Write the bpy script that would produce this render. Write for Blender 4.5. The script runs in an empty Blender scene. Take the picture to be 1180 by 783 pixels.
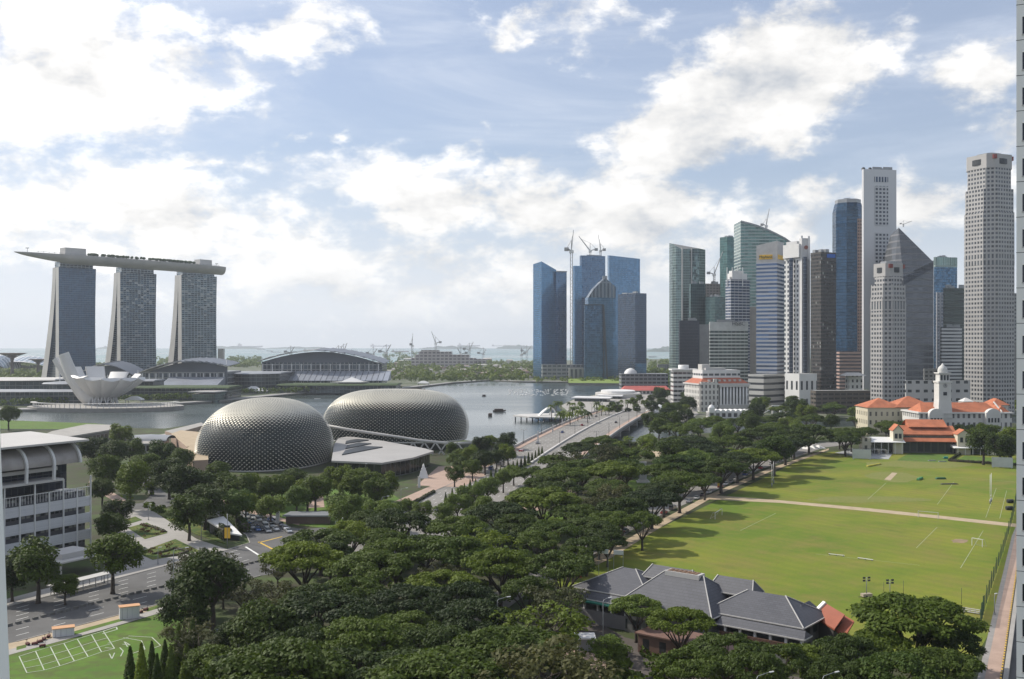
import bpy, bmesh, math, random
from mathutils import Vector, Matrix
R = math.radians
S = bpy.context.scene
# ---------------- camera ----------------
H, F, CX, HY = 65.0, 1180.0, 590.0, 397.0
cam = bpy.data.cameras.new("camera"); co = bpy.data.objects.new("camera", cam); S.collection.objects.link(co)
co.location = (0, 0, H); co.rotation_euler = (R(90), 0, 0)
cam.lens = 36.0; cam.sensor_width = 36.0; cam.shift_y = 5.5 / 1180.0
cam.clip_start = 0.3; cam.clip_end = 90000
S.camera = co
# ---------------- sun ----------------
SUN_AZ, SUN_EL = R(-62), R(40)     # azimuth from the view direction (+Y), negative = left
sd = Vector((math.sin(SUN_AZ) * math.cos(SUN_EL), math.cos(SUN_AZ) * math.cos(SUN_EL), math.sin(SUN_EL)))
sl = bpy.data.lights.new("sun", 'SUN'); sl.energy = 4.8; sl.angle = R(0.5); sl.color = (1.0, 0.94, 0.84)
so = bpy.data.objects.new("sun", sl); S.collection.objects.link(so); so.rotation_euler = (-sd).to_track_quat('-Z', 'Y').to_euler(); so.location = (0, 0, 400)
# ---------------- exposure ----------------
S.view_settings.view_transform = 'Standard'; S.view_settings.look = 'None'
S.view_settings.exposure = 0.0; S.view_settings.gamma = 1.0
# ---------------- world: sky with clouds (all in directions, not in the picture) ----------------
W = bpy.data.worlds.new("World"); S.world = W; W.use_nodes = True
SKY_STRENGTH = 0.1
def build_world():
    nt = W.node_tree; N = nt.nodes; L = nt.links; N.clear()
    def nd(t, **k):
        n = N.new(t)
        for a, b in k.items(): setattr(n, a, b)
        return n
    def inp(n, i, v):
        if hasattr(v, 'is_linked') or isinstance(v, bpy.types.NodeSocket): L.new(v, n.inputs[i])
        else: n.inputs[i].default_value = v
    def M(op, a, b=0.0, c=0.0, clamp=False):
        n = nd('ShaderNodeMath', operation=op, use_clamp=clamp); inp(n, 0, a); inp(n, 1, b)
        if len(n.inputs) > 2: inp(n, 2, c)
        return n.outputs[0]
    def V(op, a, b=(0, 0, 0)):
        n = nd('ShaderNodeVectorMath', operation=op); inp(n, 0, a); inp(n, 1, b)
        return n.outputs['Value'] if op in ('LENGTH', 'DOT_PRODUCT') else n.outputs[0]
    def ramp(x, a, b, lo=0.0, hi=1.0):
        n = nd('ShaderNodeMapRange', interpolation_type='SMOOTHSTEP'); inp(n, 0, x); inp(n, 1, a); inp(n, 2, b); inp(n, 3, lo); inp(n, 4, hi)
        return n.outputs[0]
    def mix(f, a, b, typ='MIX'):
        n = nd('ShaderNodeMix', data_type='RGBA', blend_type=typ); inp(n, 0, f); inp(n, 6, a); inp(n, 7, b)
        return n.outputs[2]
    out = nd('ShaderNodeOutputWorld'); bg = nd('ShaderNodeBackground'); L.new(bg.outputs[0], out.inputs[0])
    sky = nd('ShaderNodeTexSky', sky_type='NISHITA', sun_disc=False, sun_elevation=SUN_EL, sun_rotation=SUN_AZ)
    sky.air_density = 1.1; sky.dust_density = 1.3; sky.ozone_density = 2.2
    tc = nd('ShaderNodeTexCoord')
    d = V('NORMALIZE', tc.outputs['Generated'])
    sx = nd('ShaderNodeSeparateXYZ'); L.new(d, sx.inputs[0]); dx, dy, dz = sx.outputs
    az = M('ARCTAN2', dx, dy); el = M('ARCSINE', dz)
    cb = nd('ShaderNodeCombineXYZ'); L.new(az, cb.inputs[0]); L.new(el, cb.inputs[1]); p = cb.outputs[0]
    def noise(vec, sc, det, rough=0.55, dist=0.0, lac=2.0):
        n = nd('ShaderNodeTexNoise'); inp(n, 'Vector', vec); n.inputs['Scale'].default_value = sc
        n.inputs['Detail'].default_value = det; n.inputs['Roughness'].default_value = rough; n.inputs['Distortion'].default_value = dist
        n.inputs['Lacunarity'].default_value = lac
        return n
    # warp of the blob coordinates
    wn = noise(V('MULTIPLY', p, (1, 1.5, 1)), 7.0, 6, 0.6)
    warp = V('MULTIPLY', V('SUBTRACT', wn.outputs['Color'], (0.5, 0.5, 0.5)), (0.20, 0.11, 0.0))
    pw = V('ADD', p, warp)
    f1180 = 1180.0
    def A(px, py):
        a = math.atan((px - CX) / f1180); return a, math.atan((HY - py) / f1180 * math.cos(a))
    blobs = [  # px, py, rx, ry, rot, weight : cumulus
        (85, 85, 200, 85, 10, 1.1), (320, 40, 110, 45, 15, .65), (150, 255, 270, 68, -8, .95), (10, 190, 90, 60, 0, .5), (300, 190, 70, 20, 0, .45),
        (500, 228, 200, 58, -5, .85), (700, 245, 230, 66, -3, .95), (370, 315, 220, 50, 0, .62), (580, 320, 250, 45, 0, .6),
        (795, 140, 120, 62, 28, 1.15), (880, 90, 135, 68, 15, 1.3), (960, 62, 60, 42, 0, .9), (755, 175, 90, 48, 0, 1.0),
        (1135, 95, 75, 42, 20, .62), (1080, 235, 130, 42, 12, .8), (930, 245, 75, 32, 25, .7), (850, 300, 90, 28, 10, .5),
        (700, 20, 95, 34, -8, .5), (590, 27, 46, 17, 4, .5), (340, 150, 44, 14, 10, .42), (395, 143, 28, 12, 10, .38), (500, 345, 55, 30, 35, .6), (590, 345, 55, 26, 30, .6),
        (1160, 180, 60, 30, 0, .6), (560, 78, 24, 9, 15, .36), (260, 200, 40, 16, 0, .5)]
    def field(pv, pn):
        acc = None
        for (x, y, rx, ry, ro, w) in blobs:
            a, e = A(x, y)
            m = nd('ShaderNodeMapping', vector_type='TEXTURE'); L.new(pv, m.inputs[0])
            m.inputs[1].default_value = (a, e, 0); m.inputs[2].default_value = (0, 0, R(ro)); m.inputs[3].default_value = (rx / f1180, ry / f1180, 1)
            v = M('MULTIPLY', M('SUBTRACT', 1.25, V('LENGTH', m.outputs[0])), w)
            acc = v if acc is None else M('SMOOTH_MAX', acc, v, 0.15)
        # the rest of the sky, away from the photographed part: loose clouds
        far = noise(V('MULTIPLY', d, (1, 1, 2.2)), 2.4, 3, 0.5)
        away = ramp(M('ABSOLUTE', az), 0.5, 0.62); away2 = M('MAXIMUM', away, ramp(el, 0.36, 0.46))
        fv = M('MULTIPLY', M('SUBTRACT', far.outputs[0], 0.52), 4.2)
        k = nd('ShaderNodeMix', data_type='FLOAT'); inp(k, 0, away2); inp(k, 2, acc); inp(k, 3, fv)
        det = noise(V('MULTIPLY', pn, (1, 1.7, 1)), 13.0, 14, 0.60, 0.1)
        return M('ADD', k.outputs[0], M('MULTIPLY', M('SUBTRACT', det.outputs[0], 0.52), 3.1)), det
    f0, det = field(pw, p)
    dens = ramp(f0, 0.05, 0.75)
    # light from the sun's side: denser towards the sun means shaded here
    off = (-0.02, 0.032, 0)
    det2 = noise(V('MULTIPLY', V('ADD', p, off), (1, 1.7, 1)), 13.0, 9, 0.58, 0.1)
    edge = M('SUBTRACT', det2.outputs[0], det.outputs[0])
    core = ramp(f0, 0.7, 1.9)
    lit = M('ADD', M('SUBTRACT', 0.97, M('MULTIPLY', core, 0.16)), M('MULTIPLY', edge, -1.15))
    big = noise(p, 9.0, 4, 0.5)
    lit = M('ADD', lit, M('MULTIPLY', M('SUBTRACT', big.outputs[0], 0.5), -0.35))
    # brighter towards the sun
    sdot = V('DOT_PRODUCT', d, tuple(sd)); glow = ramp(sdot, 0.25, 1.0)
    lit = M('MULTIPLY', lit, M('ADD', 1.0, M('MULTIPLY', glow, 0.35)))
    cc = mix(ramp(lit, 0.6, 1.0), (0.80, 0.86, 0.95, 1), (1.0, 0.985, 0.96, 1))
    CL = 9.9
    cl = V('MULTIPLY', cc, M('MULTIPLY', lit, CL))
    sc_ = nd('ShaderNodeVectorMath', operation='SCALE'); L.new(cc, sc_.inputs[0]); L.new(M('MULTIPLY', lit, CL), sc_.inputs[3]); cl = sc_.outputs[0]
    # thin cirrus veil
    ci = noise(V('MULTIPLY', p, (0.8, 4.0, 1)), 3.2, 8, 0.62, 0.6)
    veil = M('ADD', M('MULTIPLY', ramp(ci.outputs[0], 0.40, 0.75), 0.42), 0.32)
    low = ramp(el, 0.29, 0.0, 0.0, 0.85)
    left = ramp(az, 0.2, -0.45, 0.0, 0.36)
    veil = M('MINIMUM', M('MAXIMUM', veil, M('ADD', M('MULTIPLY', low, 0.9), M('MULTIPLY', left, 0.5))), 0.9)
    base = mix(1.0, sky.outputs[0], (0.92, 0.98, 1.12, 1), 'MULTIPLY')
    s1 = mix(veil, base, (8.2, 8.8, 9.9, 1))
    s2 = mix(M('MULTIPLY', dens, 0.94), s1, cl)
    # distant haze at the horizon
    s3 = mix(ramp(el, 0.10, 0.0, 0.0, 0.80), s2, (9.2, 9.5, 9.8, 1))
    L.new(s3, bg.inputs[0]); bg.inputs[1].default_value = SKY_STRENGTH
build_world()
W.cycles.sampling_method = 'MANUAL'; W.cycles.sample_map_resolution = 512
S.cycles.max_bounces = 5; S.cycles.diffuse_bounces = 2; S.cycles.glossy_bounces = 3; S.cycles.transmission_bounces = 2
S.cycles.volume_bounces = 0; S.cycles.transparent_max_bounces = 4; S.cycles.caustics_reflective = False; S.cycles.caustics_refractive = False
S.cycles.use_denoising = True

# ---------------- helpers ----------------
def G(px, py, z=0.0):
    D = F * (H - z) / (py - HY); return Vector(((px - CX) * D / F, D, z))
def PD(px, py, D):          # the point seen at px,py at distance D
    return Vector(((px - CX) * D / F, D, H - (py - HY) * D / F))
def XZ(px, D): return (px - CX) * D / F
def ZY(py, D): return H - (py - HY) * D / F
_lib = {}
def link(o): S.collection.objects.link(o); return o
def thing(name, label, cat, loc=(0, 0, 0), rz=0.0, group=None):
    o = bpy.data.objects.new(name, None); link(o); o.location = loc; o.rotation_euler = (0, 0, rz)
    o.empty_display_size = 1
    o['label'] = label; o['category'] = cat
    if group: o['group'] = group
    return o
def tag(o, label, cat, group=None):
    o['label'] = label; o['category'] = cat
    if group: o['group'] = group
    return o
def dup(root, loc=None, rz=None, label=None, sc=None):
    r = root.copy(); link(r)
    if loc is not None: r.location = loc
    if rz is not None: r.rotation_euler = (0, 0, rz)
    if sc is not None: r.scale = sc if hasattr(sc, '__len__') else (sc, sc, sc)
    if label: r['label'] = label
    for ch in list(root.children):
        c = ch.copy(); link(c); c.parent = r
        for g in list(ch.children):
            e = g.copy(); link(e); e.parent = c
    return r
class MB:
    def __init__(s): s.v = []; s.f = []; s.m = []; s.c = 0; s.sm = []
    def face(s, pts, m=0, smooth=False):
        i = len(s.v); s.v += [tuple(p) for p in pts]; s.f.append(tuple(range(i, i + len(pts)))); s.m.append(m); s.sm.append(smooth)
    def prism(s, poly, z0, z1, m=0, mt=None, top=None, bottom=True):
        """poly: ccw (x,y) list; top: optional other list for the upper ring; z1 may be a list"""
        n = len(poly); tp = top or poly
        zt = z1 if hasattr(z1, '__len__') else [z1] * n
        a = sum(poly[i][0] * poly[(i + 1) % n][1] - poly[(i + 1) % n][0] * poly[i][1] for i in range(n))
        if a < 0:
            poly = list(poly)[::-1]; tp = list(tp)[::-1]; zt = list(zt)[::-1]
        lo = [(p[0], p[1], z0) for p in poly]; hi = [(p[0], p[1], zt[i]) for i, p in enumerate(tp)]
        for i in range(n):
            j = (i + 1) % n; s.face([lo[i], lo[j], hi[j], hi[i]], m)
        s.face(hi, m if mt is None else mt)
        if bottom: s.face(lo[::-1], m)
        return s
    def box(s, x0, y0, z0, x1, y1, z1, m=0, mt=None):
        return s.prism([(x0, y0), (x1, y0), (x1, y1), (x0, y1)], z0, z1, m, mt)
    def bar(s, p, q, w, h=None, m=0):
        """square bar from p to q"""
        p = Vector(p); q = Vector(q); h = h or w; d = (q - p)
        if d.length < 1e-6: return s
        d.normalize(); up = Vector((0, 0, 1)) if abs(d.z) < 0.95 else Vector((1, 0, 0))
        a = d.cross(up).normalized() * w / 2; b = a.cross(d).normalized() * h / 2
        r = [(-a - b), (a - b), (a + b), (-a + b)]
        A = [p + k for k in r]; B = [q + k for k in r]
        for i in range(4):
            j = (i + 1) % 4; s.face([A[j], A[i], B[i], B[j]], m)
        s.face(A, m); s.face(B[::-1], m); return s
    def tube(s, pts, rad, n=6, m=0, smooth=True, cap=True):
        pts = [Vector(p) for p in pts]; k = len(pts); rs = rad if hasattr(rad, '__len__') else [rad] * k
        rings = []; prev = None
        for i, p in enumerate(pts):
            d = (pts[min(i + 1, k - 1)] - pts[max(i - 1, 0)])
            if d.length < 1e-9: d = Vector((0, 0, 1))
            d.normalize()
            up = prev if prev is not None else (Vector((0, 0, 1)) if abs(d.z) < 0.9 else Vector((1, 0, 0)))
            a = d.cross(up)
            if a.length < 1e-4: a = d.cross(Vector((1, 0, 0)))
            a.normalize(); b = a.cross(d).normalized(); prev = b
            i0 = len(s.v)
            for t in range(n):
                an = 2 * math.pi * t / n; s.v.append(tuple(p + (a * math.cos(an) + b * math.sin(an)) * rs[i]))
            rings.append(i0)
        for i in range(k - 1):
            for t in range(n):
                u = (t + 1) % n; s.f.append((rings[i] + u, rings[i] + t, rings[i + 1] + t, rings[i + 1] + u)); s.m.append(m); s.sm.append(smooth)
        if cap:
            s.f.append(tuple(rings[0] + t for t in range(n))); s.m.append(m); s.sm.append(False)
            s.f.append(tuple(rings[-1] + t for t in range(n))[::-1]); s.m.append(m); s.sm.append(False)
        return s
    def lathe(s, prof, n=16, cx=0, cy=0, m=0, smooth=True):
        rings = []
        for (r, z) in prof:
            i0 = len(s.v)
            for t in range(n):
                an = 2 * math.pi * t / n; s.v.append((cx + r * math.cos(an), cy + r * math.sin(an), z))
            rings.append(i0)
        for i in range(len(prof) - 1):
            for t in range(n):
                u = (t + 1) % n; s.f.append((rings[i] + t, rings[i] + u, rings[i + 1] + u, rings[i + 1] + t)); s.m.append(m); s.sm.append(smooth)
        s.f.append(tuple(rings[-1] + t for t in range(n))); s.m.append(m); s.sm.append(False)
        return s
    def grid(s, P, m=0, smooth=True, wrap=False):
        """P[i][j] points"""
        i0 = len(s.v); a = len(P); b = len(P[0])
        for row in P: s.v += [tuple(q) for q in row]
        for i in range(a - 1):
            for j in range(b if wrap else b - 1):
                k = (j + 1) % b; s.f.append((i0 + i * b + j, i0 + i * b + k, i0 + (i + 1) * b + k, i0 + (i + 1) * b + j)); s.m.append(m); s.sm.append(smooth)
        return s
    def mesh(s, name, mats, uv=True, bevel=0):
        me = bpy.data.meshes.new(name); me.from_pydata(s.v, [], s.f)
        for mt in (mats if isinstance(mats, (list, tuple)) else [mats]): me.materials.append(mt)
        me.polygons.foreach_set('material_index', s.m); me.polygons.foreach_set('use_smooth', s.sm)
        if uv and len(s.f) < 60000:
            ul = me.uv_layers.new(name='m'); Z = Vector((0, 0, 1)); co_ = me.vertices; data = ul.data
            for p in me.polygons:
                n = p.normal
                if abs(n.z) > 0.85:
                    for li in p.loop_indices:
                        c = co_[me.loops[li].vertex_index].co; data[li].uv = (c.x, c.y)
                else:
                    t = Z.cross(n).normalized()
                    for li in p.loop_indices:
                        c = co_[me.loops[li].vertex_index].co; data[li].uv = (c.dot(t), c.z)
        me.update(); return me
    def build(s, name, mats, parent=None, loc=None, rz=None, kind=None, uv=True):
        o = bpy.data.objects.new(name, s.mesh(name, mats, uv)); link(o)
        if parent is not None: o.parent = parent
        if loc is not None: o.location = loc
        if rz is not None: o.rotation_euler = (0, 0, rz)
        if kind: o['kind'] = kind
        return o
# ---------------- materials ----------------
def srgb(r, g, b):
    f = lambda c: (c / 255 / 12.92) if c / 255 <= 0.04045 else ((c / 255 + 0.055) / 1.055) ** 2.4
    return (f(r), f(g), f(b), 1)
class MT:
    def __init__(s, name):
        s.mat = bpy.data.materials.new(name); s.mat.use_nodes = True; s.N = s.mat.node_tree.nodes; s.L = s.mat.node_tree.links
        s.b = s.N['Principled BSDF']
    def nd(s, t, **k):
        n = s.N.new(t)
        for a, b in k.items(): setattr(n, a, b)
        return n
    def put(s, n, i, v):
        if isinstance(v, bpy.types.NodeSocket): s.L.new(v, n.inputs[i])
        else: n.inputs[i].default_value = v
    def M(s, op, a, b=0.0, c=0.0, clamp=False):
        n = s.nd('ShaderNodeMath', operation=op, use_clamp=clamp); s.put(n, 0, a); s.put(n, 1, b); s.put(n, 2, c); return n.outputs[0]
    def mix(s, f, a, b, typ='MIX'):
        n = s.nd('ShaderNodeMix', data_type='RGBA', blend_type=typ); s.put(n, 0, f); s.put(n, 6, a); s.put(n, 7, b); return n.outputs[2]
    def noise(s, vec, sc, det=4, rough=0.55, dist=0):
        n = s.nd('ShaderNodeTexNoise'); s.put(n, 0, vec); n.inputs['Scale'].default_value = sc; n.inputs['Detail'].default_value = det
        n.inputs['Roughness'].default_value = rough; n.inputs['Distortion'].default_value = dist; return n.outputs[0]
    def rmp(s, x, a, b, lo=0.0, hi=1.0):
        n = s.nd('ShaderNodeMapRange'); s.put(n, 0, x); s.put(n, 1, a); s.put(n, 2, b); s.put(n, 3, lo); s.put(n, 4, hi); return n.outputs[0]
    def pos(s): return s.nd('ShaderNodeNewGeometry').outputs['Position']
    def obj(s): return s.nd('ShaderNodeTexCoord').outputs['Object']
    def uv(s):
        n = s.nd('ShaderNodeTexCoord'); x = s.nd('ShaderNodeSeparateXYZ'); s.L.new(n.outputs['UV'], x.inputs[0]); return x.outputs[0], x.outputs[1]
    def set(s, **k):
        nm = dict(col='Base Color', rough='Roughness', metal='Metallic', spec='Specular IOR Level', normal='Normal', alpha='Alpha')
        for a, v in k.items():
            s.put(s.b, nm[a], v)
        return s
    def bump(s, h, strength=0.5, dist=0.1):
        n = s.nd('ShaderNodeBump'); n.inputs['Strength'].default_value = strength; n.inputs['Distance'].default_value = dist; s.put(n, 'Height', h)
        s.L.new(n.outputs[0], s.b.inputs['Normal']); return s
def plain(name, col, rough=0.7, metal=0.0, var=0.18, sc=0.15, spec=0.4, fine=0.0):
    """a colour with weathering"""
    t = MT(name); c = tuple(col[:3]) + (1,)
    o = t.obj(); n = t.noise(o, sc, 6, 0.6)
    f = t.rmp(n, 0.3, 0.7)
    lo = tuple(x * (1 - var) for x in c[:3]) + (1,); hi = tuple(min(1, x * (1 + var * 0.6)) for x in c[:3]) + (1,)
    colr = t.mix(f, lo, hi)
    if fine:
        colr = t.mix(t.rmp(t.noise(o, sc * 25, 3), 0.35, 0.65, 0, fine), colr, tuple(x * 0.6 for x in c[:3]) + (1,))
    t.set(col=colr, rough=rough, metal=metal, spec=spec); return t.mat
def facade(name, wall, glass, cw, ch, fw, fh, gr=0.12, gm=0.55, wr=0.6, wm=0.0, var=0.35, off=(0.0, 0.0), lit=0.0, blinds=0.0, wob=0.02, band=None):
    """windows on a wall: UV in metres, cell cw x ch, window share fw x fh. fw=1 ribbon windows"""
    t = MT(name); u, v = t.uv()
    U = t.M('DIVIDE', t.M('ADD', u, off[0]), cw); V_ = t.M('DIVIDE', t.M('ADD', v, off[1]), ch)
    fu = t.M('ABSOLUTE', t.M('SUBTRACT', t.M('FRACT', U), 0.5)); fv = t.M('ABSOLUTE', t.M('SUBTRACT', t.M('FRACT', V_), 0.5))
    mu = t.M('LESS_THAN', fu, fw / 2) if fw < 1 else None; mv = t.M('LESS_THAN', fv, fh / 2) if fh < 1 else None
    m = t.M('MULTIPLY', mu, mv) if (mu is not None and mv is not None) else (mu if mu is not None else mv)
    if m is None: m = t.M('ADD', 1.0, 0.0)
    if band:   # every n-th floor plain
        k = t.M('LESS_THAN', t.M('FRACT', t.M('DIVIDE', t.M('FLOOR', V_), band[0])), band[1]); m = t.M('MULTIPLY', m, t.M('SUBTRACT', 1.0, k))
    cx = t.nd('ShaderNodeCombineXYZ'); t.put(cx, 0, t.M('FLOOR', U)); t.put(cx, 1, t.M('FLOOR', V_))
    wn = t.nd('ShaderNodeTexWhiteNoise', noise_dimensions='2D'); t.L.new(cx.outputs[0], wn.inputs[0]); rnd = wn.outputs[0]
    o = t.obj(); big = t.noise(o, 0.03, 4)
    g = tuple(glass[:3]) + (1,)
    gcol = t.mix(rnd, tuple(x * (1 - var) for x in g[:3]) + (1,), tuple(min(1, x * (1 + var)) for x in g[:3]) + (1,))
    if blinds: gcol = t.mix(t.M('MULTIPLY', t.M('GREATER_THAN', rnd, 1 - blinds), 0.6), gcol, (0.45, 0.45, 0.42, 1))
    w = tuple(wall[:3]) + (1,)
    wcol = t.mix(t.rmp(big, 0.3, 0.7), tuple(x * 0.84 for x in w[:3]) + (1,), tuple(min(1, x * 1.08) for x in w[:3]) + (1,))
    t.set(col=t.mix(m, wcol, gcol), rough=t.M('ADD', t.M('MULTIPLY', m, gr - wr), wr), metal=t.M('ADD', t.M('MULTIPLY', m, gm - wm), wm), spec=0.5)
    # panels that are not quite flat
    nrm = t.nd('ShaderNodeNewGeometry').outputs['Normal']
    a = t.nd('ShaderNodeVectorMath', operation='SUBTRACT'); t.L.new(wn.outputs['Color'], a.inputs[0]); a.inputs[1].default_value = (0.5, 0.5, 0.5)
    b = t.nd('ShaderNodeVectorMath', operation='SCALE'); t.L.new(a.outputs[0], b.inputs[0]); b.inputs[3].default_value = wob
    c = t.nd('ShaderNodeVectorMath', operation='ADD'); t.L.new(nrm, c.inputs[0]); t.L.new(b.outputs[0], c.inputs[1])
    bp = t.nd('ShaderNodeBump'); bp.inputs['Strength'].default_value = 0.6; bp.inputs['Distance'].default_value = 0.4
    t.L.new(t.M('SUBTRACT', 1.0, m), bp.inputs['Height']); t.L.new(c.outputs[0], bp.inputs['Normal']); t.L.new(bp.outputs[0], t.b.inputs['Normal'])
    return t.mat
# ================= SETTING =================
def sheet(name, pts, z, m, thick=0.0, px=True, uv=False):
    P = [((G(a, b).x, G(a, b).y) if px else (a, b)) for a, b in pts]
    mb = MB(); mb.prism(P, z - max(thick, 0.02), z)
    return mb.build(name, m, kind='structure', uv=uv)
# water
def water_mat(name, col, sc, bump, rough):
    t = MT(name); p = t.pos()
    mp = t.nd('ShaderNodeMapping'); t.L.new(p, mp.inputs[0]); mp.inputs[3].default_value = (0.35, 1.0, 1.0)
    n1 = t.noise(mp.outputs[0], sc, 6, 0.6); n2 = t.noise(mp.outputs[0], sc * 0.02, 4, 0.5, 0.6)
    t.set(col=t.mix(t.rmp(n2, 0.3, 0.7), tuple(x * .8 for x in col[:3]) + (1,), tuple(x * 1.15 for x in col[:3]) + (1,)), rough=t.rmp(n2, 0.35, 0.7, rough * 0.7, rough * 1.3), spec=0.5)
    t.bump(t.M('ADD', n1, t.M('MULTIPLY', n2, 2.0)), bump, 0.6); return t.mat
m_sea = water_mat("sea_water", (0.10, 0.20, 0.19), 0.05, 0.30, 0.30)
m_bay = water_mat("bay_water", (0.05, 0.066, 0.06), 0.30, 0.07, 0.22)
mb = MB(); mb.face([(-16000, -700, -1.7), (16000, -700, -1.7), (16000, 17000, -1.7), (-16000, 17000, -1.7)]); mb.build('sea', m_sea, kind='structure', uv=False)
mb = MB(); mb.face([(-1600, 500, -1.55), (1600, 600, -1.55), (1600, 1150, -1.55), (400, 1800, -1.55), (-100, 1950, -1.55), (-1600, 1000, -1.55)]); mb.build('bay', m_bay, kind='structure', uv=False)
# land
def land_mat(name, c1, c2, c3, sc):
    t = MT(name); p = t.pos(); a = t.rmp(t.noise(p, sc, 6, 0.65), 0.4, 0.6); b = t.rmp(t.noise(p, sc * 5, 5, 0.6), 0.42, 0.62)
    t.set(col=t.mix(b, t.mix(a, c1 + (1,), c2 + (1,)), c3 + (1,)), rough=0.9, spec=0.2); return t.mat
m_ground = land_mat("park_ground", (0.045, 0.06, 0.022), (0.07, 0.10, 0.03), (0.06, 0.055, 0.035), 0.02)
m_city = land_mat("city_ground", (0.10, 0.11, 0.07), (0.20, 0.19, 0.16), (0.07, 0.10, 0.04), 0.012)
sheet('near_land', [(-1500, -300), (-1500, 865), (-430, 862), (-332, 800), (-268, 790), (-256, 835), (-180, 838), (-100, 775), (-28, 690), (6, 640), (40, 640), (62, 664), (100, 704), (130, 742), (180, 772), (240, 800), (320, 830), (1500, 1000), (1500, -300)], 0.0, m_ground, 4, px=False)
sheet('far_land', [(104, 872), (62, 890), (52, 1000), (50, 1085), (74, 1217), (132, 1395), (180, 1560), (192, 1750), (94, 1762), (15, 1780), (-40, 1850), (-100, 1720), (-131, 1598), (-169, 1475), (-237, 1440), (-290, 1322), (-325, 1190), (-372, 1100), (-381, 1035), (-500, 1005), (-3000, 1005), (-3000, 3300), (-1400, 3200), (-500, 3500), (700, 4600), (3600, 5200), (3600, 1300), (1500, 1150), (260, 900), (150, 860)], 0.0, m_city, 4, px=False)
sheet('promenade', [(-372, 1100), (-381, 1035), (-500, 1005), (-900, 1005), (-900, 1030), (-505, 1030), (-395, 1055), (-385, 1105), (-340, 1200), (-305, 1332), (-250, 1455), (-180, 1492), (-143, 1610), (-108, 1735), (-45, 1868), (15, 1798), (94, 1778), (94, 1762), (15, 1780), (-40, 1850), (-100, 1720), (-131, 1598), (-169, 1475), (-237, 1440), (-290, 1322), (-325, 1190)], 0.9, plain("promenade_stone", (0.30, 0.29, 0.27), sc=0.05), 2.4, px=False)
# field
def field_mat():
    t = MT("playing_field_grass"); p = t.pos()
    rot = t.nd('ShaderNodeMapping'); t.L.new(p, rot.inputs[0]); rot.inputs[2].default_value = (0, 0, R(-36))
    a = t.rmp(t.noise(p, 0.018, 5, 0.6, 0.4), 0.38, 0.62); b = t.rmp(t.noise(rot.outputs[0], 0.05, 8, 0.72), 0.46, 0.64); f = t.noise(p, 1.2, 4, 0.7)
    w = t.nd('ShaderNodeTexWave', wave_type='BANDS', bands_direction='X'); t.L.new(rot.outputs[0], w.inputs[0]); w.inputs['Scale'].default_value = 0.055; w.inputs['Distortion'].default_value = 2.5; w.inputs['Detail'].default_value = 2
    c = t.mix(a, (0.115, 0.175, 0.016, 1), (0.225, 0.232, 0.030, 1))
    c = t.mix(t.M('MULTIPLY', b, 0.8), c, (0.225, 0.185, 0.05, 1))
    c = t.mix(t.M('MULTIPLY', t.rmp(w.outputs[1], 0.3, 0.7), 0.17), c, (0.08, 0.15, 0.02, 1))
    wear = t.rmp(t.noise(p, 0.11, 9, 0.75, 0.8), 0.56, 0.70, 0, 0.6); c = t.mix(wear, c, (0.15, 0.115, 0.045, 1)); wet = t.rmp(t.noise(p, 0.03, 6, 0.6, 1.0), 0.58, 0.72, 0, 0.5); c = t.mix(wet, c, (0.055, 0.115, 0.012, 1))
    c = t.mix(t.rmp(f, 0.3, 0.7, 0, 0.35), c, (0.09, 0.12, 0.025, 1))
    t.set(col=c, rough=0.9, spec=0.15); return t.mat
m_field = field_mat()
m_lawn = land_mat("lawn_grass", (0.075, 0.15, 0.02), (0.11, 0.19, 0.025), (0.09, 0.12, 0.03), 0.06)
m_tan = plain("sandy_path", (0.42, 0.33, 0.22), 0.9, sc=0.3); m_soil = plain("bare_soil", (0.26, 0.19, 0.11), 0.95, sc=0.3)
m_pave = plain("grey_paving", (0.36, 0.34, 0.31), 0.85, sc=0.12, fine=0.3); m_pink = plain("pink_paving", (0.42, 0.30, 0.235), 0.85, sc=0.2, fine=0.25)
m_asph = plain("asphalt", (0.115, 0.112, 0.108), 0.85, sc=0.08, var=0.3, fine=0.25); m_asph2 = plain("pale_asphalt", (0.24, 0.225, 0.205), 0.85, sc=0.05, var=0.25, fine=0.2)
m_white = plain("road_paint", (0.75, 0.74, 0.70), 0.7, var=0.25, sc=1.5); m_yel = plain("yellow_paint", (0.65, 0.42, 0.06), 0.7)
sheet('playing_field', [(625, 672), (672, 652), (940, 522), (1000, 519), (1060, 518), (1172, 525), (1180, 560), (1174, 600), (1140, 730), (1110, 783), (1040, 775), (1000, 748), (830, 720)], 0.05, m_field)
sheet('cross_path', [(815, 570.5), (900, 577), (1000, 586), (1100, 596.5), (1176, 604.5), (1176, 608.5), (1100, 600), (1000, 589.5), (900, 580), (800, 575)], 0.08, m_tan)
def patch(name, cx, cy, rx, ry, m, z, n=18, seed=0, rot=0):
    r = random.Random(seed); P = []
    for i in range(n):
        a = 2 * math.pi * i / n; k = r.uniform(0.75, 1.15); P.append((cx + math.cos(a) * rx * k + math.sin(a) * ry * rot, cy + math.sin(a) * ry * k))
    return sheet(name, P, z, m)
m_worn = land_mat("worn_turf", (0.17, 0.185, 0.045), (0.14, 0.175, 0.032), (0.20, 0.19, 0.06), 0.15)
patch('worn_turf', 1028, 550, 30, 6, m_worn, 0.07, seed=2, rot=2); patch('worn_turf', 1106, 624, 10, 2.5, m_soil, 0.07, seed=3)
patch('worn_turf', 1060, 535, 60, 5, m_worn, 0.07, seed=5); patch('worn_turf', 1000, 576, 70, 4, m_worn, 0.065, seed=6)
sheet('cricket_pitch', [(1019, 553), (1028, 545), (1034, 545.6), (1026, 554)], 0.09, m_tan)
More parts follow.
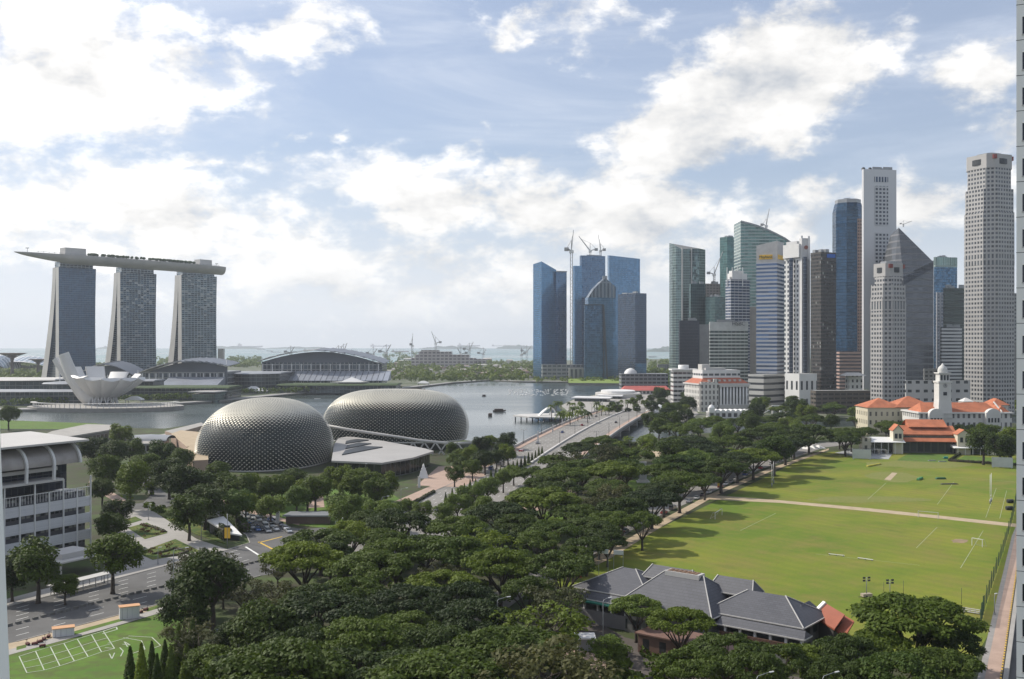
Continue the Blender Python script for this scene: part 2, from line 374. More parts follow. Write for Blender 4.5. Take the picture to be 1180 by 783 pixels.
sheet('bowling_green', [(1033, 531), (1050, 521), (1093, 525), (1092, 533), (1075, 533)], 0.09, m_lawn)
sheet('bowling_green', [(1102, 531), (1112, 525.5), (1172, 530), (1172, 537), (1150, 536)], 0.09, m_lawn)
sheet('practice_court', [(962, 522), (985, 518), (1030, 521), (1024, 529.5), (1000, 529)], 0.10, plain("grey_court", (0.33, 0.34, 0.34), 0.9))
# marks on the grass
def strip(mb, pts, w, z, m=0):
    P = [Vector((G(a, b).x, G(a, b).y, z)) for a, b in pts]
    strip_w(mb, P, w, m)
def strip_w(mb, P, w, m=0):
    for i in range(len(P) - 1):
        d = (P[i + 1] - P[i]).normalized(); n = Vector((-d.y, d.x, 0)) * w / 2
        mb.face([P[i] - n, P[i + 1] - n, P[i + 1] + n, P[i] + n], m)
mb = MB()
for L_ in [((853, 612), (894, 592)), ((1107, 655), (1133, 612)), ((1056, 632), (1080, 608)), ((940, 639), (1060, 652)), ((1000, 576), (1021, 557)), ((1080, 582), (1099, 556)), ((1136, 597), (1148, 563)), ((1152, 598), (1160, 566)), ((1068, 548), (1172, 556)), ((1012, 530), (1066, 532)), ((1019, 554.5), (1031, 555))]:
    strip(mb, L_, 0.13, 0.105)
mb.build('pitch_markings', plain("faded_line_paint", (0.42, 0.46, 0.30), 0.8), kind='structure', uv=False)
# right hand walk and road beside the field
sheet('brick_walk', [(1122, 800), (1131, 800), (1172, 618), (1172, 604), (1166, 618)], 0.06, plain("grey_slab_walk", (0.27, 0.255, 0.235), 0.9, sc=0.4))
sheet('brick_walk', [(1131, 800), (1150, 800), (1176, 640), (1178, 606), (1171, 612)], 0.09, m_pink)
sheet('side_road', [(1156, 800), (1156, 783), (1178, 640), (1240, 640), (1240, 800)], 0.05, m_asph)
mb = MB()
for (a, b), (c, d) in [((1151.5, 800), (1172.5, 655)), ]:
    p, q = G(a, b), G(c, d); mb.bar((p.x, p.y, .25), (q.x, q.y, .25), .35, .5, 1)
    for i in range(60):
        s0 = p.lerp(q, i / 60); s1 = p.lerp(q, (i + .5) / 60); mb.bar((s0.x - .1, s0.y, .52), (s1.x - .1, s1.y, .52), .3, .08, 0)
    mb.bar((p.x + .9, p.y, .5), (q.x + .9, q.y, .5), .9, 1.0, 2)
mb.build('kerb', [m_yel, plain("dark_kerb", (0.08, 0.07, 0.06)), m_pave], kind='structure')
# south lawn with its marked out layout
sheet('event_lawn', [(-60, 790), (-60, 774), (19, 752), (120, 727), (201, 702), (213, 700), (225, 715), (215, 760), (230, 830), (-60, 900)], 0.05, m_lawn)
sheet('footpath', [(-60, 768), (19, 747), (120, 720.5), (201, 696), (215, 693), (215, 698), (120, 726), (19, 753), (-60, 775)], 0.09, m_pave)
sheet('road_verge', [(-60, 757), (19, 740), (130, 711), (201, 692), (201, 696), (120, 720), (19, 747), (-60, 766)], 0.06, m_tan)
mb = MB()
for a, b in [((64, 740), (84, 727)), ((84, 732), (142, 716))]: pass
mb.prism([tuple(G(*p)[:2]) for p in [(82, 729), (141, 713), (145, 715), (83, 733)]], 0.0, 0.10); mb.prism([tuple(G(*p)[:2]) for p in [(168, 702), (199, 693), (201, 696), (170, 705.5)]], 0.0, 0.10); mb.prism([tuple(G(*p)[:2]) for p in [(19, 746), (31, 743), (30, 747), (19, 750)]], 0.0, 0.10)
mb.build('verge_grass', m_lawn, kind='structure')
mb = MB(); z = 0.095
ga, gb, gc, gd = (22, 757), (134, 724), (131, 749), (30, 783)
ev = [(22, 757), (41, 751), (58, 746), (73.6, 742), (89, 737), (105.5, 732), (119, 728)]
ev2 = [(31, 776), (51, 773), (69, 768), (85.7, 762.6), (101.6, 757.5), (117, 752), (132, 748)]
for a, b in zip(ev, ev2): strip(mb, [a, b], 0.2, z)
for f in (0.0, 0.38, 0.72, 1.0): strip(mb, [(a[0] * (1 - f) + b[0] * f, a[1] * (1 - f) + b[1] * f) for a, b in zip(ev, ev2)], 0.18, z)
strip(mb, [(119, 728), (134, 723), (135, 726), (118, 731)], 0.3, z)
for q in [[(124, 742), (148, 735)], [(142, 735.5), (163, 739), (167, 749), (153, 753.5)], [(148, 733.5), (175, 735), (185, 744.5), (176, 748)], [(126, 754), (129, 760), (132, 753)], [(138, 747), (142, 751), (139, 757)], [(141, 743), (150, 744), (143, 740), (147, 746)], [(121, 747), (131, 748)]]: strip(mb, q, 0.22, z)
mb.build('lawn_markings', plain("white_tape", (0.46, 0.50, 0.40), 0.7), kind='structure', uv=False)
# roads
up = [(-60, 718), (19, 697), (94, 677.5), (170, 658), (248, 637), (288, 625.5)]
sheet('road', [(-60, 718), (19, 697), (170, 658), (288, 625.5), (345, 611), (450, 600), (450, 645), (380, 650), (300, 664), (201, 692), (19, 740), (-60, 757)], 0.05, m_asph)
sheet('road', [(205, 560), (225, 575), (249, 592), (270, 605), (284, 617), (290, 628), (350, 640), (430, 640), (430, 622), (335, 608), (297, 595.5), (265, 585), (240, 572), (215, 557)], 0.075, m_asph)
def dr(Y): return 2 + (Y - 602) * 0.2418
sheet('road', [(dr(300), 300), (dr(300) + 37, 300), (dr(640) + 37, 640), (dr(640), 640)], 0.10, m_asph2, px=False)
sheet('pavement', [(dr(395) - 7, 395), (dr(395) - 0.5, 395), (dr(630) - .5, 630), (dr(630) - 7, 630)], 0.16, m_pink, px=False)
sheet('pavement', [(-60, 709), (19, 688), (94, 668), (140, 655), (158, 640), (120, 600), (143, 583), (171, 586), (205, 608), (227, 622), (263, 634), (248, 637), (170, 658), (19, 697), (-60, 718)], 0.14, m_pave)
sheet('drop_off_road', [(160, 545), (172, 545), (177, 560), (190, 568), (205, 576), (199, 583), (180, 588), (140, 588), (142, 583), (165, 580), (173, 572), (166, 560)], 0.16, m_asph)
sheet('footpath', [(100, 560), (140, 583), (146, 577), (104, 553)], 0.12, m_pink)
m_gard = land_mat("garden_ground", (0.06, 0.11, 0.02), (0.16, 0.15, 0.03), (0.05, 0.09, 0.02), 0.25)
sheet('garden_bed', [(158, 638), (202, 622), (231, 636), (176, 646)], 0.22, m_gard, 0.2); sheet('garden_bed', [(147, 609), (169, 603), (193, 615), (167, 622)], 0.22, m_gard, 0.2); sheet('garden_bed', [(143, 600), (156, 596), (164, 600), (147, 605)], 0.22, m_gard, 0.2)
sheet('garden_bed', [(171, 587), (186, 584), (215, 596), (262, 628), (225, 616)], 0.20, m_gard, 0.2)
# verge by the trees beyond the queueing road
sheet('lawn', [(268, 584), (297, 593), (340, 606), (420, 612), (470, 583), (440, 560), (300, 560), (255, 575)], 0.06, m_lawn)
sheet('footpath', [(255, 576), (268, 581), (300, 590), (345, 603), (345, 606), (297, 594.5), (262, 584)], 0.12, m_pink)
sheet('square', [(480, 560), (532, 562), (560, 548), (545, 538), (505, 538)], 0.14, m_pink); sheet('square', [(358, 572), (372, 571), (374, 585), (355, 586)], 0.14, m_pink)
sheet('lawn', [(690, 570), (735, 551), (760, 548), (778, 562), (765, 582)], 0.06, m_lawn); sheet('lawn', [(615, 600), (640, 585), (668, 577), (668, 585), (630, 612)], 0.06, m_lawn); sheet('lawn', [(570, 628), (590, 622), (592, 630), (575, 634)], 0.06, m_lawn)

sheet('footpath', [(590, 592), (612, 578), (640, 568), (668, 562), (668, 566), (625, 585), (600, 602)], 0.10, m_pink); sheet('footpath', [(722, 519), (772, 521), (772, 527), (722, 526)], 0.10, m_tan)
sheet('park_road', [(560, 720), (600, 690), (660, 655), (740, 604), (810, 572), (880, 540), (950, 516), (985, 512), (985, 508), (940, 511), (870, 534), (795, 562), (725, 595), (640, 640), (560, 690), (530, 720)], 0.08, m_asph2)
sheet('footpath', [(660, 665), (700, 646), (760, 609), (826, 571), (890, 543), (955, 519), (955, 517), (885, 541), (816, 571), (750, 606), (690, 641), (650, 665)], 0.11, m_tan)
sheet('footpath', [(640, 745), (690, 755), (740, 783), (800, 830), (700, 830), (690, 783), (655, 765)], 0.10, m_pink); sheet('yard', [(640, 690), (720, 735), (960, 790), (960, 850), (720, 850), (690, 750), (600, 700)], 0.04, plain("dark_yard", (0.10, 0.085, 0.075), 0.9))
sheet('footpath', [(255, 722), (262, 716), (275, 720), (300, 735), (330, 748), (320, 760), (262, 735)], 0.1, m_pave)
# kerbs and lane paint
mb = MB()
def kerb(pts, w=0.3, h=0.16):
    for (a, b) in zip(pts, pts[1:]):
        p, q = G(*a), G(*b); mb.bar((p.x, p.y, h / 2 + .02), (q.x, q.y, h / 2 + .02), w, h)
kerb([(-60, 718), (19, 697), (170, 658), (263, 634), (288, 626), (284, 617), (262, 604), (249, 592)]); kerb([(19, 740), (130, 711), (201, 692), (300, 664)]); kerb([(265, 585), (297, 595.5), (335, 608)])
for off in (0, 36.5): 
    mb.bar((dr(395) + off, 395, .1), (dr(600) + off, 600, .1), .3, .22)
mb.build('kerb', m_pave, kind='structure')
mb = MB(); med = [(-60, 740), (18, 720), (102, 698), (200, 674), (306, 645.5)]
kerbm = MB()
for (a, b) in zip(med, med[1:]):
    p, q = G(*a), G(*b); n = int((q - p).length / 2.2)
    for i in range(n):
        s0, s1 = p.lerp(q, i / n), p.lerp(q, (i + .62) / n); kerbm.bar((s0.x, s0.y, .3), (s1.x, s1.y, .3), .45, .6)
kerbm.build('median_barrier', plain("weathered_concrete", (0.17, 0.165, 0.15), 0.9, sc=.6), kind='structure')
def lanes(A, B, f, z=0.075, w=0.2, dash=3.0, gap=6.0):
    a = [G(*p) for p in A]; b = [G(*p) for p in B]
    P = [x.lerp(y, f) for x, y in zip(a, b)]
    for p, q in zip(P, P[1:]):
        d = (q - p).length; n = max(1, int(d / (dash + gap)))
        for i in range(n):
            s0, s1 = p.lerp(q, i / n), p.lerp(q, (i + dash / (dash + gap)) / n); s0.z = s1.z = z; strip_w(mb, [s0, s1], w)
upm = [(19, 697), (102, 675.5), (200, 650), (290, 625.5)]; mdm = [(18, 720), (102, 698), (200, 674), (306, 645.5)]; lom = [(19, 740), (102, 718), (201, 692), (315, 661)]
for f in (0.2, 0.4, 0.6, 0.8): lanes(upm, mdm, f)
for f in (0.33, 0.67): lanes(mdm, lom, f)
strip(mb, [(283, 630.6), (306, 645)], 0.7, 0.08)
for i in range(1, 5):
    o = i * 3.7 * 2
    lanes([(249, 592), (284, 617)], [(265, 585), (335, 608)], i / 5, z=0.10)
for off in (4, 7.4, 10.8, 14.2, 22, 25.4, 28.8, 32.2):
    for Y in range(400, 590, 9): strip_w(mb, [Vector((dr(Y) + off, Y, .125)), Vector((dr(Y + 3) + off, Y + 3, .125))], 0.2)
mb.build('lane_markings', m_white, kind='structure', uv=False)
mb = MB(); strip(mb, [(298, 625), (321, 637)], 0.7, 0.11); strip(mb, [(298, 626), (325, 619)], 0.7, 0.11); strip(mb, [(321, 637), (345, 628)], 0.5, 0.11); mb.build('junction_markings', m_yel, kind='structure', uv=False)
# median of the boulevard
mb = MB(); mb.prism([(dr(400) + 17, 400), (dr(400) + 20, 400), (dr(596) + 20, 596), (dr(596) + 17, 596)], 0.08, 0.3); mb.build('median_strip', m_gard, kind='structure')
# far waterside lawn and its sea wall
p = [G(655, 443), G(718, 443.5), G(718, 438), G(655, 438)]
mb = MB(); mb.prism([(v.x, v.y) for v in p], -2.5, 2.2, 1, 0); mb.build('waterside_lawn', [plain("bright_turf", (0.17, 0.24, 0.04), .9, sc=.02), plain("sea_wall", (0.2, 0.19, 0.17))], kind='structure')
p = [(x, y) for x, y in [(-520, 790), (-325, 775), (-300, 800), (-340, 835), (-430, 870), (-600, 880)]]
mb = MB(); mb.prism(p, -2.5, 0.5, 1, 0); mb.build('floating_pitch', [m_lawn, plain("platform_edge", (0.3, 0.3, 0.3))], kind='structure')
sheet('riverside_paving', [(106, 874), (64, 892), (54, 1002), (52, 1085), (76, 1217), (134, 1395), (182, 1560), (230, 1560), (215, 1240), (190, 1100), (175, 960), (150, 866)], 0.06, m_pave, px=False)
# low islands on the horizon
mb = MB(); rr = random.Random(5)
for (x0, x1, D, h) in [(760, 800, 11000, 55), (480, 560, 14500, 50), (210, 300, 14800, 45), (570, 625, 15000, 60), (750, 775, 9000, 35), (100, 160, 15000, 45), (300, 380, 15200, 35)]:
    a, b = XZ(x0, D), XZ(x1, D); n = 14; P = []
    for j in range(5):
        row = []
        for i in range(n + 1):
            t = i / n; e = math.sin(math.pi * t) ** .6 * h * rr.uniform(.6, 1.1) * math.sin(math.pi * j / 4) - 3; row.append((a + (b - a) * t, D + j * 150, e))
        P.append(row)
    mb.grid(P)
mb.build('hills', plain("island_green", (0.05, 0.08, 0.05), var=.3, sc=.004), kind='structure')
# ---------------- haze ----------------
t = MT("haze_air"); t.N.remove(t.b); pv = t.nd('ShaderNodeVolumePrincipled'); pv.inputs['Color'].default_value = (0.86, 0.92, 1.0, 1); pv.inputs['Density'].default_value = 0.00006; pv.inputs['Anisotropy'].default_value = 0.25
t.L.new(pv.outputs[0], t.N['Material Output'].inputs['Volume']); t.mat.cycles.homogeneous_volume = True if hasattr(t.mat.cycles, 'homogeneous_volume') else None
mb = MB(); mb.box(-17000, -900, -6, 17000, 18000, 300); hz = mb.build('haze', t.mat, uv=False); hz['kind'] = 'stuff'
# ================= THE RESORT ACROSS THE BAY =================
m_conc = plain("pale_concrete", (0.52, 0.50, 0.47), 0.7, sc=.02); m_whitep = plain("white_panel", (0.72, 0.71, 0.69), 0.5, var=.1, sc=.05)
m_dark = plain("dark_void", (0.03, 0.035, 0.04), 0.5); m_grey = plain("grey_metal", (0.30, 0.31, 0.32), 0.45, 0.3, sc=.05)
m_foil = plain("distant_planting", (0.045, 0.075, 0.022), 0.9, var=.5, sc=.2)
fa_mbs = [facade("resort_glass", (0.08, 0.105, 0.14), (0.045, 0.09, 0.155), 2.6, 3.4, .94, .86, gr=.18, gm=.5, wr=.4, var=.3),
          facade("resort_glass_balconies", (0.19, 0.22, 0.24), (0.05, 0.09, 0.13), 5.0, 3.4, .86, .7, gr=.16, gm=.5, var=.6, blinds=.12),
          facade("resort_glass_pale", (0.24, 0.27, 0.29), (0.07, 0.115, 0.145), 6.0, 3.4, .84, .66, gr=.14, gm=.55, var=.6, blinds=.15)]
A_ = Vector((.717, .697, 0)); B_ = Vector((-.697, .717, 0))
def hotel_tower(px, ytop, D, w, label, splay, fm):
    top = H + (HY - ytop) * D / F; t = thing('hotel_tower', label, 'hotel tower', (XZ(px, D), D, 0), group='the three towers under the roof deck')
    n = 14
    def prof(z):
        k = 1 - z / top; return k
    def slab(f0, f1, name, mats, x0=0, x1=w):
        mb = MB()
        for i in range(n):
            z0, z1 = top * i / n, top * (i + 1) / n
            q = []
            for z in (z0, z1): q.append((f0(z), f1(z), z))
            P = lambda a, b, z: A_ * a + B_ * b + Vector((0, 0, z))
            (a0, b0, _), (a1, b1, _) = q
            taper = lambda z: 1.5 * math.sin(math.pi * z / top)
            xa0, xb0, xa1, xb1 = x0, x1 - taper(z0), x0, x1 - taper(z1)
            mb.face([P(xa0, a0, z0), P(xb0, a0, z0), P(xb1, a1, z1), P(xa1, a1, z1)], 0)          # glass front
            mb.face([P(xb0, b0, z0), P(xa0, b0, z0), P(xa1, b1, z1), P(xb1, b1, z1)], 0)          # glass back
            mb.face([P(xa0, b0, z0), P(xa0, a0, z0), P(xa1, a1, z1), P(xa1, b1, z1)], 1)          # end wall
            mb.face([P(xb0, a0, z0), P(xb0, b0, z0), P(xb1, b1, z1), P(xb1, a1, z1)], 1)
        z = top; mb.face([P(x0, f0(z), z), P(x1, f0(z), z), P(x1, f1(z), z), P(x0, f1(z), z)], 1)
        return mb.build(name, mats, t)
    slab(lambda z: -1.5 * prof(z), lambda z: 12 + 1.0 * prof(z), 'front_slab', [fm, m_conc])
    inner = lambda z: 12.2 + splay * prof(z) ** 1.7; outer = lambda z: 25 + (splay + 10) * prof(z) ** 1.55
    slab(inner, outer, 'rear_slab', [fm, m_conc])
    mb = MB(); P = lambda a, b, z: A_ * a + B_ * b + Vector((0, 0, z)); hz_ = top * .62
    for i in range(8):
        z0, z1 = hz_ * i / 8, hz_ * (i + 1) / 8
        mb.face([P(4, inner(z0) + .5, z0), P(4, 12, z0), P(4, 12, z1), P(4, inner(z1) + .5, z1)])
    mb.build('atrium_glass', facade("atrium_glass", (0.10, 0.11, 0.12), (0.04, 0.06, 0.08), 3, 4, .85, .85), t)
    mb = MB(); c = [P(3, 2, 0), P(w - 4, 2, 0), P(w - 4, 24, 0), P(3, 24, 0)]; mb.prism([(q.x, q.y) for q in c], top, top + 9); mb.build('glass_neck', fa_mbs[2], t)
    return t
hotel_tower(67.6, 308, 1590, 58, "dark blue glass hotel tower with a splayed end wall, nearest the roof deck's pointed tip", 44, fa_mbs[0])
hotel_tower(138.5, 314, 1705, 63, "middle of the three splayed hotel towers, with a speckled balcony front", 40, fa_mbs[1])
hotel_tower(209, 317, 1800, 68, "greenish glass hotel tower with mottled balconies under the blunt end of the roof deck", 26, fa_mbs[2])
# the roof deck: a ship shaped hull
t = thing('roof_deck', "long boat shaped roof deck with trees laid across the tops of three hotel towers", 'roof deck', (XZ(17, 1505), 1505, 0))
tipp = PD(17, 294, 1505); endp = PD(255.5, 313, 1790); ax = Vector((endp.x - tipp.x, endp.y - tipp.y, 0)); Lk = ax.length; ax.normalize(); sidev = Vector((-ax.y, ax.x, 0))
zt = lambda s: 0
mb = MB(); P = []; org = Vector((tipp.x, tipp.y, 0))
def deck_z(s): return (tipp.z + 5) + (endp.z + 7 - tipp.z - 5) * s
for i in range(37):
    s = i / 36; wd = 19 * min(1, (s * 3.4 + .02)) ** .55 * (1 if s < .93 else (1 - ((s - .93) / .07) ** 2 * .35)); th = 1.0 + 12.5 * min(1, s * 4.2) ** .7
    cz = deck_z(s); c = org + ax * Lk * s + sidev * (22 * math.sin(math.pi * s) * -.35); row = []
    for j in range(13):
        a = math.pi * j / 12; row.append(c + sidev * (-math.cos(a) * wd) + Vector((0, 0, cz - th * math.sin(a) ** .8)) - Vector((XZ(17, 1505), 1505, 0)))
    P.append(row)
mb.grid(P); mb.face(P[-1]); mb.face([r[0] for r in P] + [r[-1] for r in P[::-1]])
mb.build('hull', plain("hull_panels", (0.40, 0.39, 0.38), .45, .2, sc=.03), t)
o0 = Vector((XZ(17, 1505), 1505, 0))
def on_deck(s, b): return org + ax * Lk * s + sidev * (b + 22 * math.sin(math.pi * s) * -.35) + Vector((0, 0, deck_z(s))) - o0
for s0, s1, h in ((.195, .285, 11), (.855, .925, 10)):
    mb = MB(); q = [on_deck(s0, -8), on_deck(s1, -8), on_deck(s1, 8), on_deck(s0, 8)]; mb.prism([(v.x, v.y) for v in q], deck_z(s0) - 1, deck_z(s0) + h); mb.build('plant_room', m_conc, t)
mb = MB(); rr = random.Random(3)
for i in range(120):
    s = rr.choice([rr.uniform(.3, .5), rr.uniform(.5, .84), rr.uniform(.62, .8)]); c = on_deck(s, rr.uniform(-16, -4)); r = rr.uniform(1.8, 3.6)
    mb.lathe([(r * .5, c.z + 1), (r, c.z + 2.5), (r * .8, c.z + 4.3), (r * .2, c.z + 5)], 6, c.x, c.y, 0, False)
mb.build('deck_planting', m_foil, t, kind='stuff')
mb = MB()
for i in range(40):
    s = .07 + i * .0225; c = on_deck(s, -17); mb.bar(c, c + Vector((0, 0, 1.6)), .5); 
mb.bar(on_deck(.07, -17) + Vector((0, 0, 1.5)), on_deck(.95, -17) + Vector((0, 0, 1.5)), .3); mb.build('railing', m_grey, t)
for s, h in ((.05, 7), (.97, 6)): mb = MB(); c = on_deck(s, 0); mb.bar(c, c + Vector((0, 0, h)), .5); mb.box(c.x - 2.5, c.y - .4, c.z + h - 1, c.x + 2.5, c.y + .4, c.z + h); mb.build('mast', m_grey, t)

# ---- lotus shaped museum
D0 = 1075; c0 = Vector((XZ(118, D0), D0, 0)); t = thing('lotus_museum', "white lotus shaped museum with upturned petals on the far waterfront", 'museum', c0)
def petal(phi, reach, height, w0, w1, p=2.0, zb=13, keel=7.0):
    mb = MB(); n = 14; rows = []; d = Vector((math.cos(phi), math.sin(phi), 0)); s_ = Vector((-d.y, d.x, 0))
    for i in range(n + 1):
        k = i / n; r = 3 + reach * k; z = zb + height * k ** p; w = w0 + (w1 - w0) * k
        dz = height * p * max(k, .02) ** (p - 1) / reach; nn = (Vector((0, 0, 1)) - d * dz).normalized(); th = keel * (1 - .4 * k)
        c = d * r + Vector((0, 0, z)); row = []
        for a in (-1, -.6, 0, .6, 1): row.append(c + s_ * (w * a) - nn * (th * (1 - abs(a) ** 2.2)) + nn * 0)
        for a in (.8, 0, -.8): row.append(c + s_ * (w * a) + nn * .6)
        rows.append(row)
    mb.grid(rows, wrap=True); mb.face(rows[-1]); return mb
pw_ = plain("museum_white", (0.62, 0.61, 0.59), .45, var=.06, sc=.03)
for phi, re, he, w0, w1, p in ((184, 43, 38, 7, 5, 1.9), (203, 30, 44, 11, 9, 1.9), (165, 30, 28, 6, 9, 2.0), (250, 30, 20, 8, 11, 1.7), (278, 31, 18, 8, 11, 1.6), (306, 33, 17, 8, 11, 1.6), (333, 36, 17, 8, 11, 1.6), (2, 38, 17, 8, 11, 1.6), (38, 34, 20, 8, 11, 1.7), (80, 30, 22, 8, 11, 1.7), (125, 30, 28, 8, 10, 1.9)):
    pp = petal(R(phi), re, he, w0, w1, p, keel=17 if phi == 203 else (10 if phi == 184 else 7)).build('petal', pw_, t)
mb = MB(); mb.lathe([(9, 6), (10, 9), (15, 12), (22, 16), (10, 22)], 24); mb.build('bowl', pw_, t)
mb = MB()
for i in range(14):
    a = 2 * math.pi * i / 14; b = a + .22; mb.bar((16 * math.cos(a), 16 * math.sin(a), 0), (13 * math.cos(b), 13 * math.sin(b), 14), .8); mb.bar((16 * math.cos(a), 16 * math.sin(a), 0), (13 * math.cos(a - .22), 13 * math.sin(a - .22), 14), .8)
mb.build('lattice_column', pw_, t)
mb = MB(); mb.lathe([(8, 0), (8, 9)], 16); mb.build('stair_core', m_dark, t)
# round promontory below the museum
mb = MB(); c1 = Vector((XZ(120, 1040), 1040)); P = []
for i in range(40):
    a = 2 * math.pi * i / 40; P.append((c1.x + 78 * math.cos(a), 1045 + 46 * math.sin(a)))
mb.prism(P, -3, 2.2, 1, 0); o = mb.build('promontory', [m_pave, plain("sea_wall_stone", (0.24, 0.23, 0.21))], kind='structure')
t = thing('colonnade', "long white boardwalk colonnade curving along the waterfront below the lotus museum", 'colonnade', (c1.x, 1045, 2.2))
mb = MB(); mt_ = MB()
for i in range(40):
    a = R(180 + 4.5 * i + 2); b = a + R(4.5); p, q = Vector((72 * math.cos(a), 42 * math.sin(a), 4.4)), Vector((72 * math.cos(b), 42 * math.sin(b), 4.4))
    mt_.bar(p, q, 5, .5); mb.bar((p.x, p.y, 0), (p.x, p.y, 4.3), .5)
mb.build('post', m_whitep, t, kind='stuff'); mt_.build('canopy', m_conc, t)
# ---- crystal pavilions
def pavilion(px0, px1, y0, yt, D, label, col):
    x0, x1 = XZ(px0, D), XZ(px1, D); w = x1 - x0; h = ZY(yt, D) + 1.5; t = thing('glass_pavilion', label, 'pavilion', (x0, D, -1.5), group='glass pavilions standing in the bay')
    mb = MB(); mb.prism([(0, 0), (w * .9, -4), (w, 18), (w * .15, 24)], 0, [h * .8, h * .85, h, h * .9], 0, 1, top=[(-3, -2), (w * .93, -6), (w + 3, 20), (w * .12, 26)]); mb.build('faceted_glass', [facade(label, (0.12, 0.13, 0.13), col, 3, 3, .9, .9, gm=.4, gr=.15), m_conc], t)
    mb = MB(); mb.prism([(-6, -4), (w * .95, -9), (w + 6, 14), (w * .3, 30)], h * .98, h + .9); mb.build('roof_plate', m_conc, t); return t
pavilion(224, 252, 463, 452, 1165, "greenish faceted glass pavilion standing in the water left of the domes", (0.10, 0.15, 0.13)); 
pavilion(386, 418, 449, 441, 1380, "dark glass pavilion with a white pyramid roof in the far bay", (0.05, 0.06, 0.07))
mb = MB(); D = 1390; a, b = XZ(388, D), XZ(420, D); mb.face([(a, D, ZY(442, D)), (b, D, ZY(442, D)), ((a + b) / 2, D + 12, ZY(435, D))]); mb.face([(b, D, ZY(442, D)), (b, D + 26, ZY(442, D)), ((a + b) / 2, D + 12, ZY(435, D))]); mb.face([(a, D + 26, ZY(442, D)), (a, D, ZY(442, D)), ((a + b) / 2, D + 12, ZY(435, D))])
mb.face([(b, D + 26, ZY(442, D)), (a, D + 26, ZY(442, D)), ((a + b) / 2, D + 12, ZY(435, D))])
o = mb.build('roof_pyramid', m_whitep); o.parent = [x for x in S.objects if x.name == 'glass_pavilion.001'][0]; o.location = -o.parent.location
# ---- halls with layered roofs
fa_hall = facade("hall_glass", (0.34, 0.34, 0.33), (0.06, 0.08, 0.10), 6, 7, .82, .8, gr=.2, gm=.3)
def hall(px0, px1, yap, yeave_l, yeave_r, ybase, D, label, slope=60, canopy=None, tilt=0.5):
    x0, x1 = XZ(px0, D), XZ(px1, D); w = x1 - x0; t = thing('exhibition_hall', label, 'hall', (x0, D, 0), group='halls with layered arched roofs')
    zl, zr, za = ZY(yeave_l, D), ZY(yeave_r, D), ZY(yap, D); n = 13
    def arch(k): return (zl * (1 - k) + zr * k) + (za - (zl + zr) / 2) * (1 - abs(2 * k - 1) ** 1.8)
    body = MB(); body.prism([(6, 6), (w - 6, 6), (w - 6, 90), (6, 90)], 0, min(zl, zr) + 1.0); body.build('glass_front', fa_hall, t)
    g = MB()
    P = [(w * .02 + (w * .96) * i / 24, 9, arch(i / 24) - 1.5) for i in range(25)]; g.face([(w * .98, 9, 2), (w * .02, 9, 2)][::-1] + P[::-1]); g.build('gable_wall', plain("slate_blue_wall", (0.13, 0.145, 0.17), .6, sc=.02), t)
    for i in range(n):      # overlapping roof sheets
        k0, k1 = i / n, (i + 1) / n; mid = (k0 + k1) / 2; up_ = mid < .5
        z0, z1 = arch(k0), arch(k1); st = 1.6
        if up_: z0 += 0; z1 += st
        else: z0 += st
        mb = MB(); y0 = -8 + 14 * abs(mid - .5); 
        for zz, fl in ((0, 0), (-.7, 1)):
            q = [(w * k0 - 1, y0, z0 + zz), (w * k1 + 1, y0, z1 + zz), (w * k1 + 1, slope, z1 + zz + 3), (w * k0 - 1, slope, z0 + zz + 3)]; mb.face(q if not fl else q[::-1])
        mb.face([(w * k0 - 1, y0, z0 - .7), (w * k1 + 1, y0, z1 - .7), (w * k1 + 1, y0, z1), (w * k0 - 1, y0, z0)])
        mb.build('roof_sheet', m_rooflt if up_ else m_roofdk, t)
    mb = MB()
    for i in range(13):
        x = w * (.04 + .92 * i / 12); mb.bar((x, 0, 0), (x, 0, min(zl, zr) * .98), 1.1)
    mb.build('column', m_whitep, t)
    if canopy:
        (cx0, cx1, cy0, cy1) = canopy; a, b = XZ(cx0, D) - x0, XZ(cx1, D) - x0; zt_, zb = ZY(cy0, D), ZY(cy1, D); c = MB()
        m_ = 22
        for i in range(m_):
            u0, u1 = a + (b - a) * i / m_, a + (b - a) * (i + .9) / m_; ins = 0
            c.prism([(u0, -45), (u1, -45), (u1 + 0, -8), (u0, -8)], zb, [zb + .6, zb + .6, zt_ + 3, zt_ + 3])
        c.build('ribbed_canopy', plain("ribbed_canopy", (0.33, 0.35, 0.39), .4, .3, sc=.05), t)
    return t
m_rooflt = plain("roof_sheet_light", (0.50, 0.48, 0.45), .5, .1, sc=.02); m_roofdk = plain("roof_sheet_slate", (0.17, 0.185, 0.21), .5, .2, sc=.02)
hall(297, 442, 404.5, 416.5, 419, 440, 1500, "widest layered arched roof hall, right of the hotel towers", 70, (312, 452, 430, 438))
hall(160, 262, 417, 430, 422, 440, 1330, "layered arched roof hall in front of the greenish hotel tower", 60, (198, 262, 437, 443))
hall(96, 152, 420.5, 428, 432, 440, 1380, "small layered arched roof hall behind the lotus museum", 50)
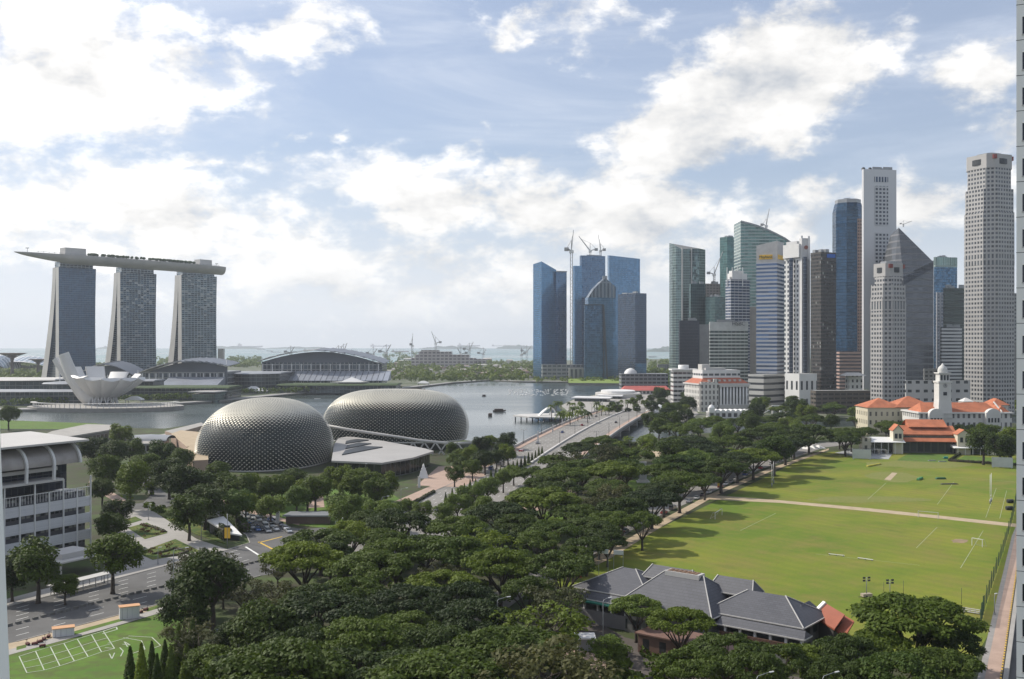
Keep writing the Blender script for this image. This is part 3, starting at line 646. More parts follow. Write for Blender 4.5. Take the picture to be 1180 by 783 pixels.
# low curved blocks of the mall
fa_mall = facade("mall_glass", (0.12, 0.13, 0.13), (0.05, 0.065, 0.07), 5, 5, .9, .8, gr=.2, gm=.3, var=.5)
def mall(px0, px1, ytop, D, depth, label, roofm, curve=6, zb=0, lip=5):
    x0, x1 = XZ(px0, D), XZ(px1, D); w = x1 - x0; h = ZY(ytop, D); t = thing('mall_block', label, 'mall building', (x0, D, 0), group='low mall blocks along the far promenade')
    P = [(w * i / 12, -curve * math.sin(math.pi * i / 12)) for i in range(13)] + [(w, depth), (0, depth)]; mb = MB(); mb.prism(P, 0, h - 1.5); mb.build('glass_wall', fa_mall, t)
    Q = [(w * i / 12 + (i - 6) * .6, -lip - curve * math.sin(math.pi * i / 12)) for i in range(13)] + [(w + 3, depth), (-3, depth)]
    mb = MB(); mb.prism(Q, h - 1.5, h, top=[(x * .98 + w * .01, y * .8 + 3) for x, y in Q]); mb.build('roof', roofm, t); return t
mall(262, 322, 429.5, 1400, 90, "rounded dark mall block with a curved grey roof between two arched halls", m_grey, 22)
mall(322, 456, 443, 1360, 60, "long low mall terrace below the widest arched hall", m_foil, 3)
mall(152, 262, 446, 1190, 60, "low tree topped mall terrace right of the lotus museum", m_foil, 3)
mall(54, 96, 441, 1130, 50, "low mall wing with a pale ribbed roof left of the lotus museum", m_grey, 8)
mall(-40, 62, 437, 1250, 80, "low glass mall block with a long white roof edge at the left margin", m_conc, 14)
mall(-40, 100, 450, 1090, 30, "lowest glass arcade facing the water at the left margin", m_grey, 4)
mall(128, 176, 438, 1230, 40, "mall wing with a sloping grey roof directly right of the lotus museum", m_grey, 3)
# little white sail roofs on the promenade
for i, (px, py, D, lab) in enumerate([(155, 459, 1090, "small white sail shelter on the promontory"), (300, 452, 1350, "low white canopy on the promenade below the rounded mall block"), (292, 447, 1370, "taller white canopy on the promenade below the rounded mall block"), (488, 441, 1620, "white event tent on the far promenade")]):
    c = PD(px, py, D); t = thing('event_canopy', lab, 'canopy', (c.x, D, 0)); mb = MB(); z = max(c.z, 5)
    mb.prism([(-9, -5), (9, -5), (9, 5), (-9, 5)], z - 2, z - 1.2); mb.prism([(-9, -5), (9, -5), (9, 5), (-9, 5)], z - 1.2, z + 2, top=[(-3, -1), (3, -1), (3, 1), (-3, 1)]); mb.build('roof', m_whitep, t)
    for x in (-8, 8):
        for y in (-4, 4): mb = MB(); mb.bar((x, y, 0), (x, y, z - 2), .5); mb.build('post', m_grey, t)
for px, D, hgt, lab in ((69, 1180, 36, "first white mast beside the lotus museum"), (77, 1185, 34, "second white mast beside the lotus museum"), (159, 1300, 32, "white mast in front of the middle hotel tower"), (261, 1340, 44, "white pointed mast at the corner of the arched hall")):
    mb = MB(); mb.tube([(0, 0, 0), (0, 0, hgt)], [1.1, .25], 6); tag(mb.build('mast', m_whitep, loc=(XZ(px, D), D, 0)), lab, 'mast')
# supertrees of the garden
def supertree(px, ytop, D, rr_, label):
    h = ZY(ytop, D); t = thing('steel_tree', label, 'steel tree', (XZ(px, D), D, 0), group='giant steel trees in the garden'); mb = MB()
    mb.lathe([(5, 0), (3, h * .3), (2.6, h * .7), (4, h * .82), (9, h * .93)], 12); mb.build('trunk', plain("planted_trunk", (0.11, 0.09, 0.08), .8), t); mb = MB()
    for i in range(28):
        a = 2 * math.pi * i / 28; mb.bar((3 * math.cos(a), 3 * math.sin(a), h * .8), (rr_ * .55 * math.cos(a), rr_ * .55 * math.sin(a), h * .92), .5); mb.bar((rr_ * .55 * math.cos(a), rr_ * .55 * math.sin(a), h * .92), (rr_ * math.cos(a + .1), rr_ * math.sin(a + .1), h), .5)
    mb.lathe([(rr_ * .55, h * .92), (rr_ * .97, h - .6), (rr_, h), (rr_ * .7, h - 1)], 28); mb.build('canopy', plain("steel_branches", (0.20, 0.15, 0.14), .6), t)
supertree(14, 407, 1900, 26, "taller giant steel tree behind the mall at the left margin"); supertree(44, 414, 2000, 18, "shorter giant steel tree next to the splayed hotel end wall"); 
# glass conservatory domes by the sea
for px, w, yt, D, lab in ((34, 40, 410, 2450, "white ribbed conservatory shell beyond the garden trees"), (2, 16, 409, 2400, "conservatory shell cut by the left margin beyond the garden")):
    x = XZ(px, D); r = w * D / F / 1.2; h = ZY(yt, D); mb = MB(); rows = []
    for i in range(9):
        a = math.pi * i / 8; rows.append([Vector((-r * math.cos(b), math.sin(a) * 0 + (i - 4) * 16 * math.sin(b) ** .5, h * math.sin(b) * (1 - .09 * abs(i - 4)))) for b in [math.pi * j / 14 for j in range(15)]])
    mb.grid(rows); tag(mb.build('conservatory', facade(lab, (0.6, 0.6, 0.6), (0.25, 0.30, 0.33), 12, 60, .8, .9, gm=.2), loc=(x, D, 0)), lab, 'conservatory')
# ================= CITY TOWERS =================
def two(pl, pc, pr, D, th):
    """footprint from the seen left edge, front corner and right edge; th = direction of the right face in degrees. Local, corner at the origin"""
    a = R(th); C = Vector((XZ(pc, D), D)); dR = Vector((math.cos(a), math.sin(a))); dL = Vector((-math.sin(a), math.cos(a)))
    kr, kl = (pr - CX) / F, (pl - CX) / F
    tr = (kr * C.y - C.x) / (dR.x - kr * dR.y) if pr > pc else 25.0
    tl = (C.x - kl * C.y) / (-dL.x + kl * dL.y) if pl < pc else 25.0
    if tr <= 0 or tr > 200: tr = 30.0
    if tl <= 0 or tl > 200: tl = 30.0
    z = Vector((0, 0)); return C, [z, dR * tr, dR * tr + dL * tl, dL * tl], dR, dL, tr, tl
def T(name, cat, label, D, group='city towers across the river'):
    return thing(name, label, cat, (0, D, 0), group=group)
def rt(t, C): t.location = (C.x, C.y, 0)
def blk(t, pl, pc, pr, D, th, ytop, name, mats, ybot=None, tops=None, inset=0, org=None):
    """a block seen between pl..pc..pr; in t's local frame"""
    C, q, dR, dL, tr, tl = two(pl, pc, pr, D, th); o = Vector((C.x - t.location.x, C.y - t.location.y))
    q = [v + o for v in q]; zb = ZY(ybot, D) if ybot else 0
    zt_ = [ZY(y, D) for y in tops] if tops else ZY(ytop, D)
    mb = MB(); mb.prism([(v.x, v.y) for v in q], zb, zt_, 0, 1); return mb.build(name, mats if isinstance(mats, list) else [mats, m_rooft], t), (C, q, dR, dL, tr, tl)
m_rooft = plain("roof_membrane", (0.28, 0.28, 0.27), .9, sc=.05)
def rooftop(t, q, z, seed=0, m=None, n=4, hh=4):
    r = random.Random(seed); mb = MB(); c = (q[0] + q[2]) / 2; e1 = q[1] - q[0]; e2 = q[3] - q[0]
    for i in range(n):
        a, b = r.uniform(-.3, .3), r.uniform(-.3, .3); p = c + e1 * a + e2 * b; w, d, h = r.uniform(.06, .16) * e1.length, r.uniform(.06, .16) * e2.length, r.uniform(.4, 1) * hh
        u, v = e1.normalized(), e2.normalized(); mb.prism([tuple(p - u * w - v * d), tuple(p + u * w - v * d), tuple(p + u * w + v * d), tuple(p - u * w + v * d)], z - .5, z + h)
    mb.build('plant_room', m or m_grey, t)
def tower(label, pl, pc, pr, ytop, D, th, mat_, name='office_tower', tops=None, roof=True, seed=0, crown=None, base=None):
    C = Vector((XZ(pc, D), D)); t = thing(name, label, 'office tower' if 'office' in name else name.replace('_', ' '), (C.x, C.y, 0), group='city towers across the river')
    o, (C, q, dR, dL, tr, tl) = blk(t, pl, pc, pr, D, th, ytop, 'body', mat_, tops=tops)
    if roof: rooftop(t, q, ZY(ytop, D), seed)
    if crown:      # parapet band: (height, material)
        mb = MB(); z = ZY(ytop, D); c = (q[0] + q[2]) / 2; qq = [c + (v - c) * 1.012 for v in q]; mb.prism([(v.x, v.y) for v in qq], z - crown[0], z + .8); mb.build('parapet_band', crown[1], t)
    return t, q, C, dR, dL, tr, tl
blue = lambda n, s=1.0, b=(0.045, 0.10, 0.17), cw=3.0, chh=4.0, **k: facade(n, tuple(x * .55 for x in b), tuple(x * s for x in b), cw, chh, .93, .86, gr=.10, gm=.72, wr=.3, wm=.3, **k)
fb1 = blue("blue_glass_a", 2.0, (0.045, 0.105, 0.18), wob=.018, var=.2); fb2 = blue("blue_glass_b", 1.5, (0.045, 0.095, 0.17), wob=.015, var=.2); fb3 = blue("blue_glass_c", 1.9, (0.055, 0.12, 0.20), wob=.018, var=.2); 
# --- the far blue group
tower("separate slant topped blue tower on the far shore, left of the tall crane", 614.4, 624, 641, 302, 1950, 30, fb1, tops=[301.5, 310.5, 310.5, 303.5], roof=False)
t = S.objects['office_tower']; blk(t, 640, 641, 653, 1960, 24, 313, 'side_block', fb2); 
blk(t, 641, 641.5, 653.5, 1955, 24, 312.3, 'parapet', m_grey, ybot=313.6)
t, q, *_ = tower("tall blue glass tower with two cranes on its roof, behind the ridged blue block", 668, 670, 697.5, 294.5, 2080, 20, fb2, seed=4)
blk(t, 659.5, 662, 670.5, 2070, 20, 306.5, 'side_block', fb1)
t, q, *_ = tower("flat topped blue tower, tallest at the right of the far blue group", 700, 702, 737.5, 294, 2120, 12, fb3, tops=[294.5, 298, 297, 294], roof=False)
t, q, *_ = tower("dark blue slab at the right end of the far blue group", 712, 732, 745, 338, 1960, 28, facade("dark_blue_glass", (0.02, 0.035, 0.06), (0.03, 0.06, 0.11), 3, 4, .93, .85, gm=.6, gr=.1), roof=True, seed=8)
C = Vector((XZ(678, 1900), 1900)); t = thing('office_tower', "blue glass block with a ridged grey crown in the middle of the far blue group", 'office tower', (C.x, C.y, 0), group='city towers across the river')
C2, q, dR, dL, tr, tl = two(678, 682, 713.5, 1900, 12); qq = q
mb = MB(); mb.prism([(v.x, v.y) for v in q], 0, ZY(343, 1900), 0, 1); mb.build('body', [fb3, m_rooft], t)
mb = MB(); e = dR * tr; p0 = q[0]; d_ = dL * tl
pr_ = [(0.0, 343), (0.2, 333), (0.42, 326), (0.62, 320.5), (0.8, 325), (1.0, 330.5), (1.0, 343)]
f = [(p0 + e * a) for a, y in pr_]; lo = [Vector((v.x, v.y, ZY(y, 1900))) for v, (a, y) in zip(f, pr_)]; hi = [v + Vector((d_.x * .7, d_.y * .7, 0)) for v in lo]
mb.face(lo[::-1]); mb.face(hi)
for i in range(len(lo)):
    j = (i + 1) % len(lo); mb.face([lo[i], lo[j], hi[j], hi[i]])
mb.build('ridged_crown', facade("crown_ribs", (0.17, 0.20, 0.23), (0.08, 0.12, 0.17), 7, 30, .5, .9, gm=.4), t)
mb = MB(); C3 = (p0 + e * .62)
mb.box(C3.x - 4, C3.y + 8, ZY(330, 1900), C3.x + 4, C3.y + 16, ZY(317.5, 1900)); mb.build('plant_room', m_grey, t)
C = Vector((XZ(673, 1850), 1850)); t = thing('office_tower', "lowest bright blue block with a leaning dark edge, in front of the far blue group", 'office tower', (C.x, C.y, 0), group='city towers across the river')
blk(t, 673, 674, 696.5, 1850, 10, 351.8, 'body', blue('bright_blue_glass', 2.2, wob=.05)); mb = MB(); a, b = Vector((XZ(695.5, 1850) - C.x, 2, ZY(351.5, 1850))), Vector((XZ(700, 1850) - C.x, 2, 0)); mb.prism([(a.x, 0), (a.x + 1, 0), (a.x + 1, 30), (a.x, 30)], 0, a.z); mb.bar(a, b, 3.0, 3.0); mb.bar((XZ(673, 1850) - C.x, -.6, a.z), a, 1.2, 1.5); mb.build('dark_edge', m_dark, t)
t = thing('podium', "low grey glass podium at the foot of the blue towers", 'podium building', (XZ(625, 1900), 1900, 0)); blk(t, 624, 625, 672, 1900, 6, 420.5, 'hall', facade("podium_grey", (0.28, 0.29, 0.28), (0.10, 0.12, 0.13), 9, 7, .8, .5, gm=.2)); blk(t, 655, 656, 673, 1880, 4, 425, 'entrance', facade("podium_entrance", (0.3, 0.3, 0.28), (0.10, 0.12, 0.13), 8, 20, .5, .9, gm=.2))
t = thing('podium', "pale blue glass box at the foot of the dark blue slab", 'podium building', (XZ(732, 1890), 1890, 0)); blk(t, 731, 732, 745, 1890, 10, 419, 'hall', fb3)
# cranes on the far towers
def crane(px, ybase, ytop, D, jib, label, ang=70, zb=None, w=2.0):
    z0 = ZY(ybase, D) if zb is None else zb; z1 = ZY(ytop, D); t = thing('tower_crane', label, 'crane', (XZ(px, D), D, z0), group='construction cranes'); h = z1 - z0
    mm = plain("crane_steel", (0.30, 0.30, 0.30), .6) if 'm_crane' not in _lib else _lib['m_crane']; _lib['m_crane'] = mm
    mb = MB(); r = w * .5
    for x, y in ((-r, -r), (r, -r), (r, r), (-r, r)): mb.bar((x, y, 0), (x, y, h), w * .22)
    n = max(3, int(h / 6))
    for i in range(n):
        za, zc = h * i / n, h * (i + 1) / n; s = 1 if i % 2 else -1
        mb.bar((-r * s, -r, za), (r * s, -r, zc), w * .12); mb.bar((-r, r * s, za), (-r, -r * s, zc), w * .12); mb.bar((r, r * s, za), (r, -r * s, zc), w * .12)
    mb.build('mast', mm, t); mb = MB(); mb.box(-w, -w, h, w, w, h + w * 1.4); mb.build('cab', m_whitep, t)
    a = R(ang); d = Vector((math.cos(a), 0.15, math.sin(a))).normalized() * jib; mb = MB(); b0 = Vector((0, 0, h + w)); 
    for k in (Vector((0, -.8, -.6)) * w * .6, Vector((0, .8, -.6)) * w * .6, Vector((0, 0, .8)) * w * .6): mb.bar(b0 + k, b0 + d + k * .3, w * .22)
    for i in range(10):
        s_ = 1 if i % 2 else -1; mb.bar(b0 + d * (i / 10) + Vector((0, .4 * w * s_, 0)), b0 + d * ((i + 1) / 10) - Vector((0, .4 * w * s_, 0)), w * .12)
    mb.build('jib', mm, t); mb = MB(); cj = b0 - Vector((d.x, d.y, 0)).normalized() * w * 4 + Vector((0, 0, w)); mb.bar(b0, cj, w * .5); mb.box(cj.x - w, -w, cj.z - w, cj.x + w, w, cj.z + w * .6); mb.bar(cj, b0 + Vector((0, 0, w * 5)), w * .15); mb.bar(b0, b0 + Vector((0, 0, w * 5)), w * .3); mb.bar(b0 + Vector((0, 0, w * 5)), b0 + d * .8, w * .12)
    mb.build('counter_jib', mm, t); return t
crane(658.5, 430, 292, 1900, 40, "very tall slim crane mast beside the separate blue tower", 84, zb=0, w=4.0)
crane(680, 295, 291, 2090, 38, "crane with its jib reaching left on the tall blue tower's roof", 127, w=3.2); crane(692, 294, 291, 2095, 34, "crane with its jib upright on the tall blue tower's roof", 97, w=3)
# --- towers behind the old hotel
fg1 = facade("pale_green_glass", (0.20, 0.24, 0.23), (0.13, 0.19, 0.19), 2.6, 3.8, .9, .82, gr=.1, gm=.7, wr=.4, wm=.3, wob=.04)
C = Vector((XZ(781, 1500), 1500)); t = thing('office_tower', "curved grey green glass tower with a pointed left edge, leftmost of the city cluster", 'office tower', (C.x, C.y, 0), group='city towers across the river')
D = 1500; mb = MB(); x_ = lambda px: XZ(px, D) - C.x
ringlo, ringhi = [], []
prof = [(773.5, 18, 279), (775.5, 6, 280.5), (779, 0, 284), (785.5, -3, 287.5), (795, -2, 287), (806, 1, 286.5), (814, 8, 287.5), (813, 35, 287.5), (776, 40, 281)]
mb.prism([(x_(a) * (1.0), b) for a, b, y in prof], 0, [ZY(y, D) for a, b, y in prof], 0, 1); mb.build('body', [fg1, m_rooft], t)
mb = MB(); mb.prism([(x_(785), -5.5), (x_(786.2), -5.5), (x_(786.2), -2), (x_(785), -2)], 0, ZY(286, D)); mb.prism([(x_(796), -4.5), (x_(796.8), -4.5), (x_(796.8), -1), (x_(796), -1)], 0, ZY(287, D)); mb.build('fin', m_conc, t)
fdk = facade("navy_ribbed", (0.03, 0.035, 0.05), (0.02, 0.028, 0.045), 1.6, 4, .6, .9, gm=.3, gr=.2)
t, q, *_ = tower("short navy block with an open dark crown, in front of the curved grey green tower", 782, 783, 806, 369.5, 1300, 14, fdk, seed=2)
tower("plain grey windowless wall block between the navy block and the banded bank building", 805, 806, 817.5, 374, 1320, 12, plain("plain_grey_wall", (0.26, 0.26, 0.26), .8), roof=False)
fgr = facade("dark_green_glass", (0.05, 0.085, 0.085), (0.06, 0.11, 0.11), 3, 4, .9, .85, gm=.65, gr=.12)
tower("mid height dark green glass block right of the curved tower", 794, 796, 813, 327, 1420, 16, fgr, seed=3)
tower("unfinished brown concrete core with a crane on top", 812, 814, 830, 327, 1480, 16, facade("raw_concrete", (0.22, 0.19, 0.17), (0.07, 0.065, 0.06), 5, 4, .6, .5, gm=0, gr=.7), seed=5)
tower("dark green glass block below the brown concrete core", 813, 824, 835.5, 342, 1400, 40, fgr, seed=6)
crane(823, 327, 318, 1480, 36, "small crane leaning right on the brown concrete core", 68, w=2.2)
tower("tall dark green glass tower left of the sail topped green tower", 829.5, 838, 853.5, 273, 1600, 36, facade("green_glass", (0.05, 0.11, 0.11), (0.07, 0.16, 0.155), 3, 4, .92, .84, gm=.65, gr=.12), seed=7)
fg2 = facade("banded_green_glass", (0.38, 0.44, 0.41), (0.09, 0.17, 0.16), 5, 4.6, .97, .66, gm=.6, gr=.14, wr=.4)
D = 1480; C = Vector((XZ(854, D), D)); t = thing('office_tower', "large green banded glass tower whose curved top sweeps down to the right", 'office tower', (C.x, C.y, 0), group='city towers across the river')
tops = [(853.5, 255), (862, 257.5), (872, 260.5), (882, 264.5), (893, 269.5), (904, 275), (913, 281)]
mb = MB(); lo = [(XZ(a, D) - C.x, 3 * math.sin(i / 6 * math.pi) * -1) for i, (a, y) in enumerate(tops)]; pol = lo + [(x, y + 45) for x, y in lo[::-1]]; mb.prism(pol, 0, [ZY(y, D) for a, y in tops] + [ZY(y, D) for a, y in tops[::-1]], 0, 1); mb.build('body', [fg2, m_rooft], t)
mb = MB()
for i in range(len(tops) - 1):
    p, r_ = lo[i], lo[i + 1]; mb.bar((p[0], p[1] - .6, ZY(tops[i][1], D)), (r_[0], r_[1] - .6, ZY(tops[i + 1][1], D)), 1.0, 2.2)
mb.build('roof_edge', m_grey, t)
crane(883, 266, 262, 1500, 26, "thin crane on the sweeping top of the large green tower", 78, w=2)
# small white capped tower
t, q, *_ = tower("slim blue tower with a stepped white cap, above the banded bank building", 836, 842, 864, 322, 1330, 22, facade("blue_white_bands", (0.50, 0.50, 0.50), (0.06, 0.09, 0.16), 6, 3.8, .92, .68, gm=.5, gr=.15), seed=9)
blk(t, 838, 844, 861, 1333, 22, 315, 'cap', m_whitep, ybot=322.5); blk(t, 840, 845, 857, 1335, 22, 312, 'upper_cap', m_whitep, ybot=315)
mb = MB()
for a in (839, 845, 851, 857): mb.bar((XZ(a, 1330) - t.location.x, 6, ZY(330, 1330)), (XZ(a, 1330) - t.location.x, 6, ZY(308, 1330)), .9)
mb.build('antenna', m_whitep, t)
tower("narrow beige block wedged behind the banded bank building", 862, 863, 872, 354, 1350, 20, plain("beige_wall", (0.33, 0.30, 0.27), .8), roof=False)
# banded bank
fbk = facade("banded_bank", (0.48, 0.50, 0.47), (0.06, 0.085, 0.08), 5.5, 4.1, .94, .58, gm=.4, gr=.15, var=.5)
t, q, C, dR, dL, tr, tl = tower("wide low bank building with white and green bands and a faded roof sign", 817.5, 818, 862, 372, 1230, 10, fbk, seed=10, crown=(9, plain("sign_wall", (0.50, 0.51, 0.49), .7)))
def text(s, size, loc, rz, mat_, parent, name='sign_lettering', tilt=90, ext=.1):
    cu = bpy.data.curves.new(name, 'FONT'); cu.body = s; cu.size = size; cu.extrude = ext; cu.align_x = 'CENTER'; cu.align_y = 'CENTER'
    o = bpy.data.objects.new(name, cu); link(o); dg = bpy.context.evaluated_depsgraph_get(); me = bpy.data.meshes.new_from_object(o.evaluated_get(dg)); bpy.data.objects.remove(o)
    o = bpy.data.objects.new(name, me); link(o); me.materials.append(mat_); o.location = loc; o.rotation_euler = (R(tilt), 0, rz); o.parent = parent; return o
m_sigd = plain("dark_sign", (0.08, 0.08, 0.09)); m_sigy = plain("yellow_sign", (0.80, 0.48, 0.04), .5); m_sigb = plain("blue_sign", (0.03, 0.12, 0.45), .5)
pq = q[0].lerp(q[1], .74) - Vector((-dR.y, dR.x)) * 1.5
text("HSBC", 7.0, (pq.x, pq.y, ZY(373.2, 1230)), R(10), m_sigd, t)
# tower with the yellow sign: a shadowed curve of its neighbour falls on it in the photo; here two faces
fyb = facade("silver_blue_bands", (0.52, 0.52, 0.54), (0.07, 0.12, 0.22), 30, 4.3, 1.0, .5, gm=.6, gr=.14, wr=.45)
D = 1120; C = Vector((XZ(884, D), D)); t = thing('office_tower', "silver and blue banded bank tower with a yellow sign near its sloping top", 'office tower', (C.x, C.y, 0), group='city towers across the river')
Cc, q, dR, dL, tr, tl = two(871.5, 895.5, 903.5, D, 60); o = Vector((Cc.x - C.x, Cc.y - C.y)); q = [v + o for v in q]
ys = [277.5, 278.0, 280.5, 282]
mb = MB(); mb.prism([(v.x, v.y) for v in q], ZY(432, D), ZY(302, D)); mb.build('body', fyb, t); mb = MB(); mb.prism([(v.x, v.y) for v in q], ZY(302, D), [ZY(y, D) for y in ys]); mb.build('blank_top', plain("silver_panels", (0.50, 0.48, 0.46), .5, .1), t)
mb = MB(); nL = Vector((-dR.x, -dR.y)); a0, a1 = q[0].lerp(q[3], .22), q[0].lerp(q[3], .85); zc, zd = ZY(298.5, D), ZY(293.3, D); n_ = nL * .6
mb.prism([tuple(a0 + n_), tuple(a0 + nL * .05), tuple(a1 + nL * .05), tuple(a1 + n_)], zc, zd); sg = mb.build('sign_board', m_sigy, t)
mid = (a0 + a1) / 2 + nL * .75; text("Maybank", 4.2, (mid.x, mid.y, (zc + zd) / 2), math.atan2(-dL.y, -dL.x), plain("black_sign_ink", (0.03, 0.03, 0.03)), t)
ang0 = math.atan2(dL.y, dL.x)
mb = MB(); nR = Vector((dR.y, -dR.x)); b0, b1 = q[0].lerp(q[1], .1), q[0].lerp(q[1], .85); mb.prism([tuple(b0 + nR * .05), tuple(b0 + nR * .5), tuple(b1 + nR * .5), tuple(b1 + nR * .05)], zc, zd); mb.build('sign_board', m_sigy, t)
o1, (Cq, qp, *_r) = blk(t, 862, 880, 904, 1090, 40, 432, 'podium', facade("podium_bands", (0.46, 0.45, 0.43), (0.05, 0.055, 0.06), 40, 6.5, 1, .38, gm=.2, gr=.2)); 
mb = MB(); mb.bar((XZ(872, 1090) - C.x, -34, 10), (XZ(872, 1090) - C.x, -34, 30), .1); 
# white tower with a battlement crown
fw = facade("white_slit_windows", (0.66, 0.65, 0.63), (0.05, 0.06, 0.08), 4.6, 5.2, .45, .55, gm=.3, gr=.2, var=.5)
D = 1090; t, q, C, dR, dL, tr, tl = tower("white stone tower with a notched crown and round emblem, beside the yellow signed tower", 903.8, 921, 931, 297, D, 30, fw, roof=False)
oo, (C_, qc, *_r) = blk(t, 902.3, 920.5, 932.5, D - 3, 30, 281, 'crown', plain("white_stone", (0.66, 0.65, 0.63), .6, var=.08), ybot=296.5)
blk(t, 906, 918, 926, D + 5, 30, 278, 'crown_top', plain("white_stone_top", (0.6, 0.59, 0.58), .6, var=.08), ybot=282)
blk(t, 921, 924, 933.5, D - 4, 20, 274.5, 'corner_pier', plain("white_stone_pier", (0.6, 0.59, 0.58), .6, var=.08))
mb = MB()
for a, y in ((923.5, 272), (931.5, 272.5)): x = XZ(a, D) - C.x; mb.box(x - 1, -2, ZY(300, D), x + 1, 0, ZY(y, D))
mb.build('finial', m_whitep, t)
mb = MB()
for i in range(20):
    a = 2 * math.pi * i / 20; b = 2 * math.pi * (i + 1) / 20; r = 2.2; c = Vector((XZ(927, D) - C.x, -6, ZY(286, D))); mb.face([c, c + Vector((r * math.cos(a), 0, r * math.sin(a))), c + Vector((r * math.cos(b), 0, r * math.sin(b)))])
mb.build('emblem', plain("dull_red_disc", (0.25, 0.10, 0.08)), t)
mb = MB()
for a, w in ((913.3, 1.9), (926, 1.6)): x = XZ(a, D) - C.x; yy = 3 if a < 920 else -7; mb.box(x - w, yy - .3 + (0 if a > 920 else 2), ZY(440, D), x + w, yy + 4, ZY(297, D))
mb.build('glass_strip', facade("strip_glass", (0.15, 0.17, 0.2), (0.06, 0.08, 0.12), 2, 4, .9, .85), t)
fw2 = facade("white_podium", (0.68, 0.67, 0.65), (0.03, 0.035, 0.04), 7.0, 18, .38, .5, gm=.1, gr=.3, off=(0, 4))
t2 = thing('podium', "blank white stone podium with tall dark slots at the foot of the white tower", 'podium building', (XZ(921, 1040), 1040, 0)); blk(t2, 904.5, 921, 941.5, 1040, 28, 431, 'block', fw2)
# dark brown block
fbr = facade("brown_glass", (0.055, 0.048, 0.043), (0.035, 0.036, 0.036), 2.0, 3.8, .8, .6, gm=.35, gr=.25, var=.7, blinds=.04)
t, q, C, dR, dL, tr, tl = tower("dark brown glass slab with a small blue sign at its top right", 934, 946, 963.6, 290.5, 1060, 26, fbr, seed=11)
zc = ZY(294.6, 1060); aa = q[0].lerp(q[1], .66); nR = Vector((dR.y, -dR.x)); mb = MB(); b0, b1 = q[0].lerp(q[1], .38), q[0].lerp(q[1], .92); mb.prism([tuple(b0 + nR * .05), tuple(b0 + nR * .5), tuple(b1 + nR * .5), tuple(b1 + nR * .05)], zc - 1.9, zc + 1.9); mb.build('sign_board', m_sigb, t)
t = thing('low_block', "dark low brown office block between the trees and the brown slab", 'low building', (XZ(935, 940), 940, 0)); blk(t, 934, 940, 1004, 960, 6, 450.5, 'block', facade("brown_low", (0.09, 0.075, 0.06), (0.03, 0.03, 0.03), 6, 4, .8, .45, gm=.1))
# octagonal tower
foc = blue("octagon_glass", 1.0, (0.035, 0.08, 0.14), 2.5, 4.0); D = 1240; cx_ = 977; C = Vector((XZ(cx_, D + 17), D + 17)); t = thing('office_tower', "octagonal dark blue tower with bronze pier and stepped crown, left of the tall white slab", 'office tower', (C.x, C.y, 0), group='city towers across the river')
def octo(r, n=8, ph=22.5): return [(r * math.cos(R(ph + 360 / n * i)), r * math.sin(R(ph + 360 / n * i))) for i in range(n)]
r0 = 16 * D / F * 1.08; mb = MB(); mb.prism(octo(r0), 0, ZY(243, D)); mb.build('body', foc, t); mb = MB(); mb.prism(octo(r0), ZY(243, D), ZY(233, D), top=octo(r0 * .86)); mb.build('sloped_crown', foc, t); mb = MB(); mb.prism(octo(r0 * .84), ZY(233, D), ZY(228.7, D)); mb.build('roof_block', m_grey, t)
mb = MB(); x = r0 * .52; mb.box(x - 3.4, -r0 * .93, 0, x + 2.5, -r0 * .3, ZY(252, D)); mb.build('bronze_pier', facade("bronze_bands", (0.30, 0.20, 0.16), (0.06, 0.06, 0.07), 3, 4, .6, .5, gm=.3), t)
mb = MB(); mb.prism([(-r0 * .9, -r0 * 1.05), (r0 * .55, -r0 * 1.05), (r0 * .55, -r0 * .3), (-r0 * .9, -r0 * .3)], 0, ZY(405, D)); mb.build('stone_base', facade("pink_bands", (0.40, 0.28, 0.24), (0.06, 0.06, 0.07), 8, 4.2, 1, .5, gm=.3), t)
mb = MB(); mb.bar((0, 0, ZY(229, D)), (0, 0, ZY(226.5, D)), .6); mb.bar((-5, 0, ZY(226.7, D)), (3, 0, ZY(226.2, D)), .5); mb.build('antenna', m_grey, t)
# tall white slab with a central window column
D = 1180; t, q, C, dR, dL, tr, tl = tower("tallest white slab tower with grids of small dark windows down its centre", 993.2, 995.2, 1033, 195, D, 10, plain("white_tower_skin", (0.56, 0.56, 0.57), .55, .05, var=.07, sc=.01), seed=12)
e = dR * tr; nR = Vector((dR.y, -dR.x)); mf = facade("grid_windows", (0.50, 0.50, 0.51), (0.03, 0.04, 0.06), 4.6, 4.4, .62, .55, gm=.3, gr=.2)
zb_ = [(203.5, 209.5, .32, .74), (214, 260, .33, .74), (268, 330, .33, .74), (336, 430, .33, .74)]
for i, (y0, y1, f0, f1) in enumerate(zb_):
    mb = MB(); a, b = q[0] + e * f0, q[0] + e * f1; mb.prism([tuple(a), tuple(a + nR * .5), tuple(b + nR * .5), tuple(b)], ZY(y1, D), ZY(y0, D)); mb.build('window_grid', mf if i else facade("grid_windows_top", (0.5, 0.5, 0.5), (0.03, 0.05, 0.09), 3.6, 30, .6, .9), t)
mb = MB()
for i, f in enumerate((.1, .3, .55, .8, .92)): c = q[0] + e * f + dL * 8; mb.lathe([(2.2, ZY(195, D)), (2.2, ZY(195, D) + 2.5), (1, ZY(195, D) + 3.5)], 8, c.x, c.y)
mb.build('roof_tank', m_dark, t)
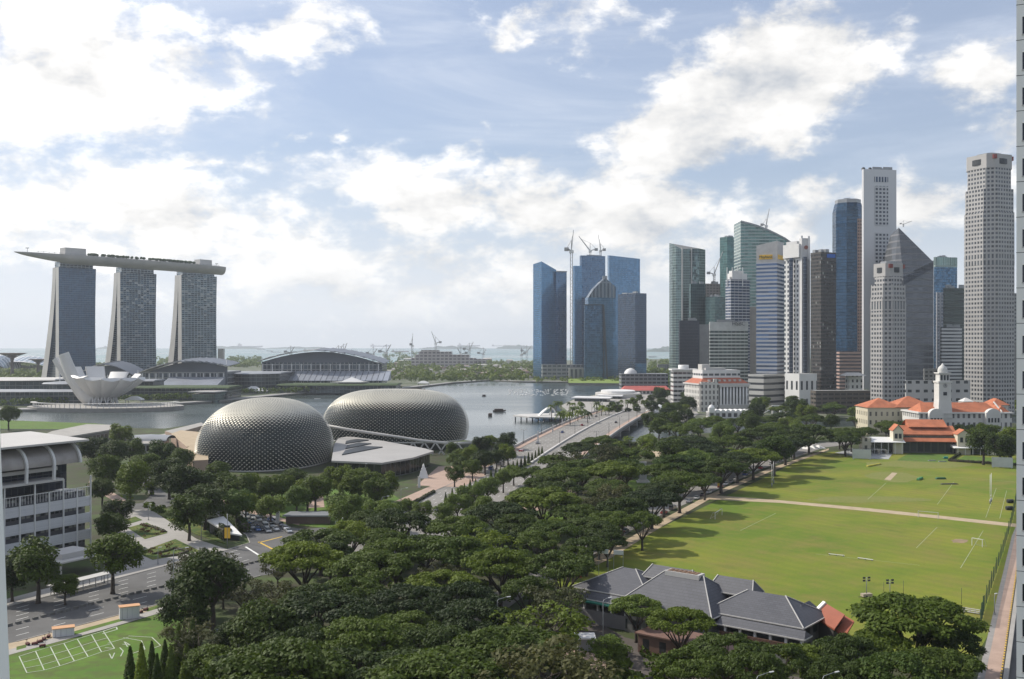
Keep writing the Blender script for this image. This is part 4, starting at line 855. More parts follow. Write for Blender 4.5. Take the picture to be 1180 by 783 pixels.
# wedge tower
D = 1130; C = Vector((XZ(1040, D), D)); t = thing('office_tower', "dark wedge shaped glass tower with a pointed apex and pale diagonal facet", 'office tower', (C.x, C.y, 0), group='city towers across the river')
fwd = facade("grey_glass_fine", (0.17, 0.175, 0.185), (0.10, 0.11, 0.13), 6, 7.2, .97, .72, gm=.5, gr=.16, var=.12); X = lambda a: XZ(a, D) - C.x; Zz = lambda y: ZY(y, D)
mb = MB()
# lower pale body
mb.prism([(X(1034), 10), (X(1041), 0), (X(1077.5), 4), (X(1077.5), 45), (X(1034), 45)], 0, [Zz(322), Zz(317), Zz(300), Zz(300), Zz(318)], 0, 1); mb.build('body', [fwd, m_rooft], t)
mb = MB(); ap = Vector((X(1040.2), 12, Zz(261))); A1 = Vector((X(1033.5), 10.5, Zz(322))); A2 = Vector((X(1041), 1, Zz(316.8))); A3 = Vector((X(1077), 5, Zz(301))); A4 = Vector((X(1077), 45, Zz(301))); A5 = Vector((X(1034), 45, Zz(300)))
apb = Vector((X(1036.5), 26, Zz(268)))
mb.face([A1, A2, ap]); mb.face([A2, A3, ap]); mb.face([A3, A4, ap]); mb.face([A4, A5, apb, ap]); mb.face([A5, A1, apb]); mb.face([A1, ap, apb]); mb.build('wedge_top', facade("grey_glass_top", (0.16, 0.16, 0.17), (0.13, 0.135, 0.14), 6, 7.2, .97, .75, gm=.4, gr=.2, var=.12), t)
mb = MB(); mb.face([A2 + Vector((0, -.8, 0)), Vector((X(1077.3), 3.6, Zz(301.5))), Vector((X(1077.3), 3.6, Zz(309))), Vector((X(1041), -.8, Zz(329)))]); mb.build('dark_band', facade("dark_band_glass", (0.05, 0.055, 0.06), (0.045, 0.05, 0.06), 3, 3.6, .9, .8, gm=.5), t)
crane(1041, 262, 259.5, 1135, 11, "small crane on the apex of the dark wedge tower", 20, w=.8)
# behind
tower("far blue tower with a curved glazed crown, right of the dark wedge tower", 1076, 1078, 1103, 297, 1500, 14, blue("far_blue", 1.3), seed=14, crown=(14, facade("crown_glass", (0.3, 0.36, 0.34), (0.16, 0.24, 0.22), 3, 30, .8, .95)))
tower("slim pale slab between the dark wedge tower and the dark green striped block", 1078.5, 1079.5, 1088, 337, 1250, 12, facade("pale_slim", (0.36, 0.36, 0.38), (0.10, 0.12, 0.15), 5, 4, .5, .6), roof=False)
t, *_ = tower("dark green striped block with a white banded lower front", 1087, 1088, 1114, 332, 1200, 12, facade("dark_striped", (0.10, 0.12, 0.11), (0.03, 0.045, 0.042), 14, 4.2, 1, .6, gm=.4), seed=15)
tower("short white banded block in front of the dark green striped block", 1083.5, 1085, 1108.5, 377.5, 1150, 12, facade("white_banded", (0.60, 0.60, 0.59), (0.05, 0.06, 0.07), 20, 3.9, 1, .42, gm=.3), seed=16)
tower("grey slab just right of the tallest chamfered stone tower", 1160, 1165, 1176, 338, 1100, 20, facade("grey_slab_windows", (0.3, 0.3, 0.29), (0.05, 0.06, 0.07), 4, 4, .6, .5), roof=False)
tower("dim office block glimpsed behind the right hand building's edge", 1165, 1167, 1190, 395, 1050, 20, facade("dim_block", (0.24, 0.23, 0.22), (0.05, 0.06, 0.07), 4, 4, .6, .5), roof=False)
# stone twins with chamfered, stepped shafts
fst = facade("stone_grid", (0.40, 0.385, 0.37), (0.07, 0.075, 0.085), 3.4, 4.05, .62, .54, gm=.35, gr=.2, var=.5, wr=.5)
fsl = facade("stone_slots", (0.40, 0.385, 0.37), (0.07, 0.08, 0.09), 3.4, 12, .5, .85, gm=.35, gr=.2, var=.3, wr=.5)
def cham(w, d, c): return [(-w + c, -d), (w - c, -d), (w, -d + c), (w, d - c), (w - c, d), (-w + c, d), (-w, d - c), (-w, -d + c)]
def rot(P, a): a = R(a); return [(x * math.cos(a) - y * math.sin(a), x * math.sin(a) + y * math.cos(a)) for x, y in P]
def stone(pxc, pw, D, steps, label, ang, ycrown):
    k = D / F; r = pw * k / 2; C = Vector((XZ(pxc, D + r), D + r)); t = thing('stone_tower', label, 'office tower', (C.x, C.y, 0), group='city towers across the river')
    zz = 0
    for i, (ytop, sc, cc, rr_) in enumerate(steps):
        z1 = ZY(ytop, D); mb = MB(); mb.prism(rot(cham(r * sc, r * sc, r * cc), ang + rr_), zz if i == 0 else zz - .5, z1); mb.build('shaft', fst, t); zz = z1
        if i < len(steps) - 1 and i in (1,): pass
    mb = MB(); w = steps[-1][1] * r; mb.prism(rot(cham(w * 1.0, w * 1.0, w * .3), ang), zz - .3, ZY(ycrown, D)); mb.build('crown', plain("stone_crown", (0.40, 0.385, 0.37), .6, var=.08), t)
    h = ZY(ycrown, D) - zz
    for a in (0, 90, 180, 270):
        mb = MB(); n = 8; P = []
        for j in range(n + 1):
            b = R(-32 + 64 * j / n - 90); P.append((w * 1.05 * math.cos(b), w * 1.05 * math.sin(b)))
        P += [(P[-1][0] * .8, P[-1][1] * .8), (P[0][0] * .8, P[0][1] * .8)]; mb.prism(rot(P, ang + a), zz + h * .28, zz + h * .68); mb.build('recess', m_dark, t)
        mb = MB(); P = [(-w * .93, -w * .98), (-w * .80, -w * 1.03), (-w * .8, -w * .9), (-w * .93, -w * .85)]
    mb = MB(); c = rot([(-w * .70, -w * 1.03)], ang)[0]; mb.box(c[0] - 1.8, c[1] - .5, zz + h * .62, c[0] + 1.8, c[1] + 1.5, zz + h * .92); c = rot([(w * .86, -w * .8)], ang)[0]; mb.box(c[0] - 1.8, c[1] - 1.5, zz + h * .62, c[0] + 1.8, c[1] + 1.5, zz + h * .92); mb.build('red_emblem', plain("dull_red_disc", (0.25, 0.06, 0.05)), t)
    mb = MB(); mb.prism(rot(cham(w * .55, w * .55, w * .2), ang), zz + h - .2, zz + h + 2.2); mb.build('plant_room', m_grey, t)
    for ya, nm in ((None, None),): pass
    return t, C, r
t, C, r = stone(1139.6, 50, 950, [(244, .97, .45, 0), (217, .93, .42, 0), (192.5, .80, .30, 0)], "tallest stepped stone tower with hundreds of square windows, at the right of the skyline", 24, 176.5)
# mid belt of tall slots
for z0, z1, D, tt, rs in ((ZY(305, 950), ZY(293, 950), 950, t, r * .975),):
    mb = MB(); mb.prism(rot(cham(rs, rs, r * .45), 24), z0, z1); mb.build('slot_belt', fsl, tt)
t, C, r = stone(1023.5, 37, 930, [(343, .97, .45, 0), (328, .93, .42, 0), (318, .72, .30, 0)], "shorter stepped stone twin tower in front of the tall white slab", 24, 303)
mb = MB(); rs = r * .975; mb.prism(rot(cham(rs, rs, r * .45), 24), ZY(358, 930), ZY(348, 930)); mb.build('slot_belt', fsl, t)
t = thing('podium', "long grey stone podium with small square windows linking the two stone towers", 'podium building', (XZ(1040, 860), 860, 0)); blk(t, 1043, 1044, 1118, 870, 3, 438.5, 'block', facade("stone_podium", (0.42, 0.41, 0.39), (0.04, 0.045, 0.05), 7, 7.5, .5, .32, gm=.1, off=(0, 1)))
mb = MB(); lx = t.location.x
for px in range(1050, 1118, 12): mb.box(XZ(px, 858) - lx - 1.5, -3, 0, XZ(px, 858) - lx + 1.5, 1, 16)
mb.build('pilaster', m_conc, t)
t = thing('low_block', "small white old building between the stone tower and the brown block", 'low building', (XZ(975, 1050), 1050, 0)); blk(t, 974, 978, 994, 1060, 12, 433, 'walls', facade("old_white", (0.62, 0.61, 0.57), (0.06, 0.06, 0.06), 5, 6, .4, .5, gm=0)); mb = MB(); mb.prism([(-2, -2), (22, 2), (20, 16), (-3, 14)], ZY(433, 1060), ZY(429.5, 1060), top=[(3, 2), (15, 5), (14, 10), (3, 9)]); mb.build('roof', m_conc, t)
# background infill blocks
r_ = random.Random(12)
infill = [(960, 1010, 440, 1350), (1100, 1118, 398, 1300), (1064, 1090, 425, 1000), (757, 775, 420, 2300), (930, 962, 430, 1300)]
labs = ["dim low block behind the octagonal tower", "dark block wedged between the striped block and the stone tower", "low grey block behind the clock tower", "low pale block left of the curved grey green tower on the shore", "dim block behind the brown slab"]
for (a, b, y, D), lb in zip(infill, labs): tower(lb, a, a + 1, b, y, D, 12, facade(lb, (0.22, 0.22, 0.21), (0.05, 0.06, 0.06), 5, 4, .6, .5), name='office_block', roof=False)
# ================= THEATRE DOMES =================
m_alu = plain("sunshade_aluminium", (0.56, 0.53, 0.44), .42, .25, var=.1, sc=.1); m_shell = facade("dome_glass", (0.04, 0.045, 0.04), (0.012, 0.02, 0.018), 2.2, 2.2, .85, .85, gr=.45, gm=.1)
def dome(label, cx, cy, rx, ry, h, rz, hmid, pw_top, nu, nv, zb=0.0, size=1.0, sharp=.5):
    t = thing('theatre_dome', label, 'theatre dome', (cx, cy, zb), R(rz), group='spiky theatre domes by the bay')
    def S_(u, v):   # u 0..1 round, v 0 bottom .. 1 top
        a = 2 * math.pi * u; ph = (-.32 + (math.pi / 2 + .32) * v); c = max(0, math.cos(ph)); s_ = math.sin(ph)
        sq = 2.4; ca, sa = math.cos(a), math.sin(a); k = (abs(ca) ** sq + abs(sa) ** sq) ** (-1 / sq)
        x = rx * k * ca * c ** pw_top; y = ry * k * sa * c ** pw_top; z = hmid + (h - hmid) * s_ if s_ > 0 else hmid + hmid * s_ / .3146
        return Vector((x, y, z))
    mb = MB(); mb.grid([[S_(j / 56, i / 22) * .985 for j in range(56)] for i in range(23)], wrap=True); mb.build('glass_shell', m_shell, t)
    mb = MB()
    for i in range(nv):
        v0, v1 = i / nv, (i + 1) / nv
        vm = (v0 + v1) / 2; rad = math.cos(-.32 + (math.pi / 2 + .32) * vm) ** pw_top; n = nu
        if rad < .16: n = nu // 3
        elif rad < .45: n = nu // 2
        for j in range(n):
            o = .5 if i % 2 else 0; u0, u1 = (j + o) / n, (j + 1 + o) / n; um = (u0 + u1) / 2
            # diamond cell with the upper half folded out into a hood
            Lp, Rp, Tp, Bp = S_(u0, vm), S_(u1, vm), S_(um, min(1, v1 + .5 / nv)), S_(um, max(0, v0 - .15 / nv))
            sh = .37 + .93 * min(1, max(0, (vm - .42) / .20)); cc_ = (Lp + Rp + Tp + Bp) / 4; Lp, Rp, Tp, Bp = [cc_ + (q - cc_) * sh for q in (Lp, Rp, Tp, Bp)]
            c = (Lp + Rp) / 2; nn = (Rp - Lp).cross(Tp - c)
            if nn.length < 1e-6: continue
            nn.normalize()
            if nn.dot(c - Vector((0, 0, hmid))) < 0: nn = -nn
            up_ = max(0.0, nn.z); lift = size * max(.12, 1.1 - 1.35 * up_)
            tip = c.lerp(Bp, .55) + nn * lift
            mb.face([Lp, tip, Tp]); mb.face([tip, Rp, Tp])
    mb.build('sunshades', m_alu, t, uv=False)
    mb = MB(); ring = [S_(j / 48, 0) for j in range(49)]; mb.tube([r_ * 1.004 for r_ in ring], .55, 6); mb.build('base_ring', m_conc, t)
    return t
dome("left spiky theatre dome, egg shaped, with a pale sunlit top and dark front", XZ(307, 562), 562, 32.5, 41, 35.6, -14, 9.0, .80, 84, 50, size=1.1)
dome("right spiky theatre dome, longer and lower, beyond the pale fan roof", XZ(456, 655), 655, 46, 34, 31.0, -6, 8.0, .55, 108, 46, zb=5.2, size=1.0)
t = thing('fan_roof_hall', "low hall with a pale fan shaped roof between the two domes", 'hall', (XZ(430, 580), 580, 0)); L0 = t.location
P = [(382, 531), (385, 512), (390, 505), (402, 503), (440, 508), (490, 517), (500, 520), (476, 527.5), (440, 533.5)]
zf = 8.5; q = [G(a, b, zf) for a, b in P]; mb = MB(); mb.prism([(v.x - L0.x, v.y - L0.y) for v in q], zf - .9, zf); mb.build('roof', plain("pale_roof", (0.36, 0.345, 0.325), .6, var=.12, sc=.05), t)
c = sum((Vector((v.x, v.y)) for v in q), Vector((0, 0))) / len(q); mb = MB(); mb.prism([tuple(c + (Vector((v.x, v.y)) - c) * .93 - Vector((L0.x, L0.y))) for v in q], 0, zf - .9); mb.build('glass_wall', facade("foyer_glass", (0.12, 0.12, 0.11), (0.03, 0.035, 0.035), 4, 8, .9, .9), t)
for (a, b, c_, d) in [((399, 509), (398, 512), (425, 508), (412, 507)), ((400, 514), (398, 518), (428, 512), (414, 511)), ((398, 520), (394, 525), (441, 516), (418, 515))]:
    mb = MB(); q = [G(*k, zf) for k in (a, b, c_, d)]; pl_ = [(v.x - L0.x, v.y - L0.y) for v in q]; mb.prism(pl_, zf - .2, zf + .5); mb.build('skylight', m_dark, t)
# tilted rim and V struts under the right dome
t = thing('rim_truss', "pale curved rim beam on V shaped struts sweeping under the right dome", 'truss', (XZ(456, 610), 610, 0)); L0 = t.location
P = [PD(368, 489, 618), PD(400, 495, 612), PD(440, 501, 606), PD(485, 508, 603), (PD(520, 511.5, 606)), PD(545, 510.5, 625)]; mb = MB(); mb.tube([p - L0 for p in P], .9, 6); mb.build('rim_beam', m_conc, t)
for px in (476, 489, 502, 515, 527):
    D = 604; a = PD(px, 510, D) - L0; mb = MB(); mb.bar(a, (a.x - 5, a.y, 0), .8); mb.bar(a, (a.x + 5, a.y, 0), .8); mb.build('v_strut', m_conc, t)
# terraces left of the dome
t = thing('terrace_block', "tan stone terrace building at the water's edge left of the left dome", 'terrace', (XZ(215, 700), 700, 0)); L0 = t.location; m_tanst = plain("tan_stone", (0.40, 0.29, 0.22), .8, sc=.06)
for nm, P, z, mm in [('roof_terrace', [(197, 500), (208, 496), (240, 499), (240, 513), (215, 515)], 6, [m_tanst, m_tan]), ('wing', [(214, 517), (226, 511), (240, 512), (240, 530), (222, 531)], 7.5, [m_tanst, m_tan]), ('roof_terrace', [(190, 497), (232, 487), (236, 490), (200, 500)], 3, [m_tanst, m_pave])]:
    q = [G(a, b, z) for a, b in P]; mb = MB(); mb.prism([(v.x - L0.x, v.y - L0.y) for v in q], 0, z, 0, 1); mb.build(nm, mm, t)
t = thing('glass_roof_hall', "low hall with a curved grey roof lantern left of the tan terrace", 'hall', (XZ(170, 700), 700, 0)); L0 = t.location
q = [G(a, b, 6) for a, b in [(145, 507), (190, 500), (195, 505), (180, 511), (150, 512)]]; mb = MB(); mb.prism([(v.x - L0.x, v.y - L0.y) for v in q], 0, 6, 0, 1); mb.build('hall', [facade("lowhall", (0.2, 0.2, 0.19), (0.05, 0.05, 0.05), 4, 6, .8, .6), m_pave], t)
c = G(172, 503, 8) - L0; mb = MB(); mb.grid([[Vector((c.x + (i - 4) * 3.4, c.y + math.cos(math.pi * j / 8) * 9, 6 + math.sin(math.pi * j / 8) * 3.2 * (1 - .05 * abs(i - 4)))) for j in range(9)] for i in range(9)]); mb.build('roof_lantern', m_grey, t)
t = thing('grandstand', "flat roofed grey grandstand beside the floating pitch at the water's edge", 'grandstand', (XZ(90, 760), 760, 0)); L0 = t.location
q = [G(a, b, 8) for a, b in [(48, 502), (60, 497), (100, 489), (140, 490), (130, 495), (80, 503)]]; mb = MB(); mb.prism([(v.x - L0.x, v.y - L0.y) for v in q], 7, 8); mb.build('roof', m_pave, t); mb = MB(); c = sum((Vector((v.x, v.y)) for v in q), Vector((0, 0))) / 6
mb.prism([tuple(c + (Vector((v.x, v.y)) - c) * .94 - Vector((L0.x, L0.y))) for v in q], 0, 7); mb.build('wall', facade("stand_wall", (0.22, 0.21, 0.2), (0.05, 0.05, 0.05), 5, 7, .8, .6, gm=0), t)
# white pyramid shelter, wedge canopy, subway entrance
t = thing('obelisk', "small white tiered monument on the pink square beside the boulevard", 'monument', G(488, 551)); t.scale = (.55, .55, .56); mb = MB()
for i, (r_, z0, z1) in enumerate([(4.2, 0, 3), (3.2, 3, 6), (2.2, 6, 8.5), (1.2, 8.5, 10.5)]): mb.prism([(-r_, -r_), (r_, -r_), (r_, r_), (-r_, r_)], z0, z1, top=[(-r_ * .8, -r_ * .8), (r_ * .8, -r_ * .8), (r_ * .8, r_ * .8), (-r_ * .8, r_ * .8)])
mb.build('tiers', m_whitep, t); mb = MB(); mb.lathe([(1.0, 10.3), (.7, 11.5), (.15, 12.5)], 10); mb.build('finial', m_whitep, t)
t = thing('banner_pylon', "slim white pylon standing below the white tiered monument", 'pylon', G(483, 562)); t.scale = (.6, .6, .58); mb = MB(); mb.box(-.9, -.6, 0, .9, .6, 8); mb.build('pylon', m_whitep, t); mb = MB(); mb.box(-1.1, -.8, 8, 1.1, .8, 8.5); mb.build('cap', m_conc, t)
t = thing('wedge_canopy', "white triangular sloping canopy among hedges at the road junction", 'canopy', G(258, 612)); L0 = t.location
tr_ = [G(238.6, 599.5, 4.6), G(257.6, 595, 5.5), G(279, 616.6, 2.2), G(261.5, 614, 2.4)]; tr_ = [v - L0 for v in tr_]; mb = MB(); mb.face([tr_[0], tr_[3], tr_[2], tr_[1]]); mb.face([v - Vector((0, 0, .5)) for v in (tr_[0], tr_[1], tr_[2], tr_[3])])
for i in range(4):
    a, b = tr_[i], tr_[(i + 1) % 4]; mb.face([a, b, b - Vector((0, 0, .5)), a - Vector((0, 0, .5))])
mb.build('roof', m_whitep, t); mb = MB(); c = sum(tr_, Vector()) / 4; mb.prism([((c + (v - c) * .85).x, (c + (v - c) * .85).y) for v in tr_], 0, [(c + (v - c) * .85).z - .5 for v in tr_]); mb.build('wall', m_dark, t)
t = thing('subway_entrance', "dark roofed subway entrance by the white pillars beside the queue of cars", 'entrance', G(356, 603)); mb = MB(); mb.prism([(-9, -3), (9, -3), (8, 6), (-8, 6)], 2.8, 3.3); mb.build('roof', m_grey, t); mb = MB(); mb.prism([(-8, -2), (8, -2), (7, 5), (-7, 5)], 0, 2.8); mb.build('wall', plain("brown_wall", (0.16, 0.11, 0.09)), t)
for x in (-11, 10.5): mb = MB(); mb.box(x - .6, -2, 0, x + .6, -1, 6.5); mb.build('pillar', m_whitep, t)
# ================= BRIDGE =================
def bp(Y, off, z): k = dr(Y); return Vector((k + off * .972, Y - off * .235, z))
t = thing('road_bridge', "long pale road bridge crossing the river mouth to the city", 'bridge', (dr(640), 640, 0)); L0 = t.location
def strip3(mb, f, ys, m=0):
    P = [[f(Y, o) - L0 for o in (0, 1)] for Y in ys]
    for a, b in zip(P, P[1:]): mb.face([a[0], a[1], b[1], b[0]], m)
ys = [560, 600, 640, 680, 720, 760, 800, 840, 880, 920, 960, 1000, 1040]
def zz(Y): return 0.3 + 4.6 * math.sin(math.pi * min(1, max(0, (Y - 560) / 480))) ** .8 if Y >= 560 else 0.3
mb = MB(); strip3(mb, lambda Y, o: bp(Y, -5 + o * 49, zz(Y)), ys); strip3(mb, lambda Y, o: bp(Y, 44 - o * 49, zz(Y) - 1.8), ys)
strip3(mb, lambda Y, o: bp(Y, -5, zz(Y) - 1.8 + 1.8 * o), ys); strip3(mb, lambda Y, o: bp(Y, 44, zz(Y) - 1.8 * o), ys)
mb.build('deck', m_asph2, t)
for off in (-5, 39):
    mb = MB(); strip3(mb, lambda Y, o: bp(Y, off + o * 4.5, zz(Y) + .16), ys); e_ = -.5 if off < 0 else 39; strip3(mb, lambda Y, o: bp(Y, e_, zz(Y) - .02 + (.18 * o if off > 0 else .18 * (1 - o))), ys); mb.build('footway', m_pink, t)
mb = MB()
for a, b in zip(ys, ys[1:]):
    for off, h, w in ((-5, 1.3, .5), (44, 1.3, .5)): mb.bar(bp(a, off, zz(a) + h / 2) - L0, bp(b, off, zz(b) + h / 2) - L0, w, h)
    mb.bar(bp(a, 19, zz(a) + .4) - L0, bp(b, 19, zz(b) + .4) - L0, 1.2, .8)
mb.build('parapet', m_conc, t)
mb = MB()
for off in (3, 6.5, 10, 13.5, 24, 27.5, 31, 34.5):
    for Y in range(565, 1030, 9): a = bp(Y, off, zz(Y) + .03); b = bp(Y + 3, off, zz(Y + 3) + .03); strip_w(mb, [a - L0, b - L0], .22)
mb.build('lane_markings', m_white, t)
for Y in (650, 700, 750, 800, 850, 900, 950):
    mb = MB(); a, b = bp(Y, -3, -3) - L0, bp(Y, 42, -3) - L0; mb.bar(a + Vector((0, 0, 2.8)), b + Vector((0, 0, 2.8)), 3.4, 5.6); mb.build('pier', m_conc, t)
    mb = MB(); P = []
# ================= RIVERSIDE =================
t = thing('jetty', "white viewing jetty with an arched canopy reaching into the bay", 'jetty', (XZ(640, 880), 880, -1.5)); L0 = t.location
mb = MB(); q = [PD(591, 484, 900), PD(610, 486.5, 880), PD(664, 486, 868), PD(664, 480, 905), PD(640, 477, 930), PD(600, 481.5, 915)]; mb.prism([(v.x - L0.x, v.y - L0.y) for v in q], 3.2, 4.2); mb.build('deck', m_conc, t)
for i in range(11):
    px = 594 + i * 6.6; c = PD(px, 486, 884 - i * .8) - L0; mb = MB(); mb.bar((c.x, c.y + 6, 0), (c.x, c.y + 6, 3.3), 1.0); mb.build('pile', m_dark, t)
mb = MB(); a, b = PD(618, 482.5, 895) - L0, PD(637, 471, 905) - L0
for k in range(9):
    s0, s1 = k / 9, (k + 1) / 9; f = lambda s_: a.lerp(b, s_) + Vector((0, 0, 3.0 * math.sin(math.pi * s_ * .8)))
    mb.bar(f(s0), f(s1), 3.5, .9)
mb.bar(f(1), Vector((b.x + 3, b.y, 4)), 1.4); mb.bar(f(1), Vector((b.x - 3, b.y, 4)), 1.4); mb.build('arched_canopy', m_whitep, t)
mb = MB()
for i in range(12): c = PD(640 + i * 1.8, 481 + (i % 3), 893) - L0; mb.lathe([(2.2, 4.2), (2.2, 5.5), (.2, 6.6)], 6, c.x, c.y)
mb.build('parasols', m_conc, t, kind='stuff')
for i, (px0, px1, y0, y1, D, lab) in enumerate([(662, 698, 463, 458, 1170, "grey glass riverside restaurant with a thin white roof behind the palms"), (690, 712, 459, 455.5, 1230, "smaller white roofed riverside pavilion near the bridge end")]):
    x0, x1 = XZ(px0, D), XZ(px1, D); h = ZY(y1, D); t = thing('waterside_pavilion', lab, 'pavilion', (x0, D, 0), group='waterside restaurants'); mb = MB(); mb.prism([(0, 0), (x1 - x0, -14), (x1 - x0 + 6, 10), (6, 26)], 0, h - 1); mb.build('glass_wall', fa_mall, t); mb = MB(); mb.prism([(-4, -4), (x1 - x0 + 3, -19), (x1 - x0 + 9, 12), (4, 30)], h - 1, h); mb.build('roof', m_whitep, t)
t = thing('ring_terrace', "pale oval terrace roof stepping along the river behind the pavilions", 'terrace', PD(712, 455, 1270)); t.location.z = 0; mb = MB(); P = [(28 * math.cos(a), 40 * math.sin(a)) for a in [2 * math.pi * i / 24 for i in range(24)]]; mb.prism(P, 0, 5); mb.build('base', m_conc, t); mb = MB(); mb.prism([(x * .75, y * .75) for x, y in P], 5, 8); mb.build('upper_ring', m_whitep, t)
t = thing('red_roof_pier', "old pier building with a long pink red roof at the foot of the dark slab", 'pier building', (XZ(718, 1330), 1330, 0)); w = 54 * 1330 / F; mb = MB(); mb.box(0, 0, 0, w, 26, 5); mb.build('wall', facade("pier_wall", (0.5, 0.48, 0.45), (0.05, 0.05, 0.05), 5, 5, .6, .6, gm=0), t); m_pinkroof = plain("pink_red_roof", (0.42, 0.10, 0.085), .8)
mb = MB(); mb.face([(-1, -2, 5), (w + 1, -2, 5), (w - 3, 13, 10.5), (3, 13, 10.5)]); mb.face([(w + 1, 28, 5), (-1, 28, 5), (3, 13, 10.5), (w - 3, 13, 10.5)]); mb.face([(-1, 28, 5), (-1, -2, 5), (3, 13, 10.5)]); mb.face([(w + 1, -2, 5), (w + 1, 28, 5), (w - 3, 13, 10.5)]); mb.build('roof', m_pinkroof, t)
t = thing('customs_block', "long grey block with a small dome behind the pink red roof", 'low building', (XZ(716, 1400), 1400, 0)); w = 54 * 1400 / F; mb = MB(); mb.box(0, 0, 0, w, 30, ZY(431, 1400)); mb.build('block', facade("customs", (0.17, 0.18, 0.19), (0.06, 0.07, 0.08), 6, 5, .8, .5), t); mb = MB(); mb.lathe([(9, 0), (8, 3), (5, 6), (1, 7.5)], 14, 14, 12); o = mb.build('dome', m_whitep, t); o.location.z = ZY(431, 1400)
t = thing('waterside_pavilion', "white flat roofed pavilion between the curved tower and the old hotel", 'pavilion', (XZ(776, 1150), 1150, 0), group='waterside restaurants'); mb = MB(); mb.box(0, 0, 0, 26, 20, ZY(427, 1150)); mb.build('wall', facade("pav_w", (0.55, 0.54, 0.52), (0.06, 0.06, 0.07), 5, 5, .9, .45), t); mb = MB(); mb.box(-2, -2, ZY(427, 1150), 28, 22, ZY(425.5, 1150)); mb.lathe([(6, ZY(425.5, 1150)), (6, ZY(421, 1150))], 16, 13, 10); mb.build('roof', m_whitep, t)
t = thing('domed_tent', "white domed tent beside the bridge's far end", 'tent', PD(757, 477, 960)); t.location.z = 0; mb = MB(); mb.lathe([(10, 0), (10, 3), (7.5, 6.5), (3, 8.5), (.3, 9)], 16); mb.build('fabric', m_whitep, t); mb = MB(); mb.lathe([(10.3, 0), (10.3, .8)], 16); mb.build('base', m_conc, t)
# --- grand white colonnaded hotel
D = 985; Cc, q, dR, dL, tr, tl = two(788.5, 806, 863, D, 12); tl = min(tl, 75); t = thing('colonnaded_hotel', "grand white colonnaded old building with red roof slopes at the foot of the towers", 'hotel', (Cc.x, Cc.y, 0), group=None); t.rotation_euler.z = math.atan2(dR.y, dR.x)
w, dp = tr, tl; h = ZY(444, D); mb = MB(); mb.box(0, 0, 0, w, dp, h); fl = facade("stone_hotel", (0.56, 0.54, 0.50), (0.06, 0.06, 0.06), 4.0, 5.4, .36, .6, gm=.05, gr=.3); mb.build('wall', [fl], t)
mb = MB(); mb.box(-1, -1, h, w + 1, dp + 1, h + 1.4); mb.box(-.8, -.8, h * .24, w + .8, .0, h * .24 + 1); mb.build('cornice', m_conc, t)
m_redroof = plain("red_roof_tile", (0.42, 0.13, 0.07), .8, sc=.2, fine=.3)
mb = MB(); z1 = h + 1.4; z2 = ZY(436, D); i_ = 7
for a, b, c_, d in [((0, 0), (w, 0), (w - i_, i_), (i_, i_)), ((w, 0), (w, dp), (w - i_, dp - i_), (w - i_, i_)), ((w, dp), (0, dp), (i_, dp - i_), (w - i_, dp - i_)), ((0, dp), (0, 0), (i_, i_), (i_, dp - i_))]: mb.face([(a[0], a[1], z1), (b[0], b[1], z1), (c_[0], c_[1], z2), (d[0], d[1], z2)])
mb.build('roof', m_redroof, t)
mb = MB(); mb.box(i_ - 1, i_, z2 - 2, w - i_ + 1, dp - i_, ZY(427, D)); mb.build('penthouse', facade("penthouse_w", (0.68, 0.67, 0.65), (0.08, 0.09, 0.1), 6, 7, .8, .3, gm=.1, off=(0, 3)), t)
mb = MB(); mb.box(i_ + 1, i_ + 6, ZY(427, D), i_ + 9, i_ + 16, ZY(420.5, D)); mb.box(i_ + 3, i_ + 2, ZY(427, D), w * .6, i_ + 12, ZY(424.5, D)); mb.build('plant_room', m_conc, t)
for a, b in ((0.02, .28), (.28, .36)): mb = MB(); mb.box(w * a, -2, 0, w * b, 4, ZY(440.5 if a < .1 else 437, D)); mb.build('corner_block', [fl], t)
for i in range(9): x = w * (.42 + .52 * i / 8); mb = MB(); mb.lathe([(1.1, h * .25), (1.0, h * .5), (.9, h * .93)], 10, x, -1.3); mb.build('column', m_whitep, t)
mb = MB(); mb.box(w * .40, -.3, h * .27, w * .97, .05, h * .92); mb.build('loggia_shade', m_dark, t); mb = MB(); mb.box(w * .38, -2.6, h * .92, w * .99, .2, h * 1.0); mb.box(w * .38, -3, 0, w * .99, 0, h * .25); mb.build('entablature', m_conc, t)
for i in range(7): mb = MB(); x = i_ + 3 + i * (w - 2 * i_) / 7; mb.box(x, 2.4, z1 + 1.2, x + 2.4, 5, z1 + 3.6); mb.build('dormer', m_conc, t)
# row of white arched market roofs
t = thing('arched_arcade', "row of small white vaulted roofs with a corner turret below the old hotel", 'arcade', (XZ(817, 900), 900, 0)); w = 48 * 900 / F; mb = MB(); mb.box(0, 0, 0, w, 14, 5.5); mb.build('wall', facade("arc_w", (0.6, 0.59, 0.57), (0.08, 0.08, 0.08), 5.2, 5.5, .6, .6, gm=0), t)
for i in range(7):
    mb = MB(); x = 6 + i * (w - 6) / 7; r = (w - 6) / 14; mb.grid([[Vector((x + r + r * math.cos(math.pi * j / 8), y, 5.5 + r * .9 * math.sin(math.pi * j / 8))) for j in range(9)] for y in (0, 14)]); mb.face([(x + r + r * math.cos(math.pi * j / 8), 0, 5.5 + r * .9 * math.sin(math.pi * j / 8)) for j in range(9)]); mb.build('vault', m_whitep, t)
mb = MB(); mb.box(0, -1, 5, 5, 5, 9.5); mb.lathe([(2.6, 9.5), (1.8, 11), (.2, 12)], 8, 2.5, 2); mb.build('turret', m_whitep, t)
